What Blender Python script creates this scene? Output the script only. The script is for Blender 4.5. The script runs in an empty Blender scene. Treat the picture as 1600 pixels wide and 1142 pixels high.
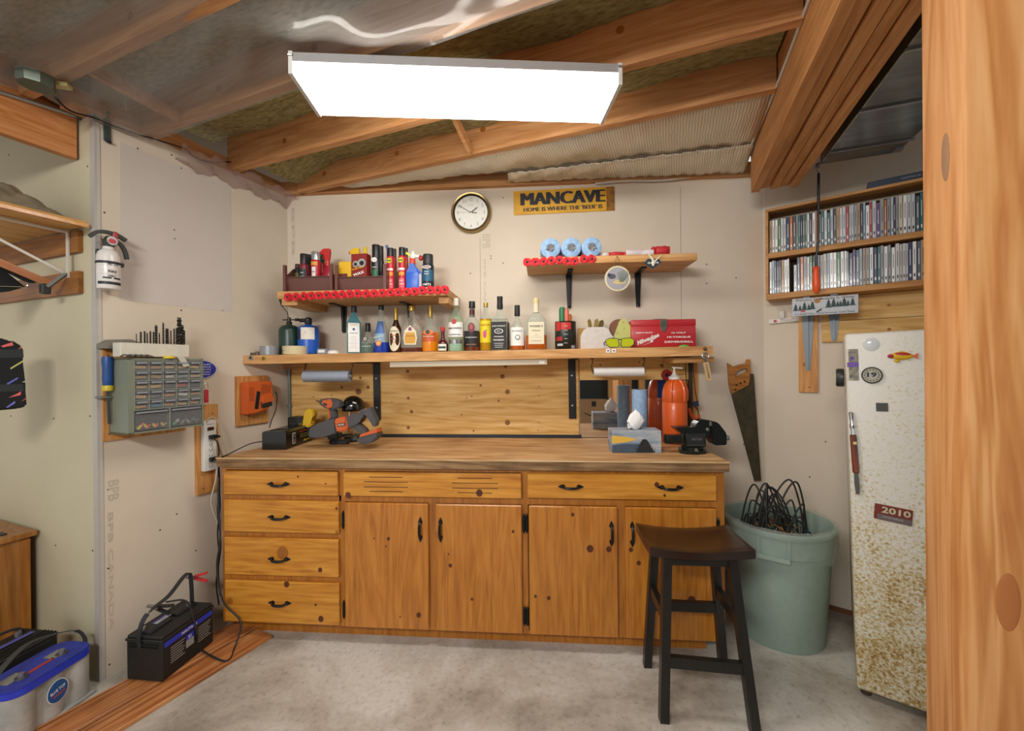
import bpy, bmesh, math, random
from mathutils import Vector, Matrix
rad = math.radians
random.seed(7)
SC = bpy.context.scene
COL = SC.collection

# ---------------------------------------------------------------- camera
FOC = 640.0
CAM_H = 1.39
yaw, roll, pitch = rad(4.3), rad(0.5), rad(-0.1)
Fv = Vector((-math.sin(yaw)*math.cos(pitch), math.cos(yaw)*math.cos(pitch), math.sin(pitch)))
R0 = Vector((math.cos(yaw), math.sin(yaw), 0))
U0 = R0.cross(Fv)
Rv = R0*math.cos(roll) - U0*math.sin(roll)
Uv = U0*math.cos(roll) + R0*math.sin(roll)
CAM = Vector((0, 0, CAM_H))
cd = bpy.data.cameras.new('camera')
cam = bpy.data.objects.new('camera', cd)
COL.objects.link(cam)
cd.sensor_fit = 'HORIZONTAL'; cd.sensor_width = 36.0; cd.lens = FOC*36.0/1600
cd.clip_start = 0.02; cd.clip_end = 60
mw = Matrix(((Rv.x, Uv.x, -Fv.x, 0), (Rv.y, Uv.y, -Fv.y, 0), (Rv.z, Uv.z, -Fv.z, CAM_H), (0, 0, 0, 1)))
cam.matrix_world = mw
SC.camera = cam

# ---------------------------------------------------------------- world, lights, exposure
w = bpy.data.worlds.new('world'); SC.world = w; w.use_nodes = True
bg = w.node_tree.nodes['Background']
bg.inputs[0].default_value = (1.0, 0.98, 0.95, 1); bg.inputs[1].default_value = 0.52
def area(name, loc, target, sx, sy, power, color):
    l = bpy.data.lights.new(name, 'AREA'); l.shape = 'RECTANGLE'; l.size = sx; l.size_y = sy
    l.energy = power; l.color = color
    o = bpy.data.objects.new(name, l); COL.objects.link(o); o.location = loc
    o.rotation_euler = (Vector(target)-Vector(loc)).to_track_quat('-Z', 'Y').to_euler()
    return o
# the shop's other ceiling light, over the floor behind the photographer
area('ceiling_lamp_behind', (-0.9, -0.9, 2.35), (0.0, 2.3, 1.0), 1.2, 0.25, 30, (1, .97, .93))
SC.view_settings.view_transform = 'Standard'
SC.view_settings.look = 'None'
SC.view_settings.gamma = 1.0
SC.view_settings.exposure = 0.72
LAMP_STRENGTH = 12.0

# ---------------------------------------------------------------- geometry helpers
def ray(px, py): return Fv + Rv*((px-800)/FOC) - Uv*((py-571)/FOC)
def on_plane(px, py, p0, n):
    r = ray(px, py); t = (Vector(p0)-CAM).dot(n)/r.dot(n); return CAM + r*t
def on_z(px, py, z):
    r = ray(px, py); return CAM + r*((z-CAM_H)/r.z)
def on_y(px, py, y): return on_plane(px, py, (0, y, 0), Vector((0, 1, 0)))

class Frame:
    """a wall seen from the room: x to the right, d out of the wall, z up"""
    def __init__(s, origin, deg):
        s.o = Vector(origin); s.ang = rad(deg)
        s.ux = Vector((math.cos(s.ang), math.sin(s.ang), 0)); s.out = Vector((math.sin(s.ang), -math.cos(s.ang), 0))
    def at(s, px, py, d=0):
        p = on_plane(px, py, s.o + s.out*d, s.out); return (p-s.o).dot(s.ux), p.z
    def pt(s, x, d, z): return s.o + s.ux*x + s.out*d + Vector((0, 0, z))
L0 = Vector((-1.685, 2.606, 0)); RC0 = Vector((1.345, 2.606, 0))
FB = Frame(L0, 0); FL = Frame(L0, 73); FR = Frame(RC0, -34)
E0 = FL.pt(-0.972, 0, 0); FA = Frame(E0, -17)
UD = Vector((math.cos(rad(17)), -math.sin(rad(17)), 0)); VD = Vector((math.sin(rad(17)), math.cos(rad(17)), 0))

# ---------------------------------------------------------------- materials
def lin(c):
    if isinstance(c, str):
        c = tuple(int(c[i:i+2], 16)/255 for i in (0, 2, 4))
        c = tuple(v/12.92 if v <= .04045 else ((v+.055)/1.055)**2.4 for v in c)
    return (*c[:3], 1)
MC = {}
def base_mat(name):
    m = bpy.data.materials.new(name); m.use_nodes = True
    nt = m.node_tree; b = nt.nodes['Principled BSDF']; return m, nt, b
def setc(b, nm, v):
    if nm in b.inputs: b.inputs[nm].default_value = v
def plain(c, rough=.5, metal=0, spec=.5, coat=0, var=.06, alpha=None, trans=0, bump=0):
    key = ('p', c, rough, metal, spec, coat, var, trans, bump)
    if key in MC: return MC[key]
    m, nt, b = base_mat('plain_%s' % (c if isinstance(c, str) else len(MC)))
    col = lin(c)
    setc(b, 'Roughness', rough); setc(b, 'Metallic', metal); setc(b, 'Specular IOR Level', spec)
    setc(b, 'Coat Weight', coat); setc(b, 'Coat Roughness', .1); setc(b, 'Transmission Weight', trans)
    N = nt.nodes; Lk = nt.links
    n = N.new('ShaderNodeTexNoise'); n.inputs['Scale'].default_value = 35; n.inputs['Detail'].default_value = 4
    tc = N.new('ShaderNodeTexCoord'); Lk.new(tc.outputs['Object'], n.inputs['Vector'])
    mx = N.new('ShaderNodeMix'); mx.data_type = 'RGBA'
    mx.inputs['A'].default_value = col; mx.inputs['B'].default_value = tuple(v*(1-2.2*var) for v in col[:3])+(1,)
    Lk.new(n.outputs['Fac'], mx.inputs['Factor']); Lk.new(mx.outputs['Result'], b.inputs['Base Color'])
    if bump:
        bp = N.new('ShaderNodeBump'); bp.inputs['Strength'].default_value = bump; bp.inputs['Distance'].default_value = .002
        Lk.new(n.outputs['Fac'], bp.inputs['Height']); Lk.new(bp.outputs['Normal'], b.inputs['Normal'])
    MC[key] = m; return m
def ramp(N, stops):
    r = N.new('ShaderNodeValToRGB'); cr = r.color_ramp
    cr.elements[0].position = stops[0][0]; cr.elements[0].color = lin(stops[0][1])
    cr.elements[1].position = stops[-1][0]; cr.elements[1].color = lin(stops[-1][1])
    for p, c in stops[1:-1]:
        e = cr.elements.new(p); e.color = lin(c)
    return r
def wood(name, dark, mid, light, axis='x', sc=1.0, rough=.45, coat=0, dirt=0, ring=.35):
    if name in MC: return MC[name]
    m, nt, b = base_mat(name); N = nt.nodes; Lk = nt.links
    tc = N.new('ShaderNodeTexCoord'); oi = N.new('ShaderNodeObjectInfo')
    ad = N.new('ShaderNodeVectorMath'); ad.operation = 'ADD'
    ml = N.new('ShaderNodeMath'); ml.operation = 'MULTIPLY'; ml.inputs[1].default_value = 37
    Lk.new(oi.outputs['Random'], ml.inputs[0]); Lk.new(ml.outputs[0], ad.inputs[1]); Lk.new(tc.outputs['Object'], ad.inputs[0])
    mp = N.new('ShaderNodeMapping'); k = {'x': (.8, 9, 9), 'y': (9, .8, 9), 'z': (9, 9, .8)}[axis]
    mp.inputs['Scale'].default_value = tuple(v*sc for v in k); Lk.new(ad.outputs[0], mp.inputs['Vector'])
    n1 = N.new('ShaderNodeTexNoise'); n1.inputs['Scale'].default_value = 1.0; n1.inputs['Detail'].default_value = 3; n1.inputs['Distortion'].default_value = 1.2
    n2 = N.new('ShaderNodeTexNoise'); n2.inputs['Scale'].default_value = 6.0; n2.inputs['Detail'].default_value = 5; n2.inputs['Distortion'].default_value = .3
    Lk.new(mp.outputs[0], n1.inputs['Vector']); Lk.new(mp.outputs[0], n2.inputs['Vector'])
    # growth rings: sine of the large noise
    s1 = N.new('ShaderNodeMath'); s1.operation = 'MULTIPLY'; s1.inputs[1].default_value = 42; Lk.new(n1.outputs['Fac'], s1.inputs[0])
    s2 = N.new('ShaderNodeMath'); s2.operation = 'SINE'; Lk.new(s1.outputs[0], s2.inputs[0])
    s3 = N.new('ShaderNodeMath'); s3.operation = 'MULTIPLY_ADD'; s3.inputs[1].default_value = ring*.28; Lk.new(s2.outputs[0], s3.inputs[0]); Lk.new(n2.outputs['Fac'], s3.inputs[2])
    r = ramp(N, [(.16, dark), (.5, mid), (.84, light)]); Lk.new(s3.outputs[0], r.inputs['Fac'])
    out = r.outputs['Color']
    if dirt:
        n3 = N.new('ShaderNodeTexNoise'); n3.inputs['Scale'].default_value = 5; n3.inputs['Detail'].default_value = 8
        Lk.new(ad.outputs[0], n3.inputs['Vector'])
        r3 = ramp(N, [(.45, (1, 1, 1)), (.72, (.35, .3, .24))]); Lk.new(n3.outputs['Fac'], r3.inputs['Fac'])
        mx = N.new('ShaderNodeMix'); mx.data_type = 'RGBA'; mx.blend_type = 'MULTIPLY'; mx.inputs['Factor'].default_value = dirt
        Lk.new(out, mx.inputs['A']); Lk.new(r3.outputs['Color'], mx.inputs['B']); out = mx.outputs['Result']
    Lk.new(out, b.inputs['Base Color']); setc(b, 'Roughness', rough); setc(b, 'Coat Weight', coat); setc(b, 'Coat Roughness', .18)
    bp = N.new('ShaderNodeBump'); bp.inputs['Strength'].default_value = .15; bp.inputs['Distance'].default_value = .001
    Lk.new(n2.outputs['Fac'], bp.inputs['Height']); Lk.new(bp.outputs['Normal'], b.inputs['Normal'])
    MC[name] = m; return m
def noisy(name, stops, scale, detail=8, rough=.9, metal=0, stretch=(1, 1, 1), bump=0, bdist=.004, dist=0, second=None):
    if name in MC: return MC[name]
    m, nt, b = base_mat(name); N = nt.nodes; Lk = nt.links
    tc = N.new('ShaderNodeTexCoord'); mp = N.new('ShaderNodeMapping'); mp.inputs['Scale'].default_value = stretch
    Lk.new(tc.outputs['Object'], mp.inputs['Vector'])
    n = N.new('ShaderNodeTexNoise'); n.inputs['Scale'].default_value = scale; n.inputs['Detail'].default_value = detail
    n.inputs['Distortion'].default_value = dist; n.inputs['Roughness'].default_value = .6
    Lk.new(mp.outputs[0], n.inputs['Vector'])
    r = ramp(N, stops); Lk.new(n.outputs['Fac'], r.inputs['Fac']); out = r.outputs['Color']
    if second:
        sc2, st2, fac = second
        n2 = N.new('ShaderNodeTexNoise'); n2.inputs['Scale'].default_value = sc2; n2.inputs['Detail'].default_value = 10; n2.inputs['Roughness'].default_value = .7
        Lk.new(mp.outputs[0], n2.inputs['Vector']); r2 = ramp(N, st2); Lk.new(n2.outputs['Fac'], r2.inputs['Fac'])
        mx = N.new('ShaderNodeMix'); mx.data_type = 'RGBA'; mx.blend_type = 'MULTIPLY'; mx.inputs['Factor'].default_value = fac
        Lk.new(out, mx.inputs['A']); Lk.new(r2.outputs['Color'], mx.inputs['B']); out = mx.outputs['Result']
    Lk.new(out, b.inputs['Base Color']); setc(b, 'Roughness', rough); setc(b, 'Metallic', metal)
    if bump:
        bp = N.new('ShaderNodeBump'); bp.inputs['Strength'].default_value = bump; bp.inputs['Distance'].default_value = bdist
        Lk.new(n.outputs['Fac'], bp.inputs['Height']); Lk.new(bp.outputs['Normal'], b.inputs['Normal'])
    MC[name] = m; return m
def glassy(c, fac=.55, rough=.05, name=None, edge=.55):
    """clear film, glass or clear plastic: part see-through, part tinted gloss"""
    key = ('g', c, fac, rough, edge)
    if key in MC: return MC[key]
    m, nt, b = base_mat(name or 'clear_%s' % c); N = nt.nodes; Lk = nt.links
    setc(b, 'Base Color', lin(c)); b.inputs['Base Color'].default_value = lin(c); setc(b, 'Roughness', rough); setc(b, 'Specular IOR Level', .7)
    t = N.new('ShaderNodeBsdfTransparent'); cc = lin(c); t.inputs[0].default_value = tuple(.35+.65*v for v in cc[:3])+(1,)
    mx = N.new('ShaderNodeMixShader'); fr = N.new('ShaderNodeLayerWeight'); fr.inputs['Blend'].default_value = .12
    ma = N.new('ShaderNodeMath'); ma.operation = 'MULTIPLY_ADD'; ma.inputs[1].default_value = edge; ma.inputs[2].default_value = 1-fac; ma.use_clamp = True
    Lk.new(fr.outputs['Facing'], ma.inputs[0]); Lk.new(ma.outputs[0], mx.inputs['Fac'])
    Lk.new(t.outputs[0], mx.inputs[1]); Lk.new(b.outputs[0], mx.inputs[2])
    Lk.new(mx.outputs[0], N['Material Output'].inputs['Surface'])
    MC[key] = m; return m
def emit(c, s):
    m, nt, b = base_mat('lamp_lens'); setc(b, 'Base Color', lin(c)); setc(b, 'Emission Color', lin(c)); setc(b, 'Emission Strength', s); return m

# ---------------------------------------------------------------- mesh collector
TXT = {}
def text_geo(s, bold):
    k = (s, bold)
    if k not in TXT:
        cu = bpy.data.curves.new('t', 'FONT'); cu.body = s; cu.resolution_u = 2; cu.offset = bold
        o = bpy.data.objects.new('t', cu); me = bpy.data.meshes.new_from_object(o)
        TXT[k] = ([tuple(v.co) for v in me.vertices], [tuple(p.vertices) for p in me.polygons])
        bpy.data.objects.remove(o); bpy.data.meshes.remove(me)
    return TXT[k]
class M:
    def __init__(s): s.bm = bmesh.new(); s.mats = []
    def mi(s, m):
        if m not in s.mats: s.mats.append(m)
        return s.mats.index(m)
    def _fin(s, faces, m):
        i = s.mi(m)
        for f in faces: f.material_index = i
    def geo(s, vs, fs, m, mx=None):
        bv = [s.bm.verts.new(mx @ Vector(v) if mx else v) for v in vs]; out = []
        for f in fs:
            try: out.append(s.bm.faces.new([bv[i] for i in f]))
            except ValueError: pass
        s._fin(out, m); return s
    def box(s, c, d, m, bev=0, rot=None, seg=1):
        """c centre, d full size, rot euler in degrees"""
        r = bmesh.ops.create_cube(s.bm, size=1); vs = r['verts']
        for v in vs: v.co = Vector((v.co.x*d[0], v.co.y*d[1], v.co.z*d[2]))
        if bev:
            es = list({e for v in vs for e in v.link_edges})
            g = bmesh.ops.bevel(s.bm, geom=es, offset=min(bev, min(d)*.49), segments=seg, affect='EDGES', profile=.5)
            vs = list({v for f in g['faces'] for v in f.verts} | {v for v in vs if v.is_valid})
        mx = Matrix.Translation(c)
        if rot:
            from mathutils import Euler
            mx = mx @ Euler([rad(a) for a in rot]).to_matrix().to_4x4()
        for v in vs: v.co = mx @ v.co
        s._fin({f for v in vs for f in v.link_faces}, m); return s
    def bar(s, a, b, w, h, m, up=(0, 0, 1), bev=0):
        """rectangular bar from a to b, w across, h along up"""
        a = Vector(a); b = Vector(b); z = (b-a).normalized(); x = Vector(up).cross(z)
        if x.length < 1e-4: x = Vector((1, 0, 0)).cross(z)
        x.normalize(); y = z.cross(x)
        vs = [p + x*i*w/2 + y*j*h/2 for p in (a, b) for i, j in ((-1, -1), (1, -1), (1, 1), (-1, 1))]
        s.geo(vs, [(3, 2, 1, 0), (4, 5, 6, 7), (0, 1, 5, 4), (1, 2, 6, 5), (2, 3, 7, 6), (3, 0, 4, 7)], m); return s
    def cyl(s, a, b, r0, m, r1=None, seg=20, caps=True):
        return s.tube([a, b], [r0, r0 if r1 is None else r1], m, seg, caps)
    def tube(s, pts, r, m, seg=8, caps=True, flat=None):
        pts = [Vector(p) for p in pts]; n = len(pts)
        rs = r if isinstance(r, (list, tuple)) else [r]*n
        rings = []; px = None
        for i, p in enumerate(pts):
            t = (pts[min(i+1, n-1)] - pts[max(i-1, 0)])
            if t.length < 1e-9: t = Vector((0, 0, 1))
            t.normalize()
            if px is None:
                px = t.cross(Vector((0, 0, 1)) if abs(t.z) < .9 else Vector((0, 1, 0))).normalized()
            px = (px - t*px.dot(t)).normalized(); py = t.cross(px)
            rings.append([s.bm.verts.new(p + px*math.cos(2*math.pi*k/seg)*rs[i] + py*math.sin(2*math.pi*k/seg)*rs[i]) for k in range(seg)])
        fs = []
        for a, b in zip(rings, rings[1:]):
            for k in range(seg): fs.append(s.bm.faces.new((a[k], a[(k+1) % seg], b[(k+1) % seg], b[k])))
        if caps: fs.append(s.bm.faces.new(rings[0][::-1])); fs.append(s.bm.faces.new(rings[-1]))
        s._fin(fs, m); return s
    def lathe(s, prof, m, c=(0, 0, 0), seg=28, ax='z', sx=1, sy=1, sup=None, arc=None, a0=0, caps=True):
        """prof [(r, z)]; ax axis; sup: superellipse exponent for squarish bodies; arc limits the turn"""
        rings = []; full = arc is None; ns = seg if full else seg+1
        for r, z in prof:
            ring = []
            for k in range(ns):
                a = a0 + (2*math.pi if full else arc)*k/seg; ca, sa = math.cos(a), math.sin(a); q = 1
                if sup: q = (abs(ca)**sup + abs(sa)**sup)**(-1/sup)
                x, y = r*q*ca*sx, r*q*sa*sy
                v = (x, y, z) if ax == 'z' else (x, -z, y) if ax == 'y' else (x, z, y) if ax == 'Y' else (z, x, y)
                ring.append(s.bm.verts.new(Vector(c)+Vector(v)))
            rings.append(ring)
        fs = []
        for a, b in zip(rings, rings[1:]):
            for k in range(seg if full else ns-1):
                k2 = (k+1) % ns
                fs.append(s.bm.faces.new((a[k], a[k2], b[k2], b[k])))
        if full and caps:
            if prof[0][0] > 1e-5: fs.append(s.bm.faces.new(rings[0][::-1]))
            if prof[-1][0] > 1e-5: fs.append(s.bm.faces.new(rings[-1]))
        s._fin(fs, m); return s
    def prism(s, poly, y0, y1, m, plane='xz', mx=None):
        """outline in a plane, given thickness along the third axis"""
        def P(a, b, t): return {'xz': (a, t, b), 'xy': (a, b, t), 'yz': (t, a, b)}[plane]
        n = len(poly); vs = [P(a, b, y0) for a, b in poly]+[P(a, b, y1) for a, b in poly]
        fs = [tuple(range(n))[::-1], tuple(range(n, 2*n))]+[(i, (i+1) % n, n+(i+1) % n, n+i) for i in range(n)]
        return s.geo(vs, fs, m, mx)
    def ball(s, c, r, m, seg=16, rings=10, z0=-1, z1=1):
        if not isinstance(r, (tuple, list)): r = (r, r, r)
        prof = []
        for i in range(rings+1):
            a = math.asin(z0)+(math.asin(z1)-math.asin(z0))*i/rings; prof.append((max(math.cos(a), 1e-4), math.sin(a)))
        old = set(s.bm.verts); s.lathe(prof, m, seg=seg)
        for v in [q for q in s.bm.verts if q not in old]: v.co = Vector((c[0]+v.co.x*r[0], c[1]+v.co.y*r[1], c[2]+v.co.z*r[2]))
        return s
    def disc(s, c, r, m, seg=18, rz=None, y=None):
        rz = rz or r
        return s.prism([(c[0]+r*math.cos(2*math.pi*k/seg), c[2]+rz*math.sin(2*math.pi*k/seg)) for k in range(seg)], c[1], c[1]+(y or .0006), m)
    def text(s, t, c, h, m, w=None, bold=.01, bend=None, tilt=0, shear=0, mx=None, fat=0):
        """flat lettering facing -y, centred on c; h cap height, w forces the width; bend wraps onto radius"""
        if fat:
            for q in (-1, -.5, .5, 1): s.text(t, (c[0]+q*fat, c[1]+q*.00004, c[2]), h, m, w, bold, bend, tilt, shear, mx)
        vs, fs = text_geo(t, bold)
        if not vs: return s
        x0 = min(v[0] for v in vs); x1 = max(v[0] for v in vs); y0 = min(v[1] for v in vs); y1 = max(v[1] for v in vs)
        k = h/max(y1-y0, 1e-6); kx = (w/(x1-x0)) if w else k; out = []; ca, sa = math.cos(rad(tilt)), math.sin(rad(tilt))
        for v in vs:
            x = (v[0]-(x0+x1)/2)*kx; z = (v[1]-(y0+y1)/2)*k; x += shear*z
            x, z = x*ca - z*sa, x*sa + z*ca
            if bend: out.append((c[0]+bend*math.sin(x/bend), c[1]-bend*math.cos(x/bend), c[2]+z))
            else: out.append((c[0]+x, c[1], c[2]+z))
        return s.geo(out, fs, m, mx)
    def xf(s, mx):
        bmesh.ops.transform(s.bm, matrix=mx, verts=s.bm.verts); return s
    def make(s, name, smooth=True):
        me = bpy.data.meshes.new(name)
        bmesh.ops.recalc_face_normals(s.bm, faces=[f for f in s.bm.faces]) if getattr(s, 'recalc', True) else None
        if smooth:
            for f in s.bm.faces: f.smooth = True
            for e in s.bm.edges:
                if len(e.link_faces) == 2 and e.calc_face_angle(0) > .6: e.smooth = False
        s.bm.to_mesh(me); s.bm.free()
        for m in s.mats: me.materials.append(m)
        o = bpy.data.objects.new(name, me); COL.objects.link(o); return o
    def part(s, name, parent, label=None, kind=None, smooth=True):
        o = s.make(name, smooth); o.parent = parent
        if label: o['label'] = label
        if kind: o['kind'] = kind
        return o
    def solo(s, name, label, cat, loc=(0, 0, 0), rz=0, group=None, kind=None, rot=None):
        o = s.make(name); o.location = loc; o.rotation_euler = rot or (0, 0, rz)
        tag(o, label, cat, group, kind); return o
def tag(o, label=None, cat=None, group=None, kind=None):
    if label: o['label'] = label
    if cat: o['category'] = cat
    if group: o['group'] = group
    if kind: o['kind'] = kind
    return o
def thing(name, label, cat, loc=(0, 0, 0), rz=0, group=None, rot=None):
    o = bpy.data.objects.new(name, None); COL.objects.link(o); o.empty_display_size = .05
    o.location = loc; o.rotation_euler = rot or (0, 0, rz); return tag(o, label, cat, group)
def struct(m, name, loc=(0, 0, 0), rz=0):
    o = m.make(name); o.location = loc; o.rotation_euler = (0, 0, rz); o['kind'] = 'structure'; return o
def copy_tree(o, parent=None):
    c = o.copy(); COL.objects.link(c)
    if parent: c.parent = parent
    for ch in list(o.children): copy_tree(ch, c)
    return c
def smooth_path(pts, n=6):
    """Catmull-Rom through the points"""
    P = [Vector(p) for p in pts]; P = [P[0]*2-P[1]]+P+[P[-1]*2-P[-2]]; out = []
    for i in range(1, len(P)-2):
        for k in range(n):
            t = k/n; a, b, c, d = P[i-1:i+3]
            out.append(.5*((2*b)+(c-a)*t+(2*a-5*b+4*c-d)*t*t+(3*b-a-3*c+d)*t**3))
    return out+[P[-2]]
def clip(poly, px, py, nx, ny):
    out = []
    for i, a in enumerate(poly):
        b = poly[(i+1) % len(poly)]; da = (a[0]-px)*nx+(a[1]-py)*ny; db = (b[0]-px)*nx+(b[1]-py)*ny
        if da >= 0: out.append(a)
        if (da >= 0) != (db >= 0):
            t = da/(da-db); out.append((a[0]+(b[0]-a[0])*t, a[1]+(b[1]-a[1])*t))
    return out
# palettes
PINE = wood('varnished_pine', 'a8661c', 'c8872e', 'd89a3e', 'x', 1, .32, .35)
PINEV = wood('varnished_pine_upright', '9a5a1a', 'b87428', 'c88634', 'z', 1, .32, .35)
PINEF = wood('varnished_pine_frame', '935619', 'ad6c22', 'bd7c2c', 'z', 1, .35, .3)
JOIST = wood('joist_fir', 'a86e3c', 'c08a56', 'd09e6c', 'x', 1, .7)
BEAMW = wood('beam_fir', 'a06a38', 'ba8048', 'cc965c', 'y', 1, .7)
SHELF = wood('shelf_board', 'a77440', 'c8965c', 'dbb07a', 'x', 1, .6, 0, .15)
PLY = wood('pine_panel', 'b9873f', 'd6aa62', 'e6c286', 'x', .8, .6)
PLYV = wood('pine_panel_upright', 'a8692f', 'c98e4e', 'dba868', 'z', .9, .6)
BLACK = plain('15171a', .4); DARK = plain('23262a', .5); STEEL = plain('b0b3b6', .3, .9); CHROME = plain('d5d7da', .15, 1)
WHITE = plain('eceae4', .5); GREYP = plain('8b8d8c', .5); KNOT = plain('5a2c10', .5); KNOTL = plain('a0601f', .5)
# ================================================================ the room
DRYWALL = noisy('drywall_cream', [(.3, 'd0c3b0'), (.7, 'dacebd')], 1.6, 4, .85)
DRYGREY = noisy('drywall_patch', [(.3, 'c6beb6'), (.7, 'cdc5bd')], 2.5, 4, .85)
DRYGREEN = noisy('drywall_greenish', [(.3, 'c2ba9c'), (.7, 'ccc4a8')], 1.3, 4, .85)
CONC = noisy('concrete', [(.36, '8c8376'), (.47, 'b4aca0'), (.58, 'd0ccc4')], 1.4, 12, .75, bump=.08, dist=.3,
             second=(42, [(.33, (.42, .39, .35)), (.44, (.86, .85, .83)), (.6, (1, 1, 1))], .6))
m = M(); m.box((0, 0.6, -.05), (9, 6.6, .1), CONC); struct(m, 'floor')
# back wall
m = M(); m.box((1.515, .06, 1.26), (3.03, .12, 2.52), DRYWALL); wb = struct(m, 'wall_back', L0)
m = M(); m.box((-.486, .015, 1.26), (.972, .03, 2.52), DRYWALL); wl = struct(m, 'wall_left', L0, FL.ang)
m = M(); m.box((.85, .06, 1.36), (1.7, .12, 2.72), DRYWALL); wr = struct(m, 'wall_right', RC0, FR.ang)
m = M(); m.box((-.75, .06, 1.36), (1.5, .12, 2.72), DRYGREEN); wa = struct(m, 'wall_alcove', FA.pt(-.031, 0, 0), FA.ang)
# metal corner bead on the end of the left wall
m = M(); m.box((-.972-.004, .013, 1.26), (.008, .034, 2.52), plain('b9b5ae', .6)); m.box((-.966, -.002, 1.26), (.012, .003, 2.52), plain('c4c0b8', .6))
struct(m, 'trim_1', L0, FL.ang)
# taped joint compound on the left wall and seams in the drywall
def patch(F, wall, name, pts, mat, th=.0012):
    P = [F.at(*p) for p in pts]
    m = M(); m.prism(P, -th, 0, mat); return m.part(name, wall)
patch(FL, wl, 'joint_compound', [(187, 222), (360, 290), (362, 488), (187, 468)], DRYGREY)
seam = plain('8f8577', .9)
def seamline(F, wall, px, y0, y1, off=0, wd=.002):
    x, z0 = F.at(px, y0, off); _, z1 = F.at(px, y1, off)
    m = M(); m.box((x, -.0006, (z0+z1)/2), (wd, .0012, abs(z1-z0)), seam); m.part('drywall_seam', wall, kind='structure')
seamline(FB, wb, 750, 372, 545); seamline(FB, wb, 1063, 292, 540)
nail = plain('3a3530', .6, .4)
def nails(F, wall, pts, r=.0035):
    m = M()
    for p in pts:
        x, z = F.at(*p); m.disc((x, -.0012, z), r, nail, 8)
    m.part('screw_heads', wall, kind='structure')
nails(FL, wl, [(163, 332), (272, 359), (273, 373), (169, 765), (250, 828), (276, 803), (306, 860), (169, 888), (171, 1038), (289, 477), (283, 485), (268, 242), (215, 232), (283, 263), (348, 485)], .004)
nails(FB, wb, [(786, 309), (786, 411), (735, 427), (767, 400), (767, 404), (438, 400), (1104, 413), (1104, 443), (1150, 434), (1162, 694)], .004)
nails(FR, wr, [(1265, 745), (1332, 760), (1290, 690)], .004)
nails(Frame(FA.pt(-.031, 0, 0), -17), wa, [(17, 650), (84, 654), (141, 650), (87, 852), (145, 860), (14, 242), (137, 260)], .004)
ink = plain('c5baab', .9)
def wall_print(F, wall, s, p0, p1, h, both=False):
    x0, z0 = F.at(*p0); x1, z1 = F.at(*p1)
    m = M(); m.text(s, ((x0+x1)/2, -.0014, (z0+z1)/2), h, ink, w=abs(z1-z0), tilt=-90); m.part('wall_stamp', wall, kind='structure')
wall_print(FL, wl, 'BPB', (177, 750), (177, 782), .038); wall_print(FL, wl, 'BPB CANADA', (173, 800), (173, 985), .018)
wall_print(FB, wb, 'BPB', (760, 366), (760, 388), .05); wall_print(FB, wb, 'BPB CANADA', (758, 405), (758, 520), .014)
wall_print(FB, wb, 'BPB', (458, 325), (458, 400), .02)
# right wall bottom strip and the dirty slab edge
m = M(); m.box((.85, -.006, .012), (1.7, .012, .024), wood('strip_red', '5e3a22', '7a4a2c', '8f5c38', 'x')); struct(m, 'baseboard_right', RC0, FR.ang)
m = M(); m.box((1.5, .006, 2.56), (3.1, .09, .08), JOIST); struct(m, 'trim_2', L0)          # top plate over the back wall
m = M(); m.box((-.5, .05, 2.56), (1.1, .09, .08), JOIST); struct(m, 'trim_3', L0, FL.ang)
# wood-brown plywood above the right wall
# ---------------------------------------------------------------- ceiling
def JP(u_, s_, z): return L0 + UD*u_ + VD*s_ + Vector((0, 0, z))
INSUL = noisy('mineral_wool', [(.3, '6e6238'), (.5, '968a5a'), (.7, 'b0a476')], 55, 12, 1, bump=1, bdist=.01, stretch=(.4, 1.2, 1))
m = M(); m.box((1.2, -1.6, 2.79), (6.5, 5.5, .03), plain('6a5a44', .9)); struct(m, 'ceiling', L0, rad(-17))
names = ['nearest the back wall', 'second from the back wall', 'third from the back wall, at the edge of the plastic sheet', 'fourth from the back wall, behind the plastic sheet', 'fifth from the back wall, behind the plastic sheet', 'sixth from the back wall, behind the plastic sheet']
js = [.012, -.355, -.762, -1.122, -1.53, -1.94]
JA = rad(-17)
for i, s_ in enumerate(js):
    x0 = .0 if i > 0 else .12
    if i > 1: x0 = -1.2 if i > 3 else -.5 if i == 3 else -.12
    m = M(); m.box(((x0+2.785)/2, 0, .1175), (2.785-x0, .038, .235), JOIST)
    k = [(.9, .1), (1.45, .12), (.35, .08), (2.1, .14)]
    for kx, kz in k: m.disc((kx+.1*i, -.0196, kz), .016, KNOTL, 10)
    m.solo('ceiling_joist', 'bare wooden ceiling joist, ' + names[i], 'joist', JP(0, s_-.019, 2.52), JA, 'ceiling joists')
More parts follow.
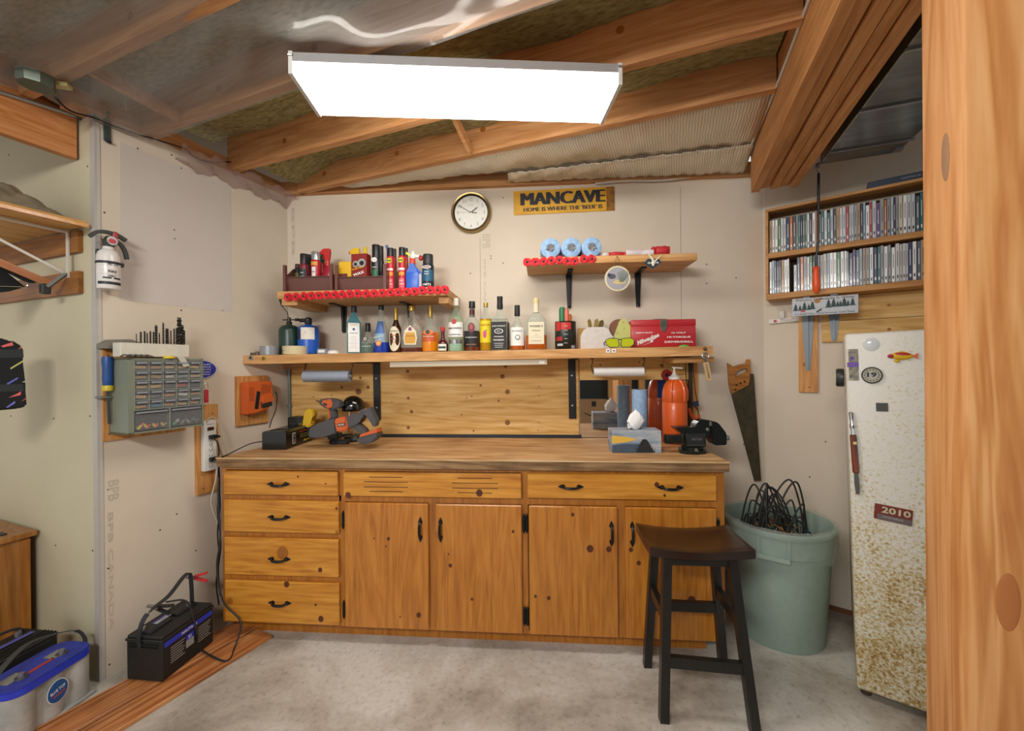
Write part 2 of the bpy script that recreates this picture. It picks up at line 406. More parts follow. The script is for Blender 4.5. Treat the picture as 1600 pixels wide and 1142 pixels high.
# insulation batts, one per bay
for i in range(5):
    s1, s0 = js[i]-.04, js[i+1]+.002
    m = M(); nx, ny = 46, 8; vs = []; fs = []
    zb = [2.66, 2.70, 2.70, 2.68, 2.68][i]; u0 = .15 if i == 0 else -.1 if i < 3 else -1.0
    for a in range(nx):
        for b_ in range(ny):
            q = b_/(ny-1); uu = u0+(2.78-u0)*a/(nx-1)
            z = zb - .018*math.sin(q*math.pi) + random.uniform(-.005, .005) + .009*math.sin(a*.5+i) - (.09*max(0, 1-a/6) if i == 0 else 0)
            vs.append((uu, s0+(s1-s0)*q-s0, z-zb))
    for a in range(nx-1):
        for b_ in range(ny-1): fs.append((a*ny+b_, a*ny+b_+1, (a+1)*ny+b_+1, (a+1)*ny+b_))
    m.geo(vs, fs, INSUL); m.box(((u0+2.78)/2, (s1-s0)/2, .07), (2.78-u0, s1-s0-.004, .05), INSUL)
    w_ = ['between the two joists nearest the back wall', 'above the far end of the ceiling light', 'over the ceiling light, beside the plastic sheet', 'above the plastic sheet at left', 'above the plastic sheet, nearest the camera'][i]
    m.solo('insulation_batt', 'olive mineral wool batt ' + w_, 'insulation', JP(0, s0, zb), JA, 'insulation batts')
# cross bridging
for (pa, pb, lab) in [((703, 187), (735, 240), 'short wooden brace between the joists under the ceiling light'),]:
    a = on_plane(*pa, JP(0, js[1]-.01, 0), VD); b = on_plane(*pb, JP(0, js[0]-.045, 0), VD)
    m = M(); m.bar(JP(1.02, js[1]+.004, 2.70)-JP(1.02, js[1], 2.53), Vector((0, 0, 0)), .02, .05, JOIST)
    m = M(); A_ = Vector((0, 0, 0)); B_ = VD*(js[0]-js[1]-.045) + UD*.0; m.bar(A_+Vector((0, 0, .17)), B_, .045, .02, JOIST, up=UD)
    uu = (on_z(735, 240, 2.52)-L0).dot(UD)
    m.solo('bridging', lab, 'brace', JP(uu, js[1]+.003, 2.53))
for uu, lab in [(.28, 'wooden brace seen through the plastic sheet left of the light'), (-.3, 'wooden brace seen through the plastic near the left wall')]:
    m = M(); m.bar(Vector((0, 0, .02)), VD*(js[2]-js[3]-.045)+Vector((0, 0, .0)), .05, .02, JOIST, up=UD)
    m.solo('bridging', lab, 'brace', JP(uu, js[3]+.003, 2.535))
# foil insulation over the wedge next to the back wall
m_f, nt, b = base_mat('foil_bubble'); N = nt.nodes; Lk = nt.links
tc = N.new('ShaderNodeTexCoord'); wv = N.new('ShaderNodeTexWave'); wv.bands_direction = 'X'; wv.inputs['Scale'].default_value = 24; wv.inputs['Distortion'].default_value = 3.5; wv.inputs['Detail'].default_value = 3
Lk.new(tc.outputs['Object'], wv.inputs['Vector']); bp = N.new('ShaderNodeBump'); bp.inputs['Strength'].default_value = .35; bp.inputs['Distance'].default_value = .002
Lk.new(wv.outputs['Fac'], bp.inputs['Height']); Lk.new(bp.outputs['Normal'], b.inputs['Normal'])
r = ramp(N, [(.1, 'bdaf98'), (.5, 'd2c6b0'), (.9, 'ddd3c0')]); Lk.new(wv.outputs['Fac'], r.inputs['Fac']); Lk.new(r.outputs[0], b.inputs['Base Color'])
setc(b, 'Metallic', .45); setc(b, 'Roughness', .33)
FOIL = m_f
def foil_sheet(p00, p10, p01, p11, z, sag, name, label):
    m = M(); nx, ny = 60, 10; vs = []; fs = []
    o = L0+Vector((0, 0, z))
    for a in range(nx):
        for b_ in range(ny):
            p = a/(nx-1); q = b_/(ny-1)
            P = (p00*(1-p)+p10*p)*(1-q)+(p01*(1-p)+p11*p)*q
            w_ = (p01*(1-p)+p11*p-(p00*(1-p)+p10*p)).length
            zz = -sag*math.sin(math.pi*q)*min(1, w_/.3) + .004*math.sin(a*2.3)+.003*math.sin(a*.7+b_)
            v = Vector((P.x, P.y, zz)); R_ = Matrix.Rotation(rad(17), 3, 'Z'); vs.append(R_ @ v)
    for a in range(nx-1):
        for b_ in range(ny-1): fs.append((a*ny+b_, a*ny+b_+1, (a+1)*ny+b_+1, (a+1)*ny+b_))
    m.geo(vs, fs, FOIL); o_ = m.solo(name, label, 'insulation', o, JA); 
    md = o_.modifiers.new('s', 'SOLIDIFY'); md.thickness = .006; return o_
def LL(v): return v-L0
pB0 = LL(JP(.38, .02, 0)); pB1 = LL(JP(2.78, .02, 0)); back0 = LL(Vector((-1.3, 2.56, 0))); 
mid0 = LL(Vector((-.45, 2.52, 0))); mid1 = LL(JP(2.78, .46, 0))
foil_sheet(pB0, pB1, LL(Vector((-1.1, 2.545, 0))), mid1, 2.545, .015, 'foil_insulation', 'ribbed silver-tan foil insulation strip beside the last ceiling joist')
foil_sheet(LL(Vector((-.2, 2.44, 0))), mid1, LL(Vector((-.2, 2.55, 0))), LL(JP(2.78, .8, 0)), 2.535, .02, 'foil_insulation', 'narrow foil insulation flap along the top of the back wall')
# plastic vapour sheet stapled under the joists at upper left
POLY = glassy('d4d2ce', .80, .08, 'vapour_sheet', .35)
m = M(); nx, ny = 150, 90; vs = []; fs = []
def poly_z(u_, s_):
    z = -.012
    for jj in js: pass
    z += .012*math.sin(5*u_+7*s_)*math.sin(4*s_+1)+.005*math.sin(9*u_-19*s_+1.5*math.sin(4*u_))+.0022*math.sin(14*u_+47*s_+2*math.sin(6*u_))+.004*math.sin(22*u_+8*s_+1.2*math.sin(9*s_))*math.exp(-((u_-1.3)/.6)**2)
    near = min(abs(s_-(j-.019)) for j in js); z = z*min(1, near/.08) - .010*math.sin(min(1, near/.18)*math.pi/2) + .02*math.exp(-((u_-1.5)/.75)**4-((s_+1.1)/.3)**4)
    return z
for a in range(nx):
    for b_ in range(ny):
        s_ = js[2]-.002 - b_*(1.75/(ny-1)); u0, u1 = -.01, 2.62
        u_ = u0+(u1-u0)*a/(nx-1)
        v = LL(JP(u_, s_, 0)); v = Matrix.Rotation(rad(17), 3, 'Z') @ v; vs.append((v.x, v.y, poly_z(u_, s_)))
for a in range(nx-1):
    for b_ in range(ny-1): fs.append((a*ny+b_, a*ny+b_+1, (a+1)*ny+b_+1, (a+1)*ny+b_))
m.geo(vs, fs, POLY); m.solo('vapour_sheet', 'glossy clear plastic sheet stapled under the joists at upper left', 'plastic sheet', L0+Vector((0, 0, 2.508)), JA)
# crumpled plastic bunched where the left wall meets the joists
PURP = glassy('d4c4c0', .80, .05, 'bunched_plastic', .4)
m = M(); vs = []; fs = []; nx, ny = 70, 9
for a in range(nx):
    for b_ in range(ny):
        s_ = -.66+.655*a/(nx-1); q = b_/(ny-1)
        wd = .07+.04*math.sin(a*.12)**2; out = -.01+q*wd
        zz = 2.44+.075*q+.008*math.sin(a*.9+b_*1.7)+.014*math.sin(a*.33+b_)+random.uniform(-.004, .004)*math.sin(q*3.1)
        vs.append((s_, -out-.004, zz-2.46))
for a in range(nx-1):
    for b_ in range(ny-1): fs.append((a*ny+b_, a*ny+b_+1, (a+1)*ny+b_+1, (a+1)*ny+b_))
m.geo(vs, fs, PURP); m.solo('bunched_plastic', 'crumpled mauve plastic bunched along the top of the left wall', 'plastic sheet', L0+Vector((0, 0, 2.462)), FL.ang)
# built-up beam of four plies
plies = [(2.79, 2.829), (2.835, 2.873), (2.880, 2.919), (2.925, 2.963), (2.970, 3.008)]
bt = thing('ceiling_beam', 'thick built-up wooden beam of side-by-side plies, left of the metal duct', 'beam', JP(2.9, -.6, 2.33), JA)
ci, si = math.cos(-JA), math.sin(-JA)
for k, (a, b_) in enumerate(plies):
    P = [(a, .6), (b_, .6), (b_, -2.6), (a, -2.6)]
    W = [tuple((L0+UD*p+VD*q)[:2]) for p, q in P]
    W = clip(W, 0, 2.6, 0, -1); W = clip(W, RC0.x-.005, RC0.y, FR.out.x, FR.out.y)
    loc = JP(2.9, -.6, 0); R_ = Matrix.Rotation(rad(17), 2)
    poly = [tuple(R_ @ Vector((x-loc.x, y-loc.y))) for x, y in W]
    z0 = [0, .016, .006, .012, .0][k]
    m = M(); m.prism(poly, z0, .43, BEAMW, 'xy')
    for q in range(5): m.disc((0, 0, -9), .001, KNOTL, 3)
    m.part('beam_ply', bt)
m = M()
for q in range(9): m.cyl((-.045, -.1-.25*q, -.002), (-.045, -.1-.25*q, .0), .004, nail, seg=8)
m.part('nail_heads', bt)
# ceiling deck behind, trim beside the duct
DUCTM = noisy('sheet_metal', [(.3, '6f7471'), (.7, '9aa09c')], 3, 4, .22, .85, stretch=(1, 6, 1))
d = thing('air_duct', 'flat grey sheet metal duct hung beside the wooden beam', 'duct', JP(3.2, 0, 2.36), JA)
m = M(); m.box((0.01, -.62, .1), (.30, 2.1, .2), DUCTM, .004); m.part('duct_body', d)
m = M()
for q in range(6): m.box((0.01, .30-.33*q, -.003), (.31, .012, .008), STEEL)
m.part('duct_seam', d, kind='stuff')
m = M(); m.box((-.15, .43, -.004), (.015, .02, .02), STEEL); m.part('duct_clip', d)
m = M(); m.box((.14, .38, -.006), (.03, .03, .012), STEEL); m.part('duct_clip', d)
m = M(); m.tube(smooth_path([(.18, -1.0, .06), (.2, -.6, .05), (.17, -.2, .03), (.19, .1, .05), (.15, .35, .02)], 8), .012, plain('9a9890', .3, .8), 8); m.part('foil_tape_edge', d)
# ---------------------------------------------------------------- ceiling light
f = [on_z(458, 117, 2.408), on_z(497, 177, 2.408), on_z(968, 133, 2.408), on_z(940, 190, 2.408)]
c = sum(f, Vector())/4; ax = ((f[2]+f[3])-(f[0]+f[1])).normalized(); ang = math.atan2(ax.y, ax.x)
ft = thing('ceiling_light', 'long white wraparound fluorescent shop light glowing under the joists', 'ceiling light', (c.x, c.y, 2.405), ang)
Lw = 1.175; Dp = .242
m = M(); lens = emit('fff8ee', LAMP_STRENGTH)
P = [(-Dp/2+.004, 0), (Dp/2-.004, 0), (Dp/2-.002, .042), (-Dp/2+.002, .042)]
m.prism(P, -Lw/2+.012, Lw/2-.012, lens, 'yz'); m.part('lens', ft, 'glowing white acrylic lens')
m = M(); hs = plain('9a9a9a', .5)
m.prism([(-Dp/2-.001, .042), (Dp/2+.001, .042), (Dp/2, .074), (Dp/2-.03, .086), (-Dp/2+.03, .086), (-Dp/2, .074)], -Lw/2+.01, Lw/2-.01, hs, 'yz'); m.part('housing', ft)
for s in (-1, 1):
    m = M(); a, b_ = sorted((s*(Lw/2-.014), s*(Lw/2)))
    m.prism([(-Dp/2-.003, -.003), (Dp/2+.003, -.003), (Dp/2+.003, .076), (Dp/2-.03, .088), (-Dp/2+.03, .088), (-Dp/2-.003, .076)], a, b_, plain('d8d8d4', .5), 'yz')
    m.cyl((a, -Dp/2-.004, .062), (b_, -Dp/2-.004, .062), .004, STEEL, seg=8); m.part('end_cap', ft)
# white pipe/cable along the wall top at right, and thin black wire at left
m = M(); pts = [FB.pt(*q) for q in [(2.02, .03, 0), (2.2, .03, .008), (2.45, .03, .004), (2.75, .03, .03), (2.86, .03, .03)]]
o0 = FB.pt(2.02, .03, 2.51)
m.tube(smooth_path([p-FB.pt(2.02, .03, 0)+Vector((0, -.0, 0)) for p in pts]+[JP(2.783, .1, .02)-FB.pt(2.02, .03, 0), JP(2.783, -.8, .02)-FB.pt(2.02, .03, 0), JP(2.783, -1.9, .02)-FB.pt(2.02, .03, 0)], 8), .006, plain('c9c4ba', .5), 8)
m.solo('electric_cable', 'white electric cable along the wall top and up the beam side', 'cable', o0)
m = M(); P = [FL.at(*p, .03) for p in [(75, 140), (108, 172), (150, 185), (200, 205), (285, 231), (300, 243), (325, 253), (370, 254), (395, 270)]]
x0, z0 = P[0]; m.tube(smooth_path([(x-x0, 0, z-z0) for x, z in P]), .0035, BLACK, 6)
m.solo('black_wire', 'thin black wire drooping along the top of the left wall', 'cable', FL.pt(x0, .03, z0), FL.ang)
# heavy foreground post
pc = on_plane(1512, 571, (0, .75, 0), Vector((0, 1, 0)))
POST = wood('post_fir', 'b4733a', 'c88b50', 'd69f68', 'z', .9, .8, ring=.75)
pe = on_plane(1511, 560, (0.735, .77, 0), VD)
t = thing('wooden_post', 'rough squared wooden post in the right foreground', 'post', (pe.x, pe.y, 0), JA)
m = M(); m.box((.075, .0675, 1.39), (.15, .135, 2.78), POST, .006, seg=2); m.part('post_body', t)
m = M(); m.ball((-.0005, .055, 1.77), (.002, .012, .045), plain('a07a5a', .8), 14, 8); m.part('knot', t)
m = M(); m.ball((.05, -.0005, .98), (.016, .002, .05), plain('b06c38', .8), 14, 8)
m.part('knot', t)
# ================================================================ workbench base cabinet
YF = 1.985
cab = thing('base_cabinet', 'long varnished knotty pine base cabinet with drawers and doors under the worktop', 'cabinet', (0, YF, 0))
m = M()
X0, X1 = -1.655, .845
m.box(((X0+X1)/2, .32, .485), (X1-X0, .56, .83), PINEF)                    # carcass core
m.part('carcass', cab)
m = M(); z0, z1 = .08, .90
for x, wd in [(-1.643, .026), (-1.015, .03), (-.094, .03), (.826, .04)]: m.box((x, .03, (z0+z1)/2), (wd, .04, z1-z0), PINEF)
for x, wd, za, zb in [(-.551, .04, .08, .73), (.367, .04, .08, .73)]: m.box((x, .03, (za+zb)/2), (wd, .04, zb-za), PINEF)
for xa, xb, z, h in [(X0, X1, .882, .036), (X0, X1, .086, .014), (-1.03, X1, .724, .03), (-1.64, -1.02, .725, .03), (-1.64, -1.02, .535, .03), (-1.64, -1.02, .315, .03)]:
    m.box(((xa+xb)/2, .029, z), (xb-xa, .04, h), PINEF)
m.part('face_frame', cab)
m = M(); m.box((-.41, .08, .04), (2.38, .02, .08), PINEF); m.part('toe_kick', cab)
IRON = plain('16191a', .38, .5, coat=.2)
def pull(m, c, vert=False, L=.088):
    """black forged bow pull with spear-shaped ends"""
    def P(a, d, b): return (c[0]+b, c[1]-d, c[2]+a) if vert else (c[0]+a, c[1]-d, c[2]+b)
    for s in (-1, 1):
        poly = [(s*(L/2-.016), -.005), (s*(L/2-.008), -.011), (s*(L/2+.004), -.007), (s*(L/2+.018), 0), (s*(L/2+.004), .007), (s*(L/2-.008), .011), (s*(L/2-.016), .005)]
        if s < 0: poly = poly[::-1]
        m.geo([P(a, 0, b) for a, b in poly]+[P(a, .004, b) for a, b in poly], [tuple(range(7)), tuple(range(7, 14))]+[(i, (i+1) % 7, 7+(i+1) % 7, 7+i) for i in range(7)], IRON)
        q = P(s*(L/2-.004), .004, 0); m.ball((q[0], q[1]-.001, q[2]), .005, IRON, 8, 5)
    pts = [P(-L/2+.004, .003, 0), P(-L/2+.012, .014, 0), P(-L/4, .021, 0), P(0, .023, 0), P(L/4, .021, 0), P(L/2-.012, .014, 0), P(L/2-.004, .003, 0)]
    pts = [Vector(p) + Vector((0, 0, 0 if vert else -.004*math.sin(math.pi*i/6))) for i, p in enumerate(pts)]
    m.tube(smooth_path(pts, 4), [.0042+.0025*math.sin(math.pi*k/24) for k in range(25)], IRON, 8)
def front(name, xa, xb, za, zb, mat, knots, pulls, vert=False, label=None):
    m = M(); m.box(((xa+xb)/2, 0, (za+zb)/2), (xb-xa, .02, zb-za), mat, .004)
    for kx, kz, kr, *q in knots:
        m.disc((xa+(xb-xa)*kx, -.0106, za+(zb-za)*kz), kr, q[0] if q else KNOT, 14, rz=kr*1.15)
    o = m.part(name, cab, label)
    for px_, pz_ in pulls:
        h = M(); pull(h, (xa+(xb-xa)*px_, -.010, za+(zb-za)*pz_), vert); h.part('pull', o, 'black forged pull')
    return o
front('drawer', -1.633, -1.029, .740, .861, PINE, [(.66, .8, .005), (.9, .52, .004)], [(.49, .48)])
front('drawer', -1.633, -1.026, .550, .712, PINE, [(.985, .8, .006), (.985, .07, .008, KNOTL)], [(.49, .5)])
front('drawer', -1.633, -1.029, .331, .522, PINE, [(.845, .2, .011), (.52, .62, .03, KNOTL), (.25, .1, .005, KNOTL)], [(.49, .46)])
front('drawer', -1.633, -1.027, .092, .302, PINE, [(.55, .95, .014), (.05, .5, .016, KNOTL), (.845, .15, .014), (.8, .48, .006)], [(.49, .5)])
o = front('vent_panel', -1.001, -.108, .741, .862, PINE, [(.03, .05, .014), (.77, .22, .016)], [])
m = M(); cut = plain('3a1a0a', .8)
for cx in (-.78, -.335):
    for zz, L_ in ((.839, .17), (.815, .225), (.79, .225), (.768, .17)): m.box((cx, -.0104, zz), (L_, .0012, .0028), cut)
m.part('vent_slots', o, kind='stuff')
front('drawer', -.079, .805, .745, .865, PINE, [(.69, .62, .011), (.73, .2, .006)], [(.235, .5), (.76, .52)])
doors = [(-.996, -.569, [(.53, .72, .008), (.36, .72, .004), (.5, .66, .004), (.88, .12, .012), (.66, .1, .004)], .91),
         (-.532, -.108, [(.9, .8, .007), (.17, .52, .009), (.15, .61, .004), (.42, .26, .007), (.02, .76, .013, KNOTL)], .06),
         (-.074, .348, [(.5, .94, .008), (.69, .68, .016), (.9, .68, .013), (.07, .3, .007), (.22, .29, .009)], .93),
         (.386, .803, [(.055, .68, .01), (.14, .58, .01), (.4, .39, .007), (.72, .31, .018)], .07)]
for xa, xb, kn, hx in doors:
    d = front('door', xa, xb, .087, .708, PINEV, kn, [(hx, .8)], True)
    hxh = xa-.01 if hx > .5 else xb+.01
    for hz in (.62, .17):
        h = M(); h.box((hxh, -.001, hz), (.014, .008, .07), IRON, .003)
        for s in (-1, 1): h.lathe([(.006, 0), (.004, .006), (.0005, .014)], IRON, (hxh, -.002, hz+s*.035), 8) if s > 0 else h.lathe([(.0005, -.014), (.004, -.006), (.006, 0)], IRON, (hxh, -.002, hz+s*.035), 8)
        h.part('hinge', d)
# ---------------------------------------------------------------- worktop
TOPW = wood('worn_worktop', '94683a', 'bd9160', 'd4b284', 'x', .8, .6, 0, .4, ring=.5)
m = M()
P = [(-1.665, -.02), (.86, -.02), (.86, .6), (-1.5, .6)]
m.prism([(-1.662, .012), (.858, .012), (.858, .612), (-1.51, .612)], -.001, .028, TOPW, 'xy')
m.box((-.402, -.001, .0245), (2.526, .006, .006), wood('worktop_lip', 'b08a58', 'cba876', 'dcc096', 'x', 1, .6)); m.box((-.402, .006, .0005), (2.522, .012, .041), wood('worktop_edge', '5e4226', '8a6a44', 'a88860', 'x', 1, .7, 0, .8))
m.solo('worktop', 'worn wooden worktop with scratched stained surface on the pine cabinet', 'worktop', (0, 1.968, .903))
# ---------------------------------------------------------------- pine panels behind the bench
YB = 2.606
def bpanel(px0, py0, px1, py1, name, label, mat, knots=(), d=.018, zlo=None):
    xa, zt = FB.at(px0, py0, d); xb, zb = FB.at(px1, py1, d)
    if zlo is not None: zb = zlo
    m = M(); m.box(((xb-xa)/2, -d/2, (zt-zb)/2), (xb-xa, d, zt-zb), mat, .001)
    for kx, ky, kr in knots:
        x, z = FB.at(kx, ky, d); m.disc((x-xa, -d-.0007, z-zb), kr, plain('8a5a2c', .6), 12)
    return m.solo(name, label, 'panel', FB.pt(xa, 0, zb))
HN = FB
bpanel(453, 562, 905, 680, 'pine_panel', 'wide knotty pine board behind the bench, left of the mirror', PLY,
       [(637, 580, .011), (785, 588, .015), (793, 612, .016), (751, 602, .008), (638, 622, .01), (643, 643, .011), (638, 668, .011), (793, 660, .017), (721, 648, .005), (790, 572, .012), (779, 626, .007), (575, 605, .012), (560, 612, .02), (534, 605, .01), (563, 590, .009), (740, 673, .006), (490, 620, .004), (518, 617, .005), (737, 619, .005), (729, 622, .004), (842, 604, .004), (842, 618, .004), (841, 672, .004), (842, 660, .004), (612, 628, .004)], zlo=.948)
bpanel(905.5, 558, 1078, 593, 'pine_panel', 'short pine board on the wall above the mirror', PLY, [(1034, 571, .012), (999, 566, .005), (938, 570, .006), (905, 575, .003)], d=.04)
# dark angle iron along the wall at the back of the worktop
xa, _ = FB.at(453, 680); xb, _ = FB.at(908, 680)
m = M(); m.box(((xb-xa)/2, -.021, .0085), (xb-xa, .004, .017), plain('3c4147', .4, .6)); m.box(((xb-xa)/2, -.032, .001), (xb-xa, .026, .002), plain('3c4147', .4, .6))
m.solo('angle_iron', 'dark steel strip along the back edge of the worktop', 'steel strip', FB.pt(xa, 0, .931))
# mirror
xa, zt = FB.at(906, 593, .02); xb, _ = FB.at(1062, 593, .02)
mm, nt, b = base_mat('mirror_silver'); setc(b, 'Metallic', 1); setc(b, 'Roughness', .015); b.inputs['Base Color'].default_value = (.82, .84, .84, 1)
mr = thing('wall_mirror', 'frameless mirror standing at the back of the worktop, right of the pine board', 'mirror', FB.pt(xa, 0, .932))
m = M(); m.box(((xb-xa)/2, -.012, (zt-.932)/2), (xb-xa, .006, zt-.932), mm); m.part('mirror_glass', mr)
m = M(); m.box(((xb-xa)/2, -.005, (zt-.932)/2), (xb-xa-.002, .008, zt-.934), DARK); m.part('backing', mr)
m = M(); m.box((xb-xa+.055, -.01, .236), (.108, .02, .47), PLYV); m.solo('pine_panel', 'upright pine strip right of the mirror, behind the orange bottle', 'panel', FB.pt(xa, 0, .932))

# ================================================================ long main shelf
ZS0 = .0085
def zs(x): return 1.459 + ZS0*(x+1.94)
YS = 2.306
xl, xr = -1.935, .925
sh = thing('wall_shelf', 'long thick wooden shelf of bottles spanning above the workbench', 'shelf', (xl, YS, 1.406), rot=(0, -math.atan(ZS0), 0))
m = M()
lw_x = lambda y: (L0 + VD*((y-L0.y)/VD.y)).x + .004
m.prism([(0.02-.0, 0), (xr-xl, 0), (xr-xl, .296), (lw_x(2.602)-xl, .296), (lw_x(YS)-xl+.0, 0)][1:], 0, .052, SHELF, 'xy'); m.part('board', sh)
def bracket(parent, x, drop, reach, name='bracket', mat=BLACK, wd=.045, th=.006):
    m = M()
    m.box((x, .294-.022, -drop/2), (wd, th, drop), mat, .002)
    m.box((x, .294-.022-reach/2, -.004), (wd, reach, th), mat, .002)
    for z_ in (-drop*.28, -drop*.78): m.ball((x, .262, z_), (.008, .005, .008), STEEL, 10, 6)
    return m.part(name, parent)
for px in (588.5, 893.5):
    x = on_y(px, 600, 2.58).x - xl
    dz = 1.42-on_y(px, 655, 2.58).z
    bracket(sh, x, dz, .25)
# cleats under the shelf on the walls
m = M(); m.box((.30, .275, -.0175), (.16, .025, .035), SHELF); m.part('cleat', sh)
m = M(); xx = on_y(1060, 560, 2.5).x-xl; m.box((xx+.04, .16, -.022), (.22, .2, .03), SHELF); m.part('cleat', sh)
# ================================================================ two small upper shelves
def small_shelf(px, nm, label, yf, z, th, xa, xb, brx, drop, extra=None):
    s = thing('wall_shelf', label, 'shelf', (xa, yf, z))
    m = M(); m.box(((xb-xa)/2, (2.604-yf)/2, th/2), (xb-xa, 2.604-yf, th), SHELF, .002); m.part('board', s)
    for q in brx:
        x = on_y(q, 440, 2.59).x-xa; m = M(); D = 2.604-yf
        # pressed-steel black bracket: tapering channel down the wall, short arm under the board
        m.prism([(x-.019, -.002), (x+.019, -.002), (x+.011, -drop), (x-.011, -drop)], D-.012, D-.002, BLACK, 'xz')
        m.prism([(x-.006, -.002), (x+.006, -.002), (x+.006, -drop*.95), (x-.006, -drop*.95)], D-.028, D-.010, BLACK, 'xz')
        m.box((x, D-.085, -.005), (.03, .17, .006), BLACK)
        m.lathe([(.008, 0), (.008, .006), (.003, .009)], BLACK, (x, D-.012, -drop+.006), 12, 'y'); m.part('bracket', s)
    return s
ULx0, ULx1, ULy, ULz, ULt = -1.525, -.53, 2.255, 1.782, .042
URx0, URx1, URy, URz, URt = -.09, .85, 2.32, 1.955, .040
s1 = small_shelf(0, '', 'upper left wooden shelf holding spray cans and brown bins', ULy, ULz, ULt, ULx0, ULx1, (536, 640), .17)
m = M(); m.box((.07, .17, -.019), (.09, .33, .036), SHELF); m.part('cleat', s1)
m = M(); m.box((ULx1-ULx0-.03, .19, -.02), (.055, .30, .036), SHELF); m.part('cleat', s1)
small_shelf(0, '', 'upper right wooden shelf holding blue paper rolls', URy, URz, URt, URx0, URx1, (889, 997), .21)
# ================================================================ stool
STW = wood('dark_stool_wood', '160c09', '22130e', '301c14', 'x', 1.2, .3, .5, ring=.3)
STL = wood('black_stool_legs', '0f0f0e', '171615', '211d1a', 'z', 1.2, .42, .2, ring=.3)
zt = .665
q = [on_z(*p, zt) for p in [(998, 816), (1135, 818), (1176, 857), (1014, 860)]]
sc_ = sum(q, Vector())/4
st = thing('bar_stool', 'dark wooden saddle-seat bar stool in front of the cabinet doors', 'stool', (sc_.x, sc_.y, 0))
m = M(); nx, ny = 24, 10; vs = []; fs = []
hx, hy = .20, .125
hw = lambda y: .194+.006*(y/hy)
for lay in (0, 1):
    for a in range(nx+1):
        for b_ in range(ny+1):
            x = (2*a/nx-1); y = (2*b_/ny-1)*hy
            z = zt - .018*(1-x*x) + .004*(y/hy)**2 - (.034 if lay else 0)
            if lay: z = zt-.018*(1-x*x)*.6-.036
            ed = .004 if (abs(x) == 1 or abs(y) == hy) and not lay else 0
            vs.append((x*hx*(1-.0), y, z-ed))
n1 = (nx+1)*(ny+1)
for a in range(nx):
    for b_ in range(ny):
        i = a*(ny+1)+b_; fs.append((i, i+ny+1, i+ny+2, i+1)); fs.append((n1+i, n1+i+1, n1+i+ny+2, n1+i+ny+1))
for a in range(nx):
    i = a*(ny+1); fs.append((i, n1+i, n1+i+ny+1, i+ny+1)); i += ny; fs.append((i, i+ny+1, n1+i+ny+1, n1+i))
for b_ in range(ny):
    i = b_; fs.append((i, i+1, n1+i+1, n1+i)); i += nx*(ny+1); fs.append((i, n1+i, n1+i+1, i+1))
m.geo(vs, fs, STW); m.part('seat', st)
feet = {}
for nm, p in dict(fl=(1037, 1126), fr=(1180, 1146), bl=(1011, 1040), br=(1130, 1047)).items():
    w_ = on_z(*p, 0.0); feet[nm] = Vector((w_.x-sc_.x, w_.y-sc_.y, 0))
tops = dict(fl=Vector((-.125, -.085, .62)), fr=Vector((.125, -.085, .62)), bl=Vector((-.125, .085, .62)), br=Vector((.125, .085, .62)))
for k in feet:
    m = M(); m.bar(feet[k], tops[k], .034, .034, STL, up=(0, 1, 0)); m.part('leg', st)
def at(k, z): return feet[k].lerp(tops[k], z/.62)
for a, b_, z in [('fl', 'fr', .22), ('bl', 'br', .22), ('fl', 'bl', .33), ('fr', 'br', .33), ('bl', 'br', .34)][0:4]:
    m = M(); zz = .22 if (a, b_) == ('fl', 'fr') else .30 if (a, b_) == ('bl', 'br') else .38
    m.bar(at(a, zz), at(b_, zz), .024, .042, STL); m.part('stretcher', st)
for a, b_ in [('fl', 'fr'), ('bl', 'br'), ('fl', 'bl'), ('fr', 'br')]:
    m = M(); m.bar(at(a, .605), at(b_, .605), .02, .045, STL); m.part('apron', st)
# ================================================================ rubbish can with cable
GRN = plain('9cb2a6', .5, var=.1); c0 = Vector((1.21, 2.235, 0))
can = thing('garbage_can', 'round grey-green plastic garbage can lined with a clear bag, beside the cabinet', 'garbage can', c0)
m = M(); m.recalc = False
prof = [(.198, 0), (.205, .012), (.222, .30), (.230, .455), (.236, .46), (.237, .55), (.247, .553), (.250, .565), (.249, .578), (.236, .58), (.231, .57), (.222, .45), (.205, .10), (.19, .03), (.0001, .028)]
m.lathe([(0.0001, 0)]+prof, GRN, seg=56); m.recalc = True; m.part('can_body', can)
ha = math.atan2(-c0.y, -c0.x)-.05
hd = Vector((math.cos(ha), math.sin(ha), 0)); ht = Vector((-hd.y, hd.x, 0))
m = M()
for s in (-1, 1):
    m.bar(hd*.236+ht*s*.062+Vector((0, 0, .555)), hd*.234+ht*s*.062+Vector((0, 0, .47)), .008, .012, GRN, up=hd)
m.bar(hd*.244+ht*-.066+Vector((0, 0, .463)), hd*.244+ht*.066+Vector((0, 0, .463)), .028, .02, GRN); m.part('handle', can)
BAG = glassy('e8f0ec', .86, .03, 'bag_film', .4)
m = M(); vs = []; fs = []; ns = 90; zz = [.36, .45, .52, .57, .592, .59, .575, .55, .50, .46]; rr = [.216, .222, .225, .229, .236, .249, .256, .247, .2475, .244]
for i, (z, r_) in enumerate(zip(zz, rr)):
    for k in range(ns):
        a = 2*math.pi*k/ns; j = .0022*math.sin(k*1.7+i*1.3)+.0018*math.sin(k*.71+i)
        dz = (0 if i < 8 else .025*math.sin(k*.4)+.012*math.sin(k*1.3))
        R_ = r_+j+(.006 if i > 5 else -.004 if i < 4 else 0)
        vs.append((R_*math.cos(a), R_*math.sin(a), z+j+dz))
for i in range(len(zz)-1):
    for k in range(ns): fs.append((i*ns+k, i*ns+(k+1) % ns, (i+1)*ns+(k+1) % ns, (i+1)*ns+k))
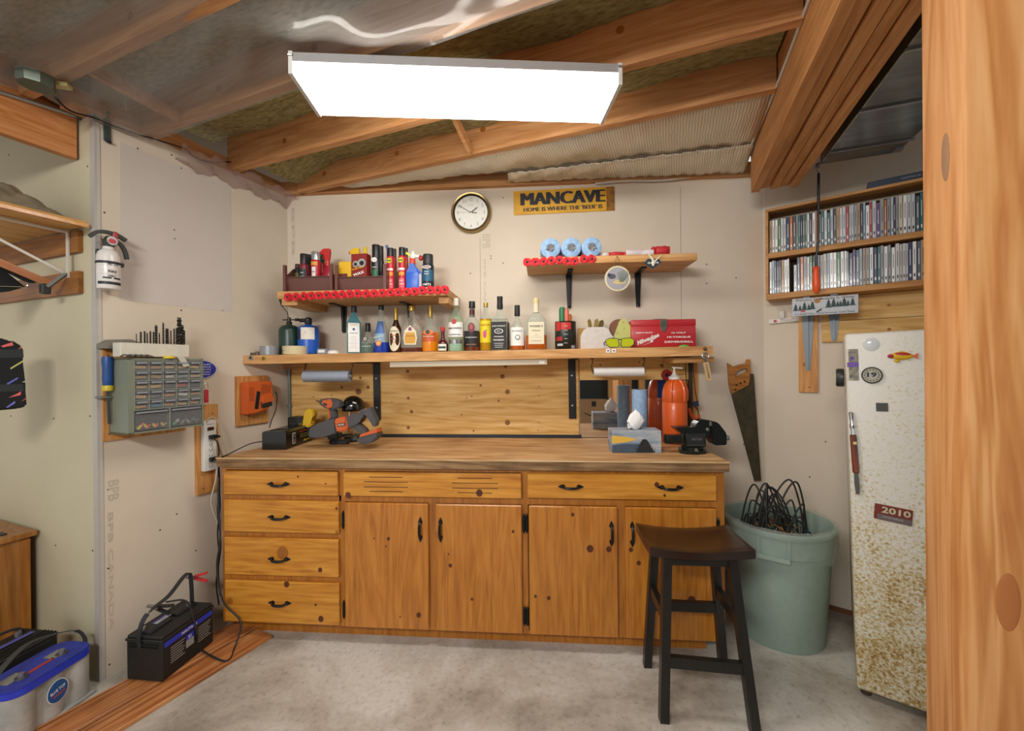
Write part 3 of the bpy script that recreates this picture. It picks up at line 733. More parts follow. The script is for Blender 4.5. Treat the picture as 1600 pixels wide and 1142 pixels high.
m.geo(vs, fs, BAG); m.solo('bin_liner', 'clear plastic bag lining the garbage can, folded over its rim', 'plastic bag', c0)
# coiled cables in the can
CABB = plain('2c2b2a', .5); cb = thing('coiled_cable', 'looped dark grey electric cables rising out of the garbage can', 'cable', c0+Vector((0, 0, .3)))
def cz(p): return Vector(p)-Vector((0, 0, .3))
def loopc(x0, y0, x1, y1, top, lean, r=.0045, sq=1.0, z0=.44):
    a = Vector((x0, y0, z0)); b_ = Vector((x1, y1, z0)); md = (a+b_)/2
    pts = [a, a*.72+b_*.28+Vector((lean*.5-.05*sq*(x1-x0), 0, (top-z0)*.68)), md+Vector((lean, 0, top-z0)), a*.28+b_*.72+Vector((lean*.5+.05*sq*(x1-x0), 0, (top-z0)*.72)), b_]
    m = M(); m.tube(smooth_path([cz(p) for p in pts], 7), r, CABB, 8); m.part('loop', cb)
loopc(-.17, .05, -.03, .0, .745, 0); loopc(-.13, .02, .03, .0, .755, .0); loopc(-.11, -.02, .09, .02, .74, -.03)
loopc(-.09, .0, .12, .03, .735, -.04); loopc(-.07, .03, .15, .0, .775, .03); loopc(-.05, -.03, .17, .02, .77, .03)
for q_ in range(9): loopc(-.16+.022*q_, .05-.012*q_, -.02+.02*q_, -.05+.013*((q_*5)%7), .60+.02*((q_*3) % 7), -.05+.012*q_, .0042)
loopc(-.10, .05, .06, -.03, .69, -.02); loopc(-.12, -.04, .10, -.02, .65, -.02); loopc(-.04, .03, .19, -.04, .60, -.04); loopc(-.15, .06, .13, -.07, .62, -.05); loopc(-.08, -.06, -.02, .05, .76, .0)
rnd = random.Random(4)
cols = ['2f3a36', '3a3028', 'a3762c', '2c6a5c', '6a4a34', '28486a', '8a8470']
tg = thing('wire_tangle', 'tangle of thin coloured wires lying in the garbage can', 'wires', c0+Vector((0, 0, .455)))
for k in range(26):
    m = M(); pts = []
    cx, cy = rnd.uniform(-.11, .07), rnd.uniform(-.08, .07); R_ = rnd.uniform(.04, .09); ph = rnd.uniform(0, 6)
    for t_ in range(9): pts.append((cx+R_*math.cos(ph+t_*.75), cy+R_*math.sin(ph+t_*.75), rnd.uniform(.0, .10)))
    m.tube(smooth_path(pts, 5), rnd.choice([.002, .003]), plain(cols[k % 7], .5), 6); m.part('wire', tg)
m = M(); m.lathe([(.0001, 0), (.026, 0), (.03, .02), (.022, .045), (.0001, .05)], plain('4c86c4', .5), seg=16); m.solo('blue_plug', 'pale blue plastic cap among the cables in the garbage can', 'cap', c0+Vector((.11, -.09, .44)))
m = M(); m.lathe([(.0001, 0), (.19, 0), (.205, .04), (.0001, .12)], plain('3a3f38', .9), seg=24); m.solo('cable_heap', 'dark heap of old cable filling the garbage can', 'cable', c0+Vector((0, 0, .35)), kind='stuff')
# ================================================================ rusty fridge
RUST, nt, b = base_mat('rusty_enamel'); N = nt.nodes; Lk = nt.links
tc = N.new('ShaderNodeTexCoord'); sep = N.new('ShaderNodeSeparateXYZ'); Lk.new(tc.outputs['Object'], sep.inputs[0])
n1 = N.new('ShaderNodeTexNoise'); n1.inputs['Scale'].default_value = 95; n1.inputs['Detail'].default_value = 8; n1.inputs['Roughness'].default_value = .7; Lk.new(tc.outputs['Object'], n1.inputs['Vector'])
n2 = N.new('ShaderNodeTexNoise'); n2.inputs['Scale'].default_value = 5; n2.inputs['Detail'].default_value = 5; Lk.new(tc.outputs['Object'], n2.inputs['Vector'])
mr_ = N.new('ShaderNodeMapRange'); mr_.inputs['From Min'].default_value = 1.15; mr_.inputs['From Max'].default_value = .25; mr_.inputs['To Min'].default_value = -.09; mr_.inputs['To Max'].default_value = .08
Lk.new(sep.outputs['Z'], mr_.inputs['Value'])
a1 = N.new('ShaderNodeMath'); a1.operation = 'ADD'; Lk.new(n1.outputs['Fac'], a1.inputs[0]); Lk.new(mr_.outputs[0], a1.inputs[1])
a2 = N.new('ShaderNodeMath'); a2.operation = 'MULTIPLY_ADD'; a2.inputs[1].default_value = .35; Lk.new(n2.outputs['Fac'], a2.inputs[0]); Lk.new(a1.outputs[0], a2.inputs[2])
r = ramp(N, [(.62, 'dcdad2'), (.72, 'cfc6a6'), (.80, 'b39a62'), (.87, '96703a'), (.94, '5a4028')]); Lk.new(a2.outputs[0], r.inputs['Fac'])
Lk.new(r.outputs[0], b.inputs['Base Color']); setc(b, 'Roughness', .45)
fp = on_z(1339, 1076, .03)
fg = thing('refrigerator', 'old white refrigerator with a rust-speckled door, beside the wooden post', 'refrigerator', (fp.x, fp.y, 0), FR.ang, rot=(0, rad(-1.2), FR.ang))
m = M(); m.box((.33, .335, .77), (.66, .58, 1.48), RUST, .012, seg=2); m.part('body', fg)
m = M(); m.box((.33, .02, .77), (.66, .045, 1.475), RUST, .01, seg=3); dr = m.part('door', fg)
for sx in (.03, .63):
    m = M(); m.cyl((sx, .04, .003), (sx, .04, .04), .018, plain('4a3a2a', .8)); m.part('foot', fg)
def fr_at(px, py):   # local coordinates on the door face
    p = on_plane(px, py, Vector((fp.x, fp.y, 0)), FR.out); x = (p-Vector((fp.x, fp.y, 0))).dot(FR.ux); z = p.z
    t_ = rad(1.2); return x*math.cos(t_)+z*math.sin(t_), -x*math.sin(t_)+z*math.cos(t_)
RG = FR.ang
def on_door(m, name, label, cat, px, py, tilt=0, d=.0035):
    x, z = fr_at(px, py); t_ = rad(1.2)
    X = x*math.cos(t_)-z*math.sin(t_); Z = x*math.sin(t_)+z*math.cos(t_)
    loc = Vector((fp.x, fp.y, 0))+FR.ux*X+FR.out*d+Vector((0, 0, Z))
    if isinstance(m, M): return m.solo(name, label, cat, loc, rot=(0, rad(-1.2+tilt), FR.ang))
    return thing(name, label, cat, loc, rot=(0, rad(-1.2+tilt), FR.ang))
m = M(); m.box((0, .0015, 0), (.04, .001, .132), plain('ddd5c2', .6))
m.text('VALLEY', (0, .0008, .052), .004, BLACK, w=.026); m.disc((0, .0006, .028), .007, plain('5a3c8c', .5), 16); m.box((.001, .0008, .001), (.036, .0006, .02), plain('6a4aa0', .5))
for k in range(9): m.box((-.009+.0028*k, .0008, -.05), (.0014 if k % 2 else .0008, .0005, .015), BLACK)
on_door(m, 'paper_sticker', 'tall cream paper sticker with purple band at the refrigerator door corner', 'sticker', 1332, 570)
m = M(); m.lathe([(.0001, -.002), (.024, -.002), (.027, .0), (.022, .004), (.0001, .006)], glassy('e8eef0', .3, .1), (0, 0, 0), 24, 'Y'); on_door(m, 'suction_disc', 'round clear plastic disc on the refrigerator door', 'suction disc', 1361, 538, d=.004)
t = on_door(None, 'round_magnet', 'round black-rimmed badge magnet with dark lettering on the refrigerator door', 'magnet', 1362, 586, d=.008)
m = M(); m.lathe([(.029, .002), (.029, -.004), (.031, -.006), (.033, -.004), (.033, .002)], DARK, seg=28, ax='Y', caps=False); m.part('rim', t)
m = M(); m.lathe([(.03, -.0015), (.0001, -.002)], plain('b8b4a0', .5), seg=28, ax='Y'); m.text('19', (0, -.0028, .002), .02, plain('1c2744', .5), w=.03, bold=.04)
for k in range(14): m.text('x', (.022*math.cos(k*.45), -.0028, .022*math.sin(k*.45)), .006, DARK)
m.part('face', t)
t = on_door(None, 'fish_magnet', 'yellow and red fish magnet on the refrigerator door', 'magnet', 1408, 556, 4, d=.008)
m = M(); YEL = plain('e0b414', .5); REDF = plain('b8322a', .5)
m.ball((0, 0, 0), (.033, .008, .015), YEL, 20, 10); m.ball((.002, -.002, .006), (.025, .007, .008), REDF, 14, 8); m.ball((-.03, -.001, -.002), (.011, .007, .008), plain('a82a30', .5), 12, 8); m.part('fish_body', t)
m = M(); m.prism([(.028, 0), (.047, .012), (.044, 0), (.048, -.011)], -.003, .002, plain('e06a1c', .5)); m.part('tail', t)
m = M(); m.ball((-.012, -.002, -.02), (.009, .004, .006), YEL, 12, 6); m.part('fin', t)
m = M(); m.prism([(-.015, .012), (.0, .02), (.018, .013)], -.003, .002, YEL); m.part('dorsal_fin', t)
m = M(); m.box((0, 0, 0), (.036, .003, .034), plain('4c4d4c', .6)); on_door(m, 'square_magnet', 'plain dark grey square magnet on the refrigerator door', 'magnet', 1378, 636)
t = on_door(None, 'knife_sharpener', 'long wooden-handled steel tool hung on the refrigerator door', 'tool', 1335, 708, -2, d=.012)
m = M(); m.box((0, 0, 0), (.022, .014, .16), wood('tool_handle', '4a1e10', '6e3018', '8a4020', 'z', 1, .35, .4), .004); m.part('handle', t)
m = M(); m.box((0, 0, .092), (.012, .01, .03), CHROME, .002); m.lathe([(.008, .105), (.009, .12), (.006, .125), (.008, .17), (.0001, .175)], CHROME, seg=12); m.part('clamp', t)
m = M(); m.prism([(-.007, -.08), (.007, -.08), (.008, -.13), (.006, -.165), (-.006, -.165), (-.008, -.13)], -.003, .003, plain('6a6c68', .4, .8)); m.part('blade', t)
m = M(); m.box((.004, -.008, .045), (.011, .002, .011), plain('d9c48a', .5)); m.part('inlay', t)
t = on_door(None, 'number_plate', 'small red and grey number plate reading 2010 on the refrigerator door', 'plate', 1395, 803, 5, d=.006)
m = M(); m.box((0, 0, 0), (.112, .004, .062), plain('7a2c20', .5), .002); m.part('plate', t)
m = M(); m.text('2010', (.008, -.0032, .012), .026, plain('c9c3a4', .5), w=.085, bold=.03); m.box((.004, -.003, -.018), (.1, .001, .02), plain('6c6266', .5)); m.text('ONTARIO', (0, -.004, -.016), .007, plain('b8b0a8', .5), w=.06); m.part('digits', t)
# ================================================================ floor planks, batteries
PLK = wood('floor_plank', '8a4c26', 'b5733f', 'd09660', 'x', .8, .45, .15, .4, ring=.5)
pa = on_z(425, 992, .018); pb = on_z(180, 1142, .018); dv = (pa-pb).normalized(); nv = Vector((-dv.y, dv.x, 0)); pang = math.atan2(dv.y, dv.x)
for k, (off, wd, st_, lab) in enumerate([(.0, .145, 0, 'reddish tongue-and-groove plank on the concrete, nearer the stool'), (.147, .15, -.02, 'reddish plank on the concrete, under the black battery')]):
    L_ = 2.0; end = pa+dv*(0 if k == 0 else .02); cpos = end - dv*(L_/2) + nv*(off+wd/2)
    m = M(); m.box((0, 0, .009), (L_, wd, .018), PLK, .002); m.box((0, wd/2-.02, .0185), (L_, .004, .0006), plain('5a3018', .7))
    m.solo('floor_plank', lab, 'plank', (cpos.x, cpos.y, 0), pang, 'floor planks')
BATB = plain('1e1f1e', .55, bump=.2); BLU = plain('2a3ec8', .45); SLOT = plain('111', .6) if 0 else DARK
zb_ = .019
bp_ = on_z(194, 1062, zb_); bt = thing('car_battery', 'black car battery with a blue stripe and red cable clamp, standing on the planks', 'battery', (bp_.x+.01, bp_.y, zb_), rad(-2))
BW_, BL_, BH_ = .175, .27, .195
m = M(); m.box((BW_/2, BL_/2, BH_/2-.01), (BW_, BL_, BH_-.02), BATB, .006); m.box((BW_/2, BL_/2, BH_-.018), (BW_+.006, BL_+.006, .012), BATB, .003); m.part('case', bt)
m = M(); m.box((BW_/2, BL_/2, BH_-.006), (BW_-.004, BL_-.004, .014), BATB, .004); m.part('lid', bt)
for k in (0, 1):
    m = M(); m.box((BW_*.45, .07+.13*k, BH_+.004), (.05, .105, .014), DARK, .006, seg=2); m.part('vent_cap', bt)
m = M(); m.box((BW_*.36, .105, BH_+.0125), (.03, .07, .001), plain('b9bcc4', .5)); m.box((BW_*.30, .105, BH_+.013), (.01, .08, .001), plain('4a44b0', .5)); m.part('top_sticker', bt)
R_ = Matrix.Rotation(rad(90), 4, 'Z'); mxl = Matrix.Translation((BW_+.0012, BL_/2, 0)) @ R_
m = M(); m.geo(*[[(-.125, 0, .142), (.125, 0, .142), (.125, 0, .165), (-.125, 0, .165)], [(0, 1, 2, 3)]], BLU, mxl)
m.text('NAUTILUS', (0, -.0006, .153), .012, WHITE, w=.08, bold=.02, mx=mxl)
for sx in (-.095, .045):
    for k in range(7): m.geo([(sx, -.0004, .122-.011*k), (sx+.07-.006*(k % 3), -.0004, .122-.011*k), (sx+.07-.006*(k % 3), -.0004, .125-.011*k), (sx, -.0004, .125-.011*k)], [(0, 1, 2, 3)], plain('b9b9b5', .6), mxl)
m.geo([(-.02, -.0004, .07), (.022, -.0004, .07), (.022, -.0004, .105), (-.02, -.0004, .105)], [(0, 1, 2, 3)], plain('9a9aa0', .6), mxl)
m.geo([(-.02, -.0006, .105), (.022, -.0006, .105), (.022, -.0006, .13), (-.02, -.0006, .13)], [(0, 1, 2, 3)], BLU, mxl); m.text('31', (0, -.0008, .116), .014, WHITE, bold=.03, mx=mxl)
m.part('side_label', bt)
m = M()
sp = [(BW_*.42, -.006, .15), (BW_*.42, -.008, BH_+.01), (BW_*.44, .01, BH_+.07), (BW_*.5, .05, BH_+.10), (BW_*.5, .12, BH_+.115), (BW_*.5, .19, BH_+.16), (BW_*.5, .225, BH_+.165), (BW_*.5, .235, BH_+.12), (BW_*.5, .24, BH_)]
P_ = smooth_path(sp, 5)
for a, b_ in zip(P_, P_[1:]): m.bar(a, b_+(b_-a)*.1, .02, .004, DARK, up=(0, .6, .8) if abs((b_-a).normalized().z) < .6 else (0, 1, 0))
m.part('carry_strap', bt)
m = M()
for s in (0, 1): m.box((BW_/2, -.004, .15+.012*s), (BW_*.8, .008, .003), BATB)
m.part('case_rib', bt, kind='stuff')
m = M(); m.lathe([(.012, 0), (.01, .022), (.0001, .023)], STEEL, (BW_*.3, .03, BH_), 14); m.part('terminal', bt)
m = M(); m.lathe([(.012, 0), (.01, .022), (.0001, .023)], STEEL, (BW_*.5, BL_-.05, BH_), 14); m.part('terminal', bt)
def clampo(loc, rz, colr, label, tilt=0):
    t = thing('cable_clamp', label, 'clamp', loc, rot=(0, rad(tilt), rz))
    for s in (-1, 1):
        m = M(); m.bar((-.012, 0, s*.004), (.05, 0, s*.02), .016, .009, plain(colr, .45)); m.part('grip', t)
        m = M(); m.bar((-.012, 0, s*.004), (-.05, 0, s*.003), .012, .004, STEEL); m.part('jaw', t)
    m = M(); m.cyl((-.008, -.01, 0), (-.008, .01, 0), .006, STEEL, seg=12); m.part('spring', t)
    return t
bw = lambda x, y, z: Vector((bp_.x+.01+x, bp_.y+y, zb_+z))
clampo(bw(.098, .262, BH_+.125), rad(5), 'd23a3a', 'red-handled battery clamp biting the strap of the black battery')
clampo(bw(.075, .085, BH_+.075), rad(20), '26282a', 'black-handled battery clamp on the near post of the black battery', 20)
# cable from the clamps down to the planks and up to the bench
g1 = on_z(306, 1003, .06); g2 = on_z(352, 1033, .022); g3 = on_z(367, 1010, .024)
c1 = bw(.19, .14, .10)
up_ = [(376, 972, .10), (352, 945, .25), (342, 915, .35), (339, 880, .45), (344, 840, .58), (341, 780, .75), (342, 745, .88)]
pts = [bw(.10, .09, BH_+.10), bw(.155, .14, BH_+.075), bw(.186, .15, BH_-.03), bw(.192, .16, .09), g1+Vector((.0, 0, -.02)), g2, g3]
for px, py, z in up_:
    pp = on_y(px, py, 1.95); pts.append(pp)
o0 = pts[0].copy(); m = M(); m.tube(smooth_path([p-o0 for p in pts], 7), .0042, DARK, 8)
m.solo('charger_cable', 'black charger cable running from the battery clamps up beside the cabinet', 'cable', o0)
# blue-topped three-cell battery
b2 = thing('marine_battery', 'grey three-cell battery with a bright blue lid, in the bottom left corner', 'battery', (-2.095, 1.345, 0.0), rad(-1))
LG = noisy('battery_grey', [(.35, '8f918d'), (.6, 'b9bab5')], 6, 10, .6)
rW, rL = .165, .275
m = M()
for k in range(3): m.lathe([(.0001, .012), (.046, .012), (.048, .03), (.048, .185), (.0001, .185)], LG, (rW-.048, .048+k*.0895, 0), 24); m.lathe([(.0001, .012), (.046, .012), (.048, .03), (.048, .185), (.0001, .185)], LG, (.048, .048+k*.0895, 0), 24)
m.box((rW/2, rL/2, .1), (rW-.03, rL-.05, .17), LG); m.box((rW/2, rL/2, .008), (rW+.004, rL, .016), LG, .004); m.part('cells', b2)
def stadium(w_, l_, r_, n=10):
    out = []
    for cx, cy, a0 in ((w_-r_, r_, -90), (w_-r_, l_-r_, 0), (r_, l_-r_, 90), (r_, r_, 180)):
        for k in range(n+1): a = rad(a0+90*k/n); out.append((cx+r_*math.cos(a), cy+r_*math.sin(a)))
    return out
m = M(); m.prism([(x-.004, y-.004) for x, y in stadium(rW+.008, rL+.008, .055)], .183, .206, BLU, 'xy'); m.prism(stadium(rW, rL, .05), .205, .214, plain('3444b4', .6, var=.25), 'xy'); m.part('lid', b2)
for yy in (.07, .20):
    m = M(); m.lathe([(.011, .213), (.0095, .232), (.0001, .233)], STEEL, (rW*.62, yy, 0), 14); m.lathe([(.02, .213), (.018, .219), (.0001, .22)], plain('5a5c5e', .4, .6), (rW*.62, yy, 0), 14); m.part('terminal', b2)
m = M(); m.box((rW*.45, .06, .2148), (.05, .06, .0015), plain('8a8a7c', .6)); m.box((rW*.5, .195, .2148), (.05, .05, .0015), plain('8c8c80', .6)); m.box((rW*.6, .13, .2148), (.014, .09, .0015), plain('b23a30', .5)); m.part('top_sticker', b2)
mxl = Matrix.Translation((rW+.0015, .048+.0895, 0)) @ R_
m = M(); m.disc((0, 0, .115), .036, WHITE, 26, rz=.045, y=.001); m.disc((0, -.001, .115), .033, plain('1c5a9a', .4), 26, rz=.042, y=.001); m.text('BLUE TOP', (0, -.0015, .12), .012, plain('e8f0f4', .5), w=.05, bold=.02, tilt=12); m.text('MARINE', (.004, -.0015, .102), .008, plain('d8483a', .5), w=.04, bold=.03, tilt=12)
m.xf(Matrix.Translation((0, 0, 0))); 
for v in m.bm.verts: v.co = mxl @ v.co
m.part('oval_badge', b2)
m = M(); P_ = smooth_path([(rW*.5, -.012, .16), (rW*.5, -.01, .22), (rW*.42, .03, .265), (rW*.3, .12, .30), (rW*.35, .2, .29), (rW*.55, .26, .27), (rW*.6, .285, .225), (rW*.6, .287, .19)], 6)
for a, b_ in zip(P_, P_[1:]): m.bar(a, b_+(b_-a)*.1, .018, .004, plain('3c3c38', .7), up=(0, .6, .8) if abs((b_-a).normalized().z) < .6 else (0, 1, 0))
m.part('carry_strap', b2)
# older black battery behind it
b3 = thing('car_battery', 'dusty black battery behind the blue-topped one, against the alcove wall', 'battery', (-2.33, 1.36, 0), rad(-4))
m = M(); m.box((.085, .15, .11), (.17, .30, .22), BATB, .006); m.part('case', b3)
m = M(); m.box((.085, .15, .226), (.174, .304, .016), BATB, .004)
for k in range(4): m.box((.11+.018*k, .15, .236), (.006, .29, .008), BATB)
m.part('lid', b3)
m = M(); m.box((.075, .07, .2405), (.022, .1, .001), plain('6a6cb0', .5)); m.box((.075, .21, .2405), (.022, .13, .001), plain('5a5ca8', .5)); m.part('top_sticker', b3)
for yy in (.05, .25):
    m = M(); m.lathe([(.012, .232), (.01, .255), (.0001, .256)], STEEL, (.035, yy, 0), 14); m.part('terminal', b3)
m = M(); m.tube(smooth_path([(.02, .02, .24), (.02, .06, .265), (.02, .15, .27), (.02, .24, .265), (.02, .28, .24)], 6), .006, DARK, 8); m.part('carry_handle', b3)
# wooden chest in the alcove
cp = FA.at(60, 822)
CH = wood('chest_wood', '7e4e1c', 'a2692a', 'b98040', 'z', .8, .4, .2)
cw = .7; cx_, cz_ = cp; ch = thing('wooden_chest', 'brown wooden chest against the alcove wall at far left', 'chest', FA.pt(cx_, 0, 0), FA.ang)
m = M(); m.box((-cw/2, -.26, .29), (cw, .46, .58), CH, .003); m.part('chest_body', ch)
m = M(); m.box((-cw/2+.01, -.26, .593), (cw+.03, .5, .025), CH, .004); m.part('lid', ch)
for yy in (-.045, -.475):
    m = M(); m.box((.004, yy, .29), (.008, .03, .56), PINEF, .001); m.part('corner_trim', ch)
m = M(); m.box((-.06, -.1, .608), (.05, .02, .006), DARK); m.part('hinge', ch)
m = M(); m.lathe([(.0001, 0), (.02, 0), (.024, .02), (.02, .05), (.0001, .055)], plain('4a4c3a', .6), seg=16); m.solo('small_jar', 'small dark olive jar on the chest at the far left edge', 'jar', FA.pt(cx_-.19, .12, .606))
# ================================================================ helpers for things on shelves
def sx(px, py, y): return on_y(px, py, y).x
def label_wrap(m, R, z0, z1, half, mat, n=10, off=.0008):
    """curved paper label on the front of a round body of radius R"""
    vs = []; r_ = R+off
    for k in range(n+1):
        a = -half+2*half*k/n
        for z in (z0, z1): vs.append((r_*math.sin(a), -r_*math.cos(a), z))
    return m.geo(vs, [(2*k, 2*k+2, 2*k+3, 2*k+1) for k in range(n)], mat)
def wtext(m, t, R, z, h, mat, w=None, bold=.02, off=.0016, **k):
    return m.text(t, (0, 0, z), h, mat, w=w, bold=bold, bend=R+off, **k)
YM = 2.43
def shelf_spot(px0, px1, ytop, y=YM, ybase=None):
    x0, x1 = sx(px0, 520, y), sx(px1, 520, y); xc = (x0+x1)/2; z = zs(xc)+.001
    top = on_y((px0+px1)/2, ytop, y).z
    return xc, z, (x1-x0)/2, top-z
def bottle(name, label, px0, px1, ytop, prof, glass, liquid=None, fill=.4, cap=None, capz=(.88, 1), capr=.3, y=YM, sup=None, sy=1, group='bottles on the long shelf', deco=None, neck=None):
    """prof: [(radius fraction, height fraction)] outer outline"""
    x, z, R, H = shelf_spot(px0, px1, ytop, y)
    t = thing(name, label, 'bottle', (x, y, z), 0, group)
    m = M(); P = [(max(r_*R, 1e-4), h*H) for r_, h in prof]
    m.lathe([(1e-4, 0)]+P, glass, seg=32, sup=sup, sy=sy); m.part('glass_body', t)
    if liquid:
        Q = [(max(r_*R+.0004, 1e-4), h*H) for r_, h in prof if h <= fill]
        def rat(h):
            for (a, b), (c, d_) in zip(prof, prof[1:]):
                if b <= h <= d_: return a+(c-a)*(h-b)/max(d_-b, 1e-6)
            return prof[-1][0]
        Q.append((rat(fill)*R+.0004, fill*H)); Q.append((1e-4, fill*H)); Q = [(r_, max(h, .003)) for r_, h in Q]
        m = M(); m.lathe([(1e-4, .003)]+Q, liquid, seg=32, sup=sup, sy=sy); m.part('liquid', t)
    if cap:
        m = M(); m.lathe([(1e-4, capz[0]*H), (capr*R, capz[0]*H), (capr*R*1.02, capz[0]*H+.002), (capr*R*.96, capz[1]*H-.002), (capr*R*.9, capz[1]*H), (1e-4, capz[1]*H)], cap, seg=20); m.part('cap', t)
    if deco:
        m = M(); deco(m, R, H); m.part('paper_label', t)
    return t, R, H
CLEAR = glassy('e4eae4', .88, .04); AMBER = plain('a85008', .12, var=.02); GOLDL = plain('dc8410', .15); RUML = plain('6a2c08', .15)
PAPER = plain('e6e2d6', .6); PAPERW = plain('efeee9', .55); GOLD = plain('b89a4a', .35, .6); CREAM = plain('e2d9bc', .6)
INK = plain('1d1d20', .6); INKR = plain('b02a24', .5); BLUEI = plain('2a3f86', .5)
# --- pale blue square gin bottle
x, z, R, H = shelf_spot(541, 566, 478)
t = thing('gin_bottle', 'tall square pale blue glass bottle with a long white label and dark cap', 'bottle', (x, YM, z), rad(22), 'bottles on the long shelf')
m = M(); w_ = R*.78; G = glassy('6ab4c4', .6, .05)
m.box((0, 0, H*.33), (2*w_, 2*w_, H*.66), G, .006, seg=2); m.lathe([(w_*1.3, H*.655), (w_*.9, H*.74), (w_*.42, H*.83), (w_*.36, H*.9)], G, seg=4, a0=math.pi/4) ; m.part('glass_body', t)
m = M(); m.cyl((0, 0, H*.86), (0, 0, H), w_*.42, DARK, seg=18); m.part('cap', t)
m = M(); m.box((0, -w_-.0012, H*.33), (w_*1.62, .001, H*.60), PAPERW); m.text('BOMBAY', (0, -w_-.0022, H*.59), .006, GOLD, w=w_*1.1, bold=.03); m.disc((0, -w_-.002, H*.5), .0075, BLUEI, 14); m.text('SAPPHIRE', (0, -w_-.0022, H*.42), .005, BLUEI, w=w_*1.2, bold=.03)
for k in range(6): m.box((0, -w_-.002, H*(.34-.045*k)), (w_*(1.2 if k % 2 else .8), .0005, .0015), plain('9aa0b8', .6))
m.part('paper_label', t)
# --- little green-labelled bottle
def deco(m, R, H):
    label_wrap(m, R*.98, H*.02, H*.33, 1.2, plain('2f5a4a', .5)); m.disc((0, -R*1.02, H*.47), R*.33, INK, 18); m.disc((0, -R*1.03, H*.47), R*.24, PAPER, 18); m.disc((0, -R*1.04, H*.47), R*.12, INK, 14); wtext(m, 'The Glenlivet', R, H*.23, .006, PAPERW, w=R*1.6)
bottle('small_bottle', 'short clear bottle with dark cap and green label, right of the square blue one', 565, 585, 505, [(.95, .0), (1, .03), (1, .33), (.9, .42), (.5, .58), (.36, .66), (.34, .9)], CLEAR, None, cap=BLACK, capz=(.72, 1), capr=.38, deco=deco)
# --- tapered blue bottle
def deco(m, R, H):
    for k, (za, zb, ra, rb, c) in enumerate([(.02, .40, .93, .82, '8fb4d8'), (.40, .66, .82, .42, '4a6ea8')]):
        vs = []
        for i in range(9):
            a = -.85+1.7*i/8
            vs += [((ra*R+.0015)*math.sin(a), -(ra*R+.0015)*math.cos(a), za*H), ((rb*R+.0015)*math.sin(a), -(rb*R+.0015)*math.cos(a), zb*H)]
        m.geo(vs, [(2*i, 2*i+2, 2*i+3, 2*i+1) for i in range(8)], plain(c, .5))
    m.disc((0, -R*.99, H*.20), R*.36, plain('e08a3a', .5), 14); m.disc((0, -R*1.0, H*.20), R*.2, plain('f0b878', .5), 12)
    m.text('HPNOTIQ', (0, -R*1.0, H*.33), .007, PAPERW, w=R*1.3, bold=.03, tilt=10)
bottle('blue_bottle', 'tapering bottle with blue foil neck and orange flower on its pale blue label', 584, 608, 477, [(.98, 0), (1, .02), (.86, .38), (.42, .68), (.34, .76), (.32, .97)], CLEAR, plain('1c3aa0', .2), .22, cap=DARK, capz=(.9, 1), capr=.34, deco=deco, )
bt_ = bpy.data.objects[-1] if 0 else None
# --- brown bottle with oval cream label
BRN = plain('3a1c10', .12)
def deco(m, R, H):
    n = 20; vs = [(0, -R-.0016, H*.3)]
    for k in range(n):
        a = 2*math.pi*k/n; xx = .95*math.cos(a)*1.0; vs.append(((R+.0016)*math.sin(xx), -(R+.0016)*math.cos(xx), H*(.3+.27*math.sin(a))))
    m.geo(vs, [(0, k+1, (k+1) % n+1) for k in range(n)], CREAM)
    wtext(m, 'OLD MEXICO', R, H*.47, .007, plain('2a5a3a', .5), w=R*1.3, off=.003); wtext(m, 'GOLD', R, H*.38, .008, plain('d8702a', .5), w=R*.9, off=.003); wtext(m, 'BAR', R, H*.30, .008, plain('d8702a', .5), w=R*.8, off=.003); wtext(m, 'IMPORTED', R, H*.22, .005, INKR, w=R*1.2, off=.003)
bottle('brown_bottle', 'dark brown bottle with gold neck foil and oval cream label', 609, 629, 480, [(.98, 0), (1, .02), (1, .42), (.72, .55), (.4, .66), (.3, .74), (.28, .97)], BRN, cap=GOLD, capz=(.66, .985), capr=.33, deco=deco)
m = None
# --- broad round decanter, crown style
x, z, R, H = shelf_spot(627, 661, 478)
CW = glassy('e6e2d6', .8, .03)
t, R, H = bottle('decanter_bottle', 'broad round-shouldered cut glass whisky bottle with an orange-gold label', 627, 661, 478,
    [(.93, 0), (.98, .02), (1, .12), (1, .42), (.88, .55), (.55, .68), (.25, .76), (.22, .9)], CW, plain('5a2a1a', .15), .10, cap=GOLD, capz=(.89, 1), capr=.29, sy=.55, sup=3,
    deco=lambda m, R, H: (m.prism([(-.5*R, .16*H), (.5*R, .16*H), (.62*R, .3*H), (.5*R, .46*H), (0, .58*H), (-.5*R, .46*H), (-.62*R, .3*H)], -R*.56-.002, -R*.56, CREAM), m.prism([(-.42*R, .19*H), (.42*R, .19*H), (.52*R, .3*H), (.4*R, .42*H), (-.4*R, .42*H), (-.52*R, .3*H)], -R*.56-.003, -R*.56-.002, plain('d09a34', .5)), m.text('Crown Royal', (0, -R*.56-.004, .345*H), .008, INK, w=R*.8, bold=.01), m.prism([(-.16*R, .46*H), (.16*R, .46*H), (.1*R, .53*H), (-.1*R, .53*H)], -R*.56-.003, -R*.56-.002, plain('7a2a6a', .5))))
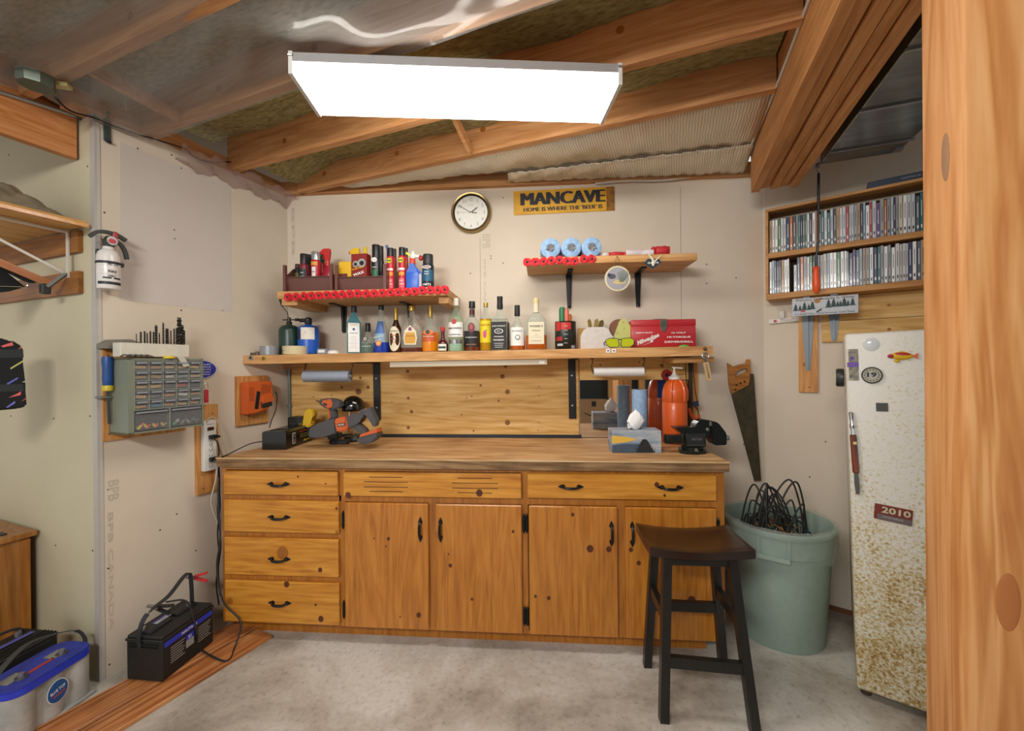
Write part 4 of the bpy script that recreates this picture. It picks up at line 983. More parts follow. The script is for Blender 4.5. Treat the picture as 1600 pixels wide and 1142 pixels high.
# --- orange brandy
def deco(m, R, H):
    label_wrap(m, R, H*.22, H*.42, .95, plain('c85a2a', .5)); m.disc((0, -R-.002, H*.41), R*.6, plain('e0702a', .5), 20, rz=H*.055); m.disc((-.004, -R-.003, H*.42), R*.25, plain('20402a', .5), 12); wtext(m, 'Brandy', R, H*.33, .009, PAPER, w=R*1.4, off=.003)
bottle('brandy_bottle', 'amber liqueur bottle with long gold cap and orange label', 660, 686, 478, [(.93, 0), (.98, .02), (1, .4), (.85, .5), (.4, .6), (.28, .68), (.25, .8)], CLEAR, GOLDL, .42, cap=GOLD, capz=(.74, 1), capr=.26, deco=deco)
# --- small red
def deco(m, R, H):
    label_wrap(m, R, H*.03, H*.3, .9, PAPER); label_wrap(m, R, H*.12, H*.2, .7, plain('2a4a3a', .5), off=.002)
bottle('miniature_bottle', 'small dark red bottle with a red cap, between the amber and rum bottles', 684, 700, 511, [(.95, 0), (1, .03), (1, .3), (.7, .42), (.4, .5), (.36, .6), (.34, .9)], plain('4a1818', .15), cap=INKR, capz=(.82, 1), capr=.45, deco=deco, y=2.36)
# --- white rum
def deco(m, R, H):
    label_wrap(m, R, H*.27, H*.54, 1.15, PAPERW); m.disc((-.003, -R-.003, H*.55), R*.32, INKR, 18); wtext(m, 'BACARDI', R, H*.43, .011, INK, w=R*1.9, off=.002, bold=.03); wtext(m, 'SUPERIOR', R, H*.31, .007, INK, w=R*1.5, off=.002, bold=.03)
bottle('rum_bottle', 'clear white rum bottle with white label, white cap and red round seal', 701, 725, 466, [(.95, 0), (1, .02), (1, .56), (.88, .64), (.45, .74), (.3, .8), (.28, .95)], glassy('cfe0c8', .84, .04), cap=PAPERW, capz=(.86, 1), capr=.36, deco=deco)
# --- glass jar with metal lid
x, z, R, H = shelf_spot(702, 722, 531, 2.35)
t = thing('mason_jar', 'small glass jar with a grey metal lid in front of the clear rum bottle', 'jar', (x, 2.35, z))
m = M(); m.lathe([(1e-4, 0), (R*.95, 0), (R, .004), (R, H*.6), (R*.85, H*.68)], glassy('b8dcc0', .45, .06), seg=24); m.part('glass_body', t)
m = M(); m.lathe([(R*.95, H*.66), (R*.97, H*.98), (R*.9, H), (1e-4, H)], STEEL, seg=24); m.part('lid', t)
# --- dark rum
def deco(m, R, H):
    label_wrap(m, R, H*.08, H*.40, 1.1, INK); wtext(m, 'Captain', R, H*.27, .008, PAPERW, w=R*1.5, off=.002); wtext(m, 'SPICED', R, H*.13, .006, plain('c88a5a', .5), w=R*1.3, off=.002)
    m.disc((.003, -R-.003, H*.46), R*.42, plain('6a2428', .5), 14, rz=H*.1); m.disc((.003, -R-.004, H*.48), R*.2, plain('a8484a', .5), 10, rz=H*.06)
    m.lathe([(R*.33, H*.69), (R*.31, H*.84)], plain('4a1a18', .4), seg=18)
bottle('spiced_rum_bottle', 'dark spiced rum bottle with black label and black cap, left of the yellow bottle', 725, 751, 471, [(.95, 0), (1, .02), (1, .48), (.85, .57), (.42, .68), (.3, .74), (.28, .9)], CLEAR, RUML, .38, cap=BLACK, capz=(.86, 1), capr=.38, deco=deco)
# --- yellow
def deco(m, R, H):
    label_wrap(m, R, H*.17, H*.62, 1.3, plain('e6cf1e', .5)); wtext(m, 'SOUR PUSS', R, H*.53, .011, plain('a8482a', .5), w=R*1.7, off=.002); m.disc((-.003, -R-.003, H*.34), R*.28, plain('c83a8a', .5), 12, rz=H*.08); m.disc((.006, -R-.003, H*.42), R*.16, plain('7ab03a', .5), 10)
bottle('yellow_bottle', 'yellow liqueur bottle with a bright yellow label and gold cap', 750, 769, 473, [(.95, 0), (1, .02), (1, .66), (.8, .72), (.4, .76), (.34, .8), (.34, .95)], CLEAR, plain('b88a1a', .2), .66, cap=GOLD, capz=(.91, 1), capr=.38, deco=deco)
# --- square black-label whiskey
x, z, R, H = shelf_spot(768, 795, 463)
t = thing('whiskey_bottle', 'square clear whiskey bottle with black label and black neck wrap', 'bottle', (x, YM, z), rad(-4), 'bottles on the long shelf')
m = M(); m.box((0, 0, H*.29), (2*R*.93, 2*R*.93, H*.58), CLEAR, .008, seg=3); m.lathe([(R*.92, H*.575), (R*.7, H*.62), (R*.34, H*.66), (R*.3, H*.76)], CLEAR, seg=24, sup=4); m.part('glass_body', t)
m = M(); m.lathe([(R*.33, H*.76), (R*.36, H*.82), (R*.32, H*.88), (R*.34, H*.995), (1e-4, H)], INK, seg=20); m.part('cap', t)
f_ = -R*.93
m = M(); m.box((0, f_-.0008, H*.27), (R*1.78, .0012, H*.50), INK); m.box((R*.93+.0008, 0, H*.27), (.0012, R*1.7, H*.5), INK)
m.text("JACK DANIEL'S", (0, f_-.002, H*.44), .009, PAPERW, w=R*1.5, bold=.02); m.disc((0, f_-.002, H*.35), R*.5, PAPERW, 20, rz=H*.045); m.disc((0, f_-.0026, H*.35), R*.42, INK, 20, rz=H*.035); m.text('No.7', (0, f_-.0036, H*.35), .007, PAPERW, bold=.02)
m.text('TENNESSEE', (0, f_-.002, H*.25), .006, PAPERW, w=R*1.1, bold=.02); m.text('WHISKEY', (0, f_-.002, H*.19), .009, PAPERW, w=R*1.3, bold=.02)
for k in range(3): m.box((0, f_-.002, H*(.13-.035*k)), (R*(1.1-.1*k), .0005, .002), PAPERW)
m.part('paper_label', t)
# --- small bourbon
def deco(m, R, H):
    label_wrap(m, R, H*.1, H*.5, 1.1, PAPERW); wtext(m, 'BOURBON', R, H*.42, .006, INK, w=R*1.4, off=.002); m.disc((.003, -R-.003, H*.28), R*.35, plain('7a7c84', .5), 12); m.disc((.003, -R-.004, H*.28), R*.22, PAPERW, 12)
bottle('bourbon_bottle', 'smaller clear bottle with a white label and black cap, right of the square whiskey bottle', 797, 820, 477, [(.95, 0), (1, .02), (1, .42), (.88, .52), (.45, .64), (.3, .72), (.3, .9)], CLEAR, AMBER, .22, cap=INK, capz=(.76, 1), capr=.38, deco=deco)
# --- large rye
x, z, R, H = shelf_spot(822, 854, 466)
bottle('rye_bottle', 'large clear rye whisky bottle with cream label and pale yellow cap, last of the bottles', 822, 854, 466, [(.95, 0), (1, .02), (1, .5), (.95, .58), (.7, .66), (.32, .71), (.26, .76), (.26, .92)], CLEAR, AMBER, .28, cap=plain('d8c890', .5), capz=(.9, 1), capr=.3, sy=.6, sup=3.5,
    deco=lambda m, R, H: (m.box((0, -R*.61-.001, H*.32), (R*1.5, .001, H*.42), CREAM), m.text("WISER'S", (0, -R*.61-.002, H*.45), .013, INK, w=R*1.3, bold=.02), m.text('Deluxe', (0, -R*.61-.002, H*.37), .009, INK, w=R*.8), m.text('1857', (0, -R*.61-.002, H*.28), .006, GREYP), m.box((0, -R*.61-.002, H*.24), (R*1.2, .0005, .001), GREYP), m.text('CANADIAN WHISKY', (0, -R*.61-.002, H*.17), .005, INK, w=R*1.1), m.lathe([(R*.29, H*.72), (R*.27, H*.8), (R*.28, H*.9)], CREAM, seg=18)))
# ---------------------------------------------------------------- left end of the long shelf
def spot(px0, px1, y0, y=YM): return shelf_spot(px0, px1, y0, y)
x, z, R, H = spot(350, 361, 531, 2.36)
t = thing('teal_tube', 'teal plastic tube with a white lid at the left end of the long shelf', 'tube', (x, 2.36, z))
m = M(); m.cyl((0, 0, 0), (0, 0, H*.86), R, plain('14706c', .4)); m.part('tube_body', t); m = M(); m.cyl((0, 0, H*.86), (0, 0, H), R*1.03, PAPERW); m.part('lid', t)
x, z, R, H = spot(365, 381, 531, 2.36)
t = thing('hitch_ball', 'chrome towing ball with threaded stud and nut on the long shelf', 'hitch ball', (x, 2.36, z))
m = M(); m.ball((0, 0, R*.95), R*.95, CHROME, 20, 14); m.part('ball', t)
m = M(); m.lathe([(R*.5, R*1.7), (R*.5, H*.6), (R, H*.6), (R, H*.66), (R*.4, H*.67), (R*.4, H*.75)], plain('6e7072', .35, .8), seg=20); m.part('flange', t)
m = M(); m.lathe([(R*.45, H*.74), (R*.62, H*.76), (R*.62, H*.96), (R*.4, H), (1e-4, H)], plain('55585a', .4, .8), seg=6); m.part('nut', t)
x, z, R, H = spot(383, 411, 544, 2.36)
m = M(); m.bar((-R, 0, .008), (R*.5, 0, .008), .02, .014, plain('6a5a4c', .6, .3)); m.cyl((R*.4, 0, .0), (R*.4, 0, .022), .013, plain('7a6a5a', .5, .4)); m.cyl((R*.75, 0, .0), (R*.75, 0, .012), .009, plain('6a5a4c', .6, .3)); m.box((-R*.5, -.006, .01), (.012, .012, .016), plain('8a4a3a', .6), .002)
m.solo('rusty_wrench', 'short rusty tool lying between the towing ball and the grey tape', 'tool', (x, 2.36, z))
def tape(px0, px1, yt, name, label, c, core, y=2.37):
    x, z, R, H = spot(px0, px1, yt, y); t = thing(name, label, 'tape', (x, y, z))
    m = M(); m.lathe([(R*.62, 0), (R, 0), (R, H), (R*.62, H)], c, seg=36); m.lathe([(R*.62, 0), (R*.62, H)], c, seg=36); m.part('tape_roll', t)
    m = M(); m.recalc = False; m.lathe([(R*.6, H), (R*.62, H), (R*.62, 0), (R*.6, 0), (R*.6, H)], core, seg=30); m.part('core', t)
tape(408, 434, 541, 'duct_tape', 'roll of grey duct tape lying on the long shelf', plain('9aa0a6', .35, .3), plain('b09a78', .7))
tape(444, 478, 541, 'masking_tape', 'roll of cream masking tape in front of the gas cylinders', plain('d8cba0', .6), plain('b09a78', .7), 2.385)
x, z, R, H = spot(433, 461, 544, 2.325)
t = thing('reading_glasses', 'folded dark wire-rimmed glasses in front of the green gas cylinder', 'glasses', (x, 2.325, z))
m = M()
for s in (-1, 1): m.tube([(s*.021+.017*math.cos(a), 0, .013+.011*math.sin(a)) for a in [k*math.pi/8 for k in range(17)]], .0016, BLACK, 6)
m.tube([(-.005, 0, .018), (0, 0, .020), (.005, 0, .018)], .0015, BLACK, 6); m.part('rim', t)
m = M(); m.tube(smooth_path([(-.038, 0, .015), (-.03, .012, .01), (.02, .014, .006), (.04, .012, .004)], 4), .0016, BLACK, 6); m.part('temple', t)
# green gas cylinder with torch
def gas(px0, px1, ytop, c, label, y):
    x, z, R, H = spot(px0, px1, ytop, y); t = thing('gas_cylinder', label, 'gas cylinder', (x, y, z), 0)
    m = M(); m.lathe([(1e-4, 0), (R*.9, 0), (R, .006), (R, H*.78), (R*.93, H*.86), (R*.7, H*.93), (R*.3, H*.97), (R*.28, H)], c, seg=32); m.part('tank', t); return t, R, H
YG = 2.45
t, R, H = gas(438, 466, 506, plain('1f3f36', .35, var=.1), 'dark green gas cylinder with a brass torch head', YG)
m = M(); m.lathe([(R*.25, H*.98), (R*.3, H*1.05), (R*.18, H*1.08), (R*.18, H*1.2), (1e-4, H*1.22)], plain('4a4640', .4, .7), seg=16); m.cyl((-R*.7, 0, H*1.13), (R*.75, 0, H*1.13), .004, plain('3a3836', .4, .6), seg=10); m.lathe([(.009, R*.7), (.009, R*1.05), (1e-4, R*1.06)], plain('2a2826', .5), (0, 0, H*1.13), 12, 'x'); m.part('valve', t)
m = M(); m.tube(smooth_path([(-.005, 0, H*1.16), (-.008, -.005, H*1.35), (-.028, -.012, H*1.5), (-.035, -.016, H*1.62)], 5), .003, plain('2a2a2a', .4, .6), 8); m.cyl((-.033, -.015, H*1.56), (-.045, -.02, H*1.82), .007, plain('2a2826', .4, .7), r1=.009, seg=12); m.part('torch_nozzle', t)
t, R, H = gas(467, 497, 506, plain('1f5cc0', .35, var=.08), 'bright blue gas cylinder with a white and dark label', YG)
m = M(); label_wrap(m, R, H*.02, H*.08, 3.1, DARK); m.part('base_ring', t)
m = M(); 
vs = []
for k in range(9):
    a = -.2+1.3*k/8
    for z_ in (H*.48, H*.86): vs.append(((R+.001)*math.sin(a), -(R+.001)*math.cos(a), z_))
m.geo(vs, [(2*k, 2*k+2, 2*k+3, 2*k+1) for k in range(8)], PAPER)
vs = []
for k in range(9):
    a = -1.3+1.05*k/8
    for z_ in (H*.48, H*.8): vs.append(((R+.001)*math.sin(a), -(R+.001)*math.cos(a), z_))
m.geo(vs, [(2*k, 2*k+2, 2*k+3, 2*k+1) for k in range(8)], plain('2a2a4a', .5)); m.text('PROPANE', (.009, -R*.93-.004, H*.7), .006, BLUEI, w=.022, bend=None); m.part('paper_label', t)
m = M(); m.lathe([(R*.3, H*.98), (R*.34, H*1.02), (R*.34, H*1.16), (R*.22, H*1.2), (1e-4, H*1.22)], BLACK, seg=14); m.lathe([(.011, -R*.9), (.012, -R*.3), (.008, -R*.2)], BLACK, (0, 0, H*1.12), 12, 'x'); m.part('burner_knob', t)
x, z, R, H = spot(497, 511, 545, 2.36)
m = M(); m.box((0, 0, H/2), (2*R, .03, H), plain('8a96a8', .6), .002); m.box((0, -.0155, H/2), (R*1.4, .0008, H*.5), PAPERW); m.solo('small_box', 'little blue-grey box beside the blue gas cylinder', 'box', (x, 2.36, z))
x, z, R, H = spot(512, 529, 547, 2.37)
m = M(); m.lathe([(1e-4, 0), (R, 0), (R*.96, H*.6), (R*.5, H), (1e-4, H)], PAPERW, seg=20); m.solo('white_plastic_disc', 'small white plastic lid left of the square blue bottle', 'lid', (x, 2.37, z))
# ---------------------------------------------------------------- right end of the long shelf
x, z, R, H = spot(867, 900, 503, 2.44); _, _, _, HT = spot(867, 900, 481, 2.44)
t = thing('tool_can', 'dark printed can holding green and orange handled tools', 'can', (x, 2.44, z))
m = M(); m.recalc = False; CAN_ = plain('1e2420', .4); m.lathe([(1e-4, 0), (R, 0), (R, H), (R*.96, H), (R*.96, .004), (1e-4, .004)], CAN_, seg=32); m.part('can_wall', t)
m = M(); label_wrap(m, R, H*.7, H*.95, .5, plain('c03028', .5)); 
vs = []
for a0, z0, z1, a1, c in [(-1.1, .66, .97, -.55, 'c03028'), (-1.1, .3, .45, -.35, 'a02a24'), (-.9, .12, .2, -.3, 'b8c0c4'), (.5, .02, .14, 1.0, '9aa4b0')]:
    vs = []
    for k in range(6):
        a = a0+(a1-a0)*k/5
        for z_ in (z0*H, z1*H): vs.append(((R+.0012)*math.sin(a), -(R+.0012)*math.cos(a), z_))
    m.geo(vs, [(2*k, 2*k+2, 2*k+3, 2*k+1) for k in range(5)], plain(c, .5))
m.bm.faces.ensure_lookup_table()
for k in range(5): wtext(m, ['DECK', 'WOOD', 'STAIN', 'OIL', 'SEAL'][k], R, H*(.82-.15*k), .006, plain('b8bcb8', .5), w=.022, off=.002)
m.part('can_print', t)
m = M(); m.lathe([(.014, 0), (.018, .05), (.019, HT*1.0-.012), (.012, HT), (1e-4, HT)], plain('1c7048', .45), (-.018, .01, 0), 16); m.solo('green_tool_handle', 'green handled scraper standing in the dark can', 'tool', (x, 2.44, z+.005))
m = M(); m.lathe([(.008, 0), (.012, .06), (.014, HT*.9), (.008, HT*.97), (1e-4, HT*.98)], plain('d87058', .5), (.008, 0, 0), 14); m.bar((.018, -.006, .02), (.013, -.006, HT*.93), .008, .008, BLACK); m.solo('salmon_tool_handle', 'salmon and black handled knife standing in the dark can', 'tool', (x, 2.44, z+.005))
m = M(); m.lathe([(.006, 0), (.01, .06), (.016, HT*.78), (.013, HT*.83), (1e-4, HT*.84)], plain('c86a2a', .5), (.024, .016, 0), 12); m.solo('orange_tool_handle', 'orange handled tool leaning at the right of the dark can', 'tool', (x, 2.44, z+.005))
# white disc/guard, behind: cardboard and blades
x, z, R, H = spot(907, 957, 511, 2.40)
t = thing('white_guard_plate', 'white enamelled metal plate with clipped corners leaning on the shelf', 'plate', (x, 2.40, z))
Pw = [(-R, 0), (R, 0), (R, H*.55), (R*.75, H*.88), (R*.5, H), (-R*.45, H), (-R*.8, H*.88), (-R, H*.6)]
m = M(); m.prism(Pw, -.004, .004, plain('d8d2cc', .45, var=.12)); m.part('plate', t)
m = M()
for sx_ in (-.1, .1): m.disc((sx_*R, -.0048, H*.82), .0022, DARK, 8)
m.disc((-.0, -.0048, H*.1), .002, DARK, 8); m.part('rivet', t, kind='stuff')
x, z, R, H = spot(903, 925, 513, 2.46)
m = M(); m.box((0, 0, H/2), (2*R, .02, H), plain('b08850', .8), .001); m.solo('wood_offcut', 'small tan wood block behind the white metal plate', 'wood block', (x, 2.46, z))
x, z, R, H = spot(917, 937, 497, 2.50)
t = thing('putty_blades', 'worn brass-coloured blades standing up behind the white metal plate', 'blades', (x, 2.50, z))
for k, (a, c) in enumerate([(-8, '8a7038'), (6, 'a08850'), (16, '6a5a34')]):
    m = M(); m.prism([(-.008, 0), (.010, 0), (.012+.004*k, H*.9), (.004+.002*k, H), (-.010, H*.93)], -.001, .001, plain(c, .4, .6)); m.xf(Matrix.Translation((0, .004*k, 0)) @ Matrix.Rotation(rad(a), 4, 'Y')); m.part('blade', t)
# yellow-green bird-house shaped block
x, z, R, H = spot(956, 990, 497, 2.42)
t = thing('pulley_block', 'pale yellow-green pointed block with a brown wheel behind it', 'block', (x, 2.42, z))
YG_ = plain('c6cc7a', .55, var=.1)
m = M(); m.prism([(-R*.8, 0), (R, 0), (R, H*.55), (R*.3, H*.93), (R*.02, H), (-R*.3, H*.9), (-R*.8, H*.42)], -.012, .012, YG_); m.part('side_plate', t)
m = M()
for dx, dz in ((0, .86), (.1, .66), (-.55, .5)): m.disc((dx*R, -.0128, dz*H), .003, plain('6a5a40', .5), 10)
m.part('bolt_head', t, kind='stuff')
m = M(); m.lathe([(1e-4, -.014), (H*.30, -.014), (H*.30, .014), (1e-4, .014)], plain('7a4e38', .6), (-R*.30, .028, H*.68), 24, 'y'); m.part('wheel', t)
# safety glasses
x, z, R, H = spot(945, 992, 528, 2.335)
t = thing('safety_glasses', 'yellow-lensed safety glasses with dark frame at the shelf edge', 'glasses', (x, 2.335, z))
LEN = glassy('c8d020', .35, .05)
for s in (-1, 1):
    cx = s*R*.48; Pq = [(cx-s*R*.42, H*.25), (cx-s*R*.30, 0.003), (cx+s*R*.2, .004), (cx+s*R*.44, H*.35), (cx+s*R*.46, H*.8), (cx+s*R*.2, H), (cx-s*R*.36, H*.92)]
    if s < 0: Pq = Pq[::-1]
    m = M(); m.prism(Pq, -.002, .0, plain('b8c028', .15)); m.part('lens', t)
    m = M(); m.tube([(a, -.001, b_) for a, b_ in Pq+Pq[:1]], .0022, DARK, 6); m.part('rim', t)
m = M(); m.tube([(-R*.1, -.001, H*.8), (0, -.003, H*.86), (R*.1, -.001, H*.8)], .003, DARK, 8); m.part('bridge', t)
for s in (-1, 1):
    m = M(); m.tube(smooth_path([(s*R*.95, 0, H*.6), (s*R*1.02, .02, H*.55), (s*R*.9, .07, H*.3)], 4), .003, DARK, 6); m.part('temple', t)
# red metal toolbox
x0, x1 = sx(987, 520, 2.37), sx(1087, 520, 2.37); z = zs((x0+x1)/2)+.002; H = on_y(1040, 498.5, 2.37).z-z; W_ = x1-x0
TB = plain('b8242c', .38, coat=.2, var=.08); t = thing('toolbox', 'red metal drill toolbox with white lettering at the right end of the shelf', 'toolbox', ((x0+x1)/2, 2.37, z), rad(-1.5))
D_ = .16
m = M(); m.box((0, D_/2, H*.38), (W_, D_, H*.76), TB, .004, seg=2); m.part('box_body', t)
m = M(); m.box((0, D_/2, H*.87), (W_+.003, D_+.003, H*.24), TB, .006, seg=2); m.part('lid', t)
m = M(); m.prism([(-.018, H*.98), (.018, H*.98), (.018, H*.72), (.008, H*.56), (-.008, H*.56), (-.018, H*.72)], -.006, -.001, plain('8a948a', .3, .8)); m.xf(Matrix.Translation((.0, 0, 0)))
for k in range(3): m.box((-.009+.009*k, -.0068, H*.82), (.003, .001, H*.2), plain('3c4a40', .4, .7))
m.part('latch', t, 'ribbed grey metal latch')
m = M(); m.tube(smooth_path([(-.05, D_/2, H*.99), (-.04, D_/2-.0, H*1.035), (0, D_/2, H*1.05), (.04, D_/2, H*1.035), (.05, D_/2, H*.99)], 4), .003, STEEL, 8); m.part('handle', t)
WI = plain('ece6e0', .5); F_ = -.0024
m = M(); m.text('HEAVY-DUTY', (-W_*.30, F_, H*.52), .008, WI, w=W_*.27, bold=.03)
m.text('Milwaukee', (-W_*.24, F_, H*.30), .024, WI, w=W_*.36, bold=.035, tilt=22, shear=.25)
m.prism([(-W_*.36, H*.04), (-W_*.2, H*.18), (-W_*.21, H*.22), (-W_*.06, H*.42), (-W_*.17, H*.24), (-W_*.165, H*.19)], F_-.0006, F_, WI)
m.text('12 VOLT', (W_*.235, F_, H*.50), .009, WI, w=W_*.22, bold=.03); m.text('HI-TORQUE', (W_*.235, F_, H*.345), .0115, WI, w=W_*.36, bold=.03); m.text('DRIVER/DRILL', (W_*.235, F_, H*.18), .0115, WI, w=W_*.44, bold=.03); m.part('lettering', t, 'white lettering')
x, z, R, H = spot(1060, 1077, 538, 2.335)
m = M(); m.ball((0, 0, 0), (R, R*.8, .012), plain('5ab04a', .5), 16, 6, z0=0); m.solo('green_bottle_cap', 'small bright green cap in front of the red toolbox', 'cap', (x, 2.335, z-.002))
# badges pinned to the shelf front edge
def edge_badge(px, py, r_, c1, c2, label, sq=False, name='pin_badge'):
    p = on_y(px, py, YS); m = M()
    if sq: m.box((0, -.001, 0), (2*r_, .002, 2*r_), c1); m.disc((0, -.0026, 0), r_*.5, c2, 6)
    else: m.disc((0, -.002, 0), r_, c1, 18, y=.002); m.disc((0, -.0026, 0), r_*.6, c2, 8); 
    m.solo(name, label, 'badge', (p.x, YS-.001, p.z))
edge_badge(392, 559, .0155, plain('b0b2b0', .3, .6), plain('4a4c4c', .4, .5), 'round silver badge on the front edge of the long shelf, near its left end')
edge_badge(412, 560, .0125, plain('c0a43a', .35, .5), plain('6a5a20', .4), 'small brass badge on the shelf edge right of the silver one')
edge_badge(950, 548, .011, PAPERW, plain('5a5a8a', .5), 'left of two tiny white square stickers on the shelf front edge', True, 'sticker')
edge_badge(959, 548, .011, PAPERW, plain('8a4a6a', .5), 'right of two tiny white square stickers on the shelf front edge', True, 'sticker')
# ================================================================ poppies
PETAL = plain('e8122a', .6, var=.08); PET2 = plain('cc1024', .65)
def make_poppy():
    t = thing('poppy_pin', '', 'poppy')
    m = M(); n = 32
    for lay, (r_, yy, ph) in enumerate([(.0242, 0, 0), (.0190, -.0045, .7)]):
        vs = [(0, yy-.001, 0)]+[((r_*(1+.05*math.cos(4*(2*math.pi*k/n)+ph)))*math.cos(2*math.pi*k/n), yy-.004-.002*math.cos(8*math.pi*k/n+ph), (r_*(1+.05*math.cos(8*math.pi*k/n+ph)))*math.sin(2*math.pi*k/n)) for k in range(n)]
        vs += [(v[0], v[1]+.0012, v[2]) for v in vs]
        m.geo(vs, [(0, k+1, (k+1) % n+1) for k in range(n)]+[(n+1, n+1+(k+1) % n+1, n+1+k+1) for k in range(n)]+[(k+1, n+2+k, n+2+(k+1) % n, (k+1) % n+1) for k in range(n)], [PETAL, PET2][lay])
    m.part('petals', t)
    m = M(); m.lathe([(1e-4, .004), (.0066, .004), (.0072, .008), (.004, .0105), (1e-4, .011)], BLACK, seg=14, ax='y', c=(0, 0, 0)); m.part('centre', t)
    m = M(); m.ball((0, -.0115, 0), .0019, GOLD, 8, 6); m.part('pin_head', t); return t
LP_ = [(162, 502), (228, 501), (293, 495), (358, 492), (420, 490), (488, 486), (550, 483), (614, 482), (677, 477), (743, 474), (812, 474), (881, 474), (948, 469), (1018, 464), (1082, 462), (1153, 460), (1217, 455), (1281, 447), (1348, 445), (1410, 445), (1468, 441)]
RP_ = [(767, 692), (835, 691), (902, 686), (967, 680), (1034, 674), (1102, 685), (1163, 684), (1239, 667), (1303, 665)]
ordn = ['first', 'second', 'third', 'fourth', 'fifth', 'sixth', 'seventh', 'eighth', 'ninth', 'tenth', 'eleventh', 'twelfth', 'thirteenth', 'fourteenth', 'fifteenth', 'sixteenth', 'seventeenth', 'eighteenth', 'nineteenth', 'twentieth', 'twenty-first']
P0 = make_poppy(); first = True
def nth(i, n, left='left end', right='right end'):
    if i == 0: return 'at the '+left
    if i == n-1: return 'at the '+right
    return ordn[i]+' from the '+left if i <= n//2 else ordn[n-1-i]+' from the '+right
for pts, ox, oy, yf, who in ((LP_, 420, 370, ULy, 'upper left shelf'), (RP_, 680, 280, URy, 'upper right shelf')):
    for i, (a, b_) in enumerate(pts):
        p = on_y(ox+a/5.3333, oy+b_/5.3333, yf-.004); o = P0 if first else copy_tree(P0); first = False
        o.location = (p.x, yf-.004-.003*(i % 2), p.z); o.rotation_euler = (0, random.uniform(0, 3), 0)
        tag(o, 'red poppy on the %s edge, %s' % (who, nth(i, len(pts))), 'poppy', 'poppies along the '+who)
# ================================================================ upper left shelf
zU = ULz+ULt+.001
def uspot(px0, px1, ytop, y, zb=None):
    x0, x1 = sx(px0, 430, y), sx(px1, 430, y); zb = zb or zU
    return (x0+x1)/2, zb, (x1-x0)/2, on_y((px0+px1)/2, ytop, y).z-zb
BIN = plain('6a4038', .35, coat=.15)
for px0, px1, lab in [(442, 519, 'brown plastic storage bin at the left end of the upper left shelf'), (523, 603, 'brown plastic storage bin holding a wax box and spray bottle')]:
    yb = 2.285; x0, x1 = sx(px0, 440, yb), sx(px1, 440, yb); W_ = x1-x0; D_ = .26; H = on_y(px0+5, 414, yb).z-zU; hf = on_y(px0+40, 432, yb).z-zU
    t = thing('storage_bin', lab, 'bin', (x0, yb, zU), 0, 'brown bins')
    m = M(); m.box((W_/2, D_/2, .003), (W_-.004, D_, .006), BIN); m.part('floor', t)
    m = M(); m.box((W_/2, D_-.003, H/2), (W_, .006, H), BIN); m.part('back', t)
    for s, nm in ((0, 0), (W_, 0)):
        q = .004 if s == 0 else -.004
        m = M(); m.prism([(0.05, 0), (D_, 0), (D_, H), (.05, H), (.05, hf), (.015, hf)][0:1]+[(D_, 0), (D_, H), (.10, H), (.012, hf), (.03, 0)], min(s, s+q), max(s, s+q), BIN, 'yz')
        m.prism([(.0, 0), (.016, 0), (.016, H), (0, H)], min(s, s+q*4), max(s, s+q*4), BIN, 'yz'); m.part('side', t)
    m = M(); m.geo([(.004, .03, .003), (W_-.004, .03, .003), (W_-.004, .010, hf), (.004, .010, hf), (.004, .034, .003), (W_-.004, .034, .003), (W_-.004, .014, hf), (.004, .014, hf)], [(0, 1, 2, 3), (7, 6, 5, 4), (3, 2, 6, 7), (0, 4, 5, 1)], BIN); m.box((W_/2, .008, hf), (W_-.03, .014, .004), BIN); m.part('front_lip', t)
def can(name, label, px0, px1, ytop, y, body, capc, capf=.18, zb=None, deco=None, cat='spray can', group='spray cans on the upper left shelf', rim=True, capr=.86):
    x, z, R, H = uspot(px0, px1, ytop, y, zb); t = thing(name, label, cat, (x, y, z), 0, group)
    m = M(); m.lathe([(1e-4, 0), (R*.96, 0), (R, .003), (R, H*(1-capf)-.01), (R*.92, H*(1-capf)-.002), (R*.8, H*(1-capf)+.001), (1e-4, H*(1-capf)+.002)], body, seg=28); m.part('can_body', t)
    m = M(); m.lathe([(R*capr, H*(1-capf)), (R*capr, H-.004), (R*(capr-.06), H), (1e-4, H)], capc, seg=24); m.part('cap', t)
    if deco: m = M(); deco(m, R, H); m.part('print', t)
    return t
zB = zU+.007
RED = plain('c02030', .35); MAR = plain('7a1c2a', .4); YEL2 = plain('e8b81c', .45)
can('spray_bottle_small', 'small black bottle at the left inside the left brown bin', 461, 470, 413, 2.40, INK, plain('4a3420', .5), .12, zB, cat='bottle', deco=lambda m, R, H: (label_wrap(m, R, H*.3, H*.7, .9, plain('6a5a2a', .5)),))
can('spray_can', 'maroon can with black label and black cap in the left brown bin', 469, 481, 397, 2.36, MAR, BLACK, .26, zB, deco=lambda m, R, H: (label_wrap(m, R, H*.32, H*.6, 1.0, plain('1c2c30', .5)), wtext(m, 'TIRE', R, H*.5, .007, PAPER, off=.002), wtext(m, 'SHINE', R, H*.41, .007, plain('8fc0c0', .5), off=.002)))
can('spray_can', 'maroon can with black cap, behind its twin in the left brown bin', 478, 488, 398, 2.42, MAR, BLACK, .26, zB)
can('spray_can', 'red and white can with silver cap in the left brown bin', 487, 500, 394, 2.37, RED, plain('b8bcc0', .25, .7), .2, zB, deco=lambda m, R, H: (label_wrap(m, R, H*.2, H*.62, .45, PAPERW), label_wrap(m, R, H*.66, H*.75, .9, plain('e0a040', .5)), wtext(m, 'CAR', R, H*.5, .009, INKR, off=.003)), capr=.95)
can('spray_can', 'small can with green and white cap behind the silver-capped one', 499, 508, 398, 2.46, RED, plain('3a7a5a', .5), .2, zB)
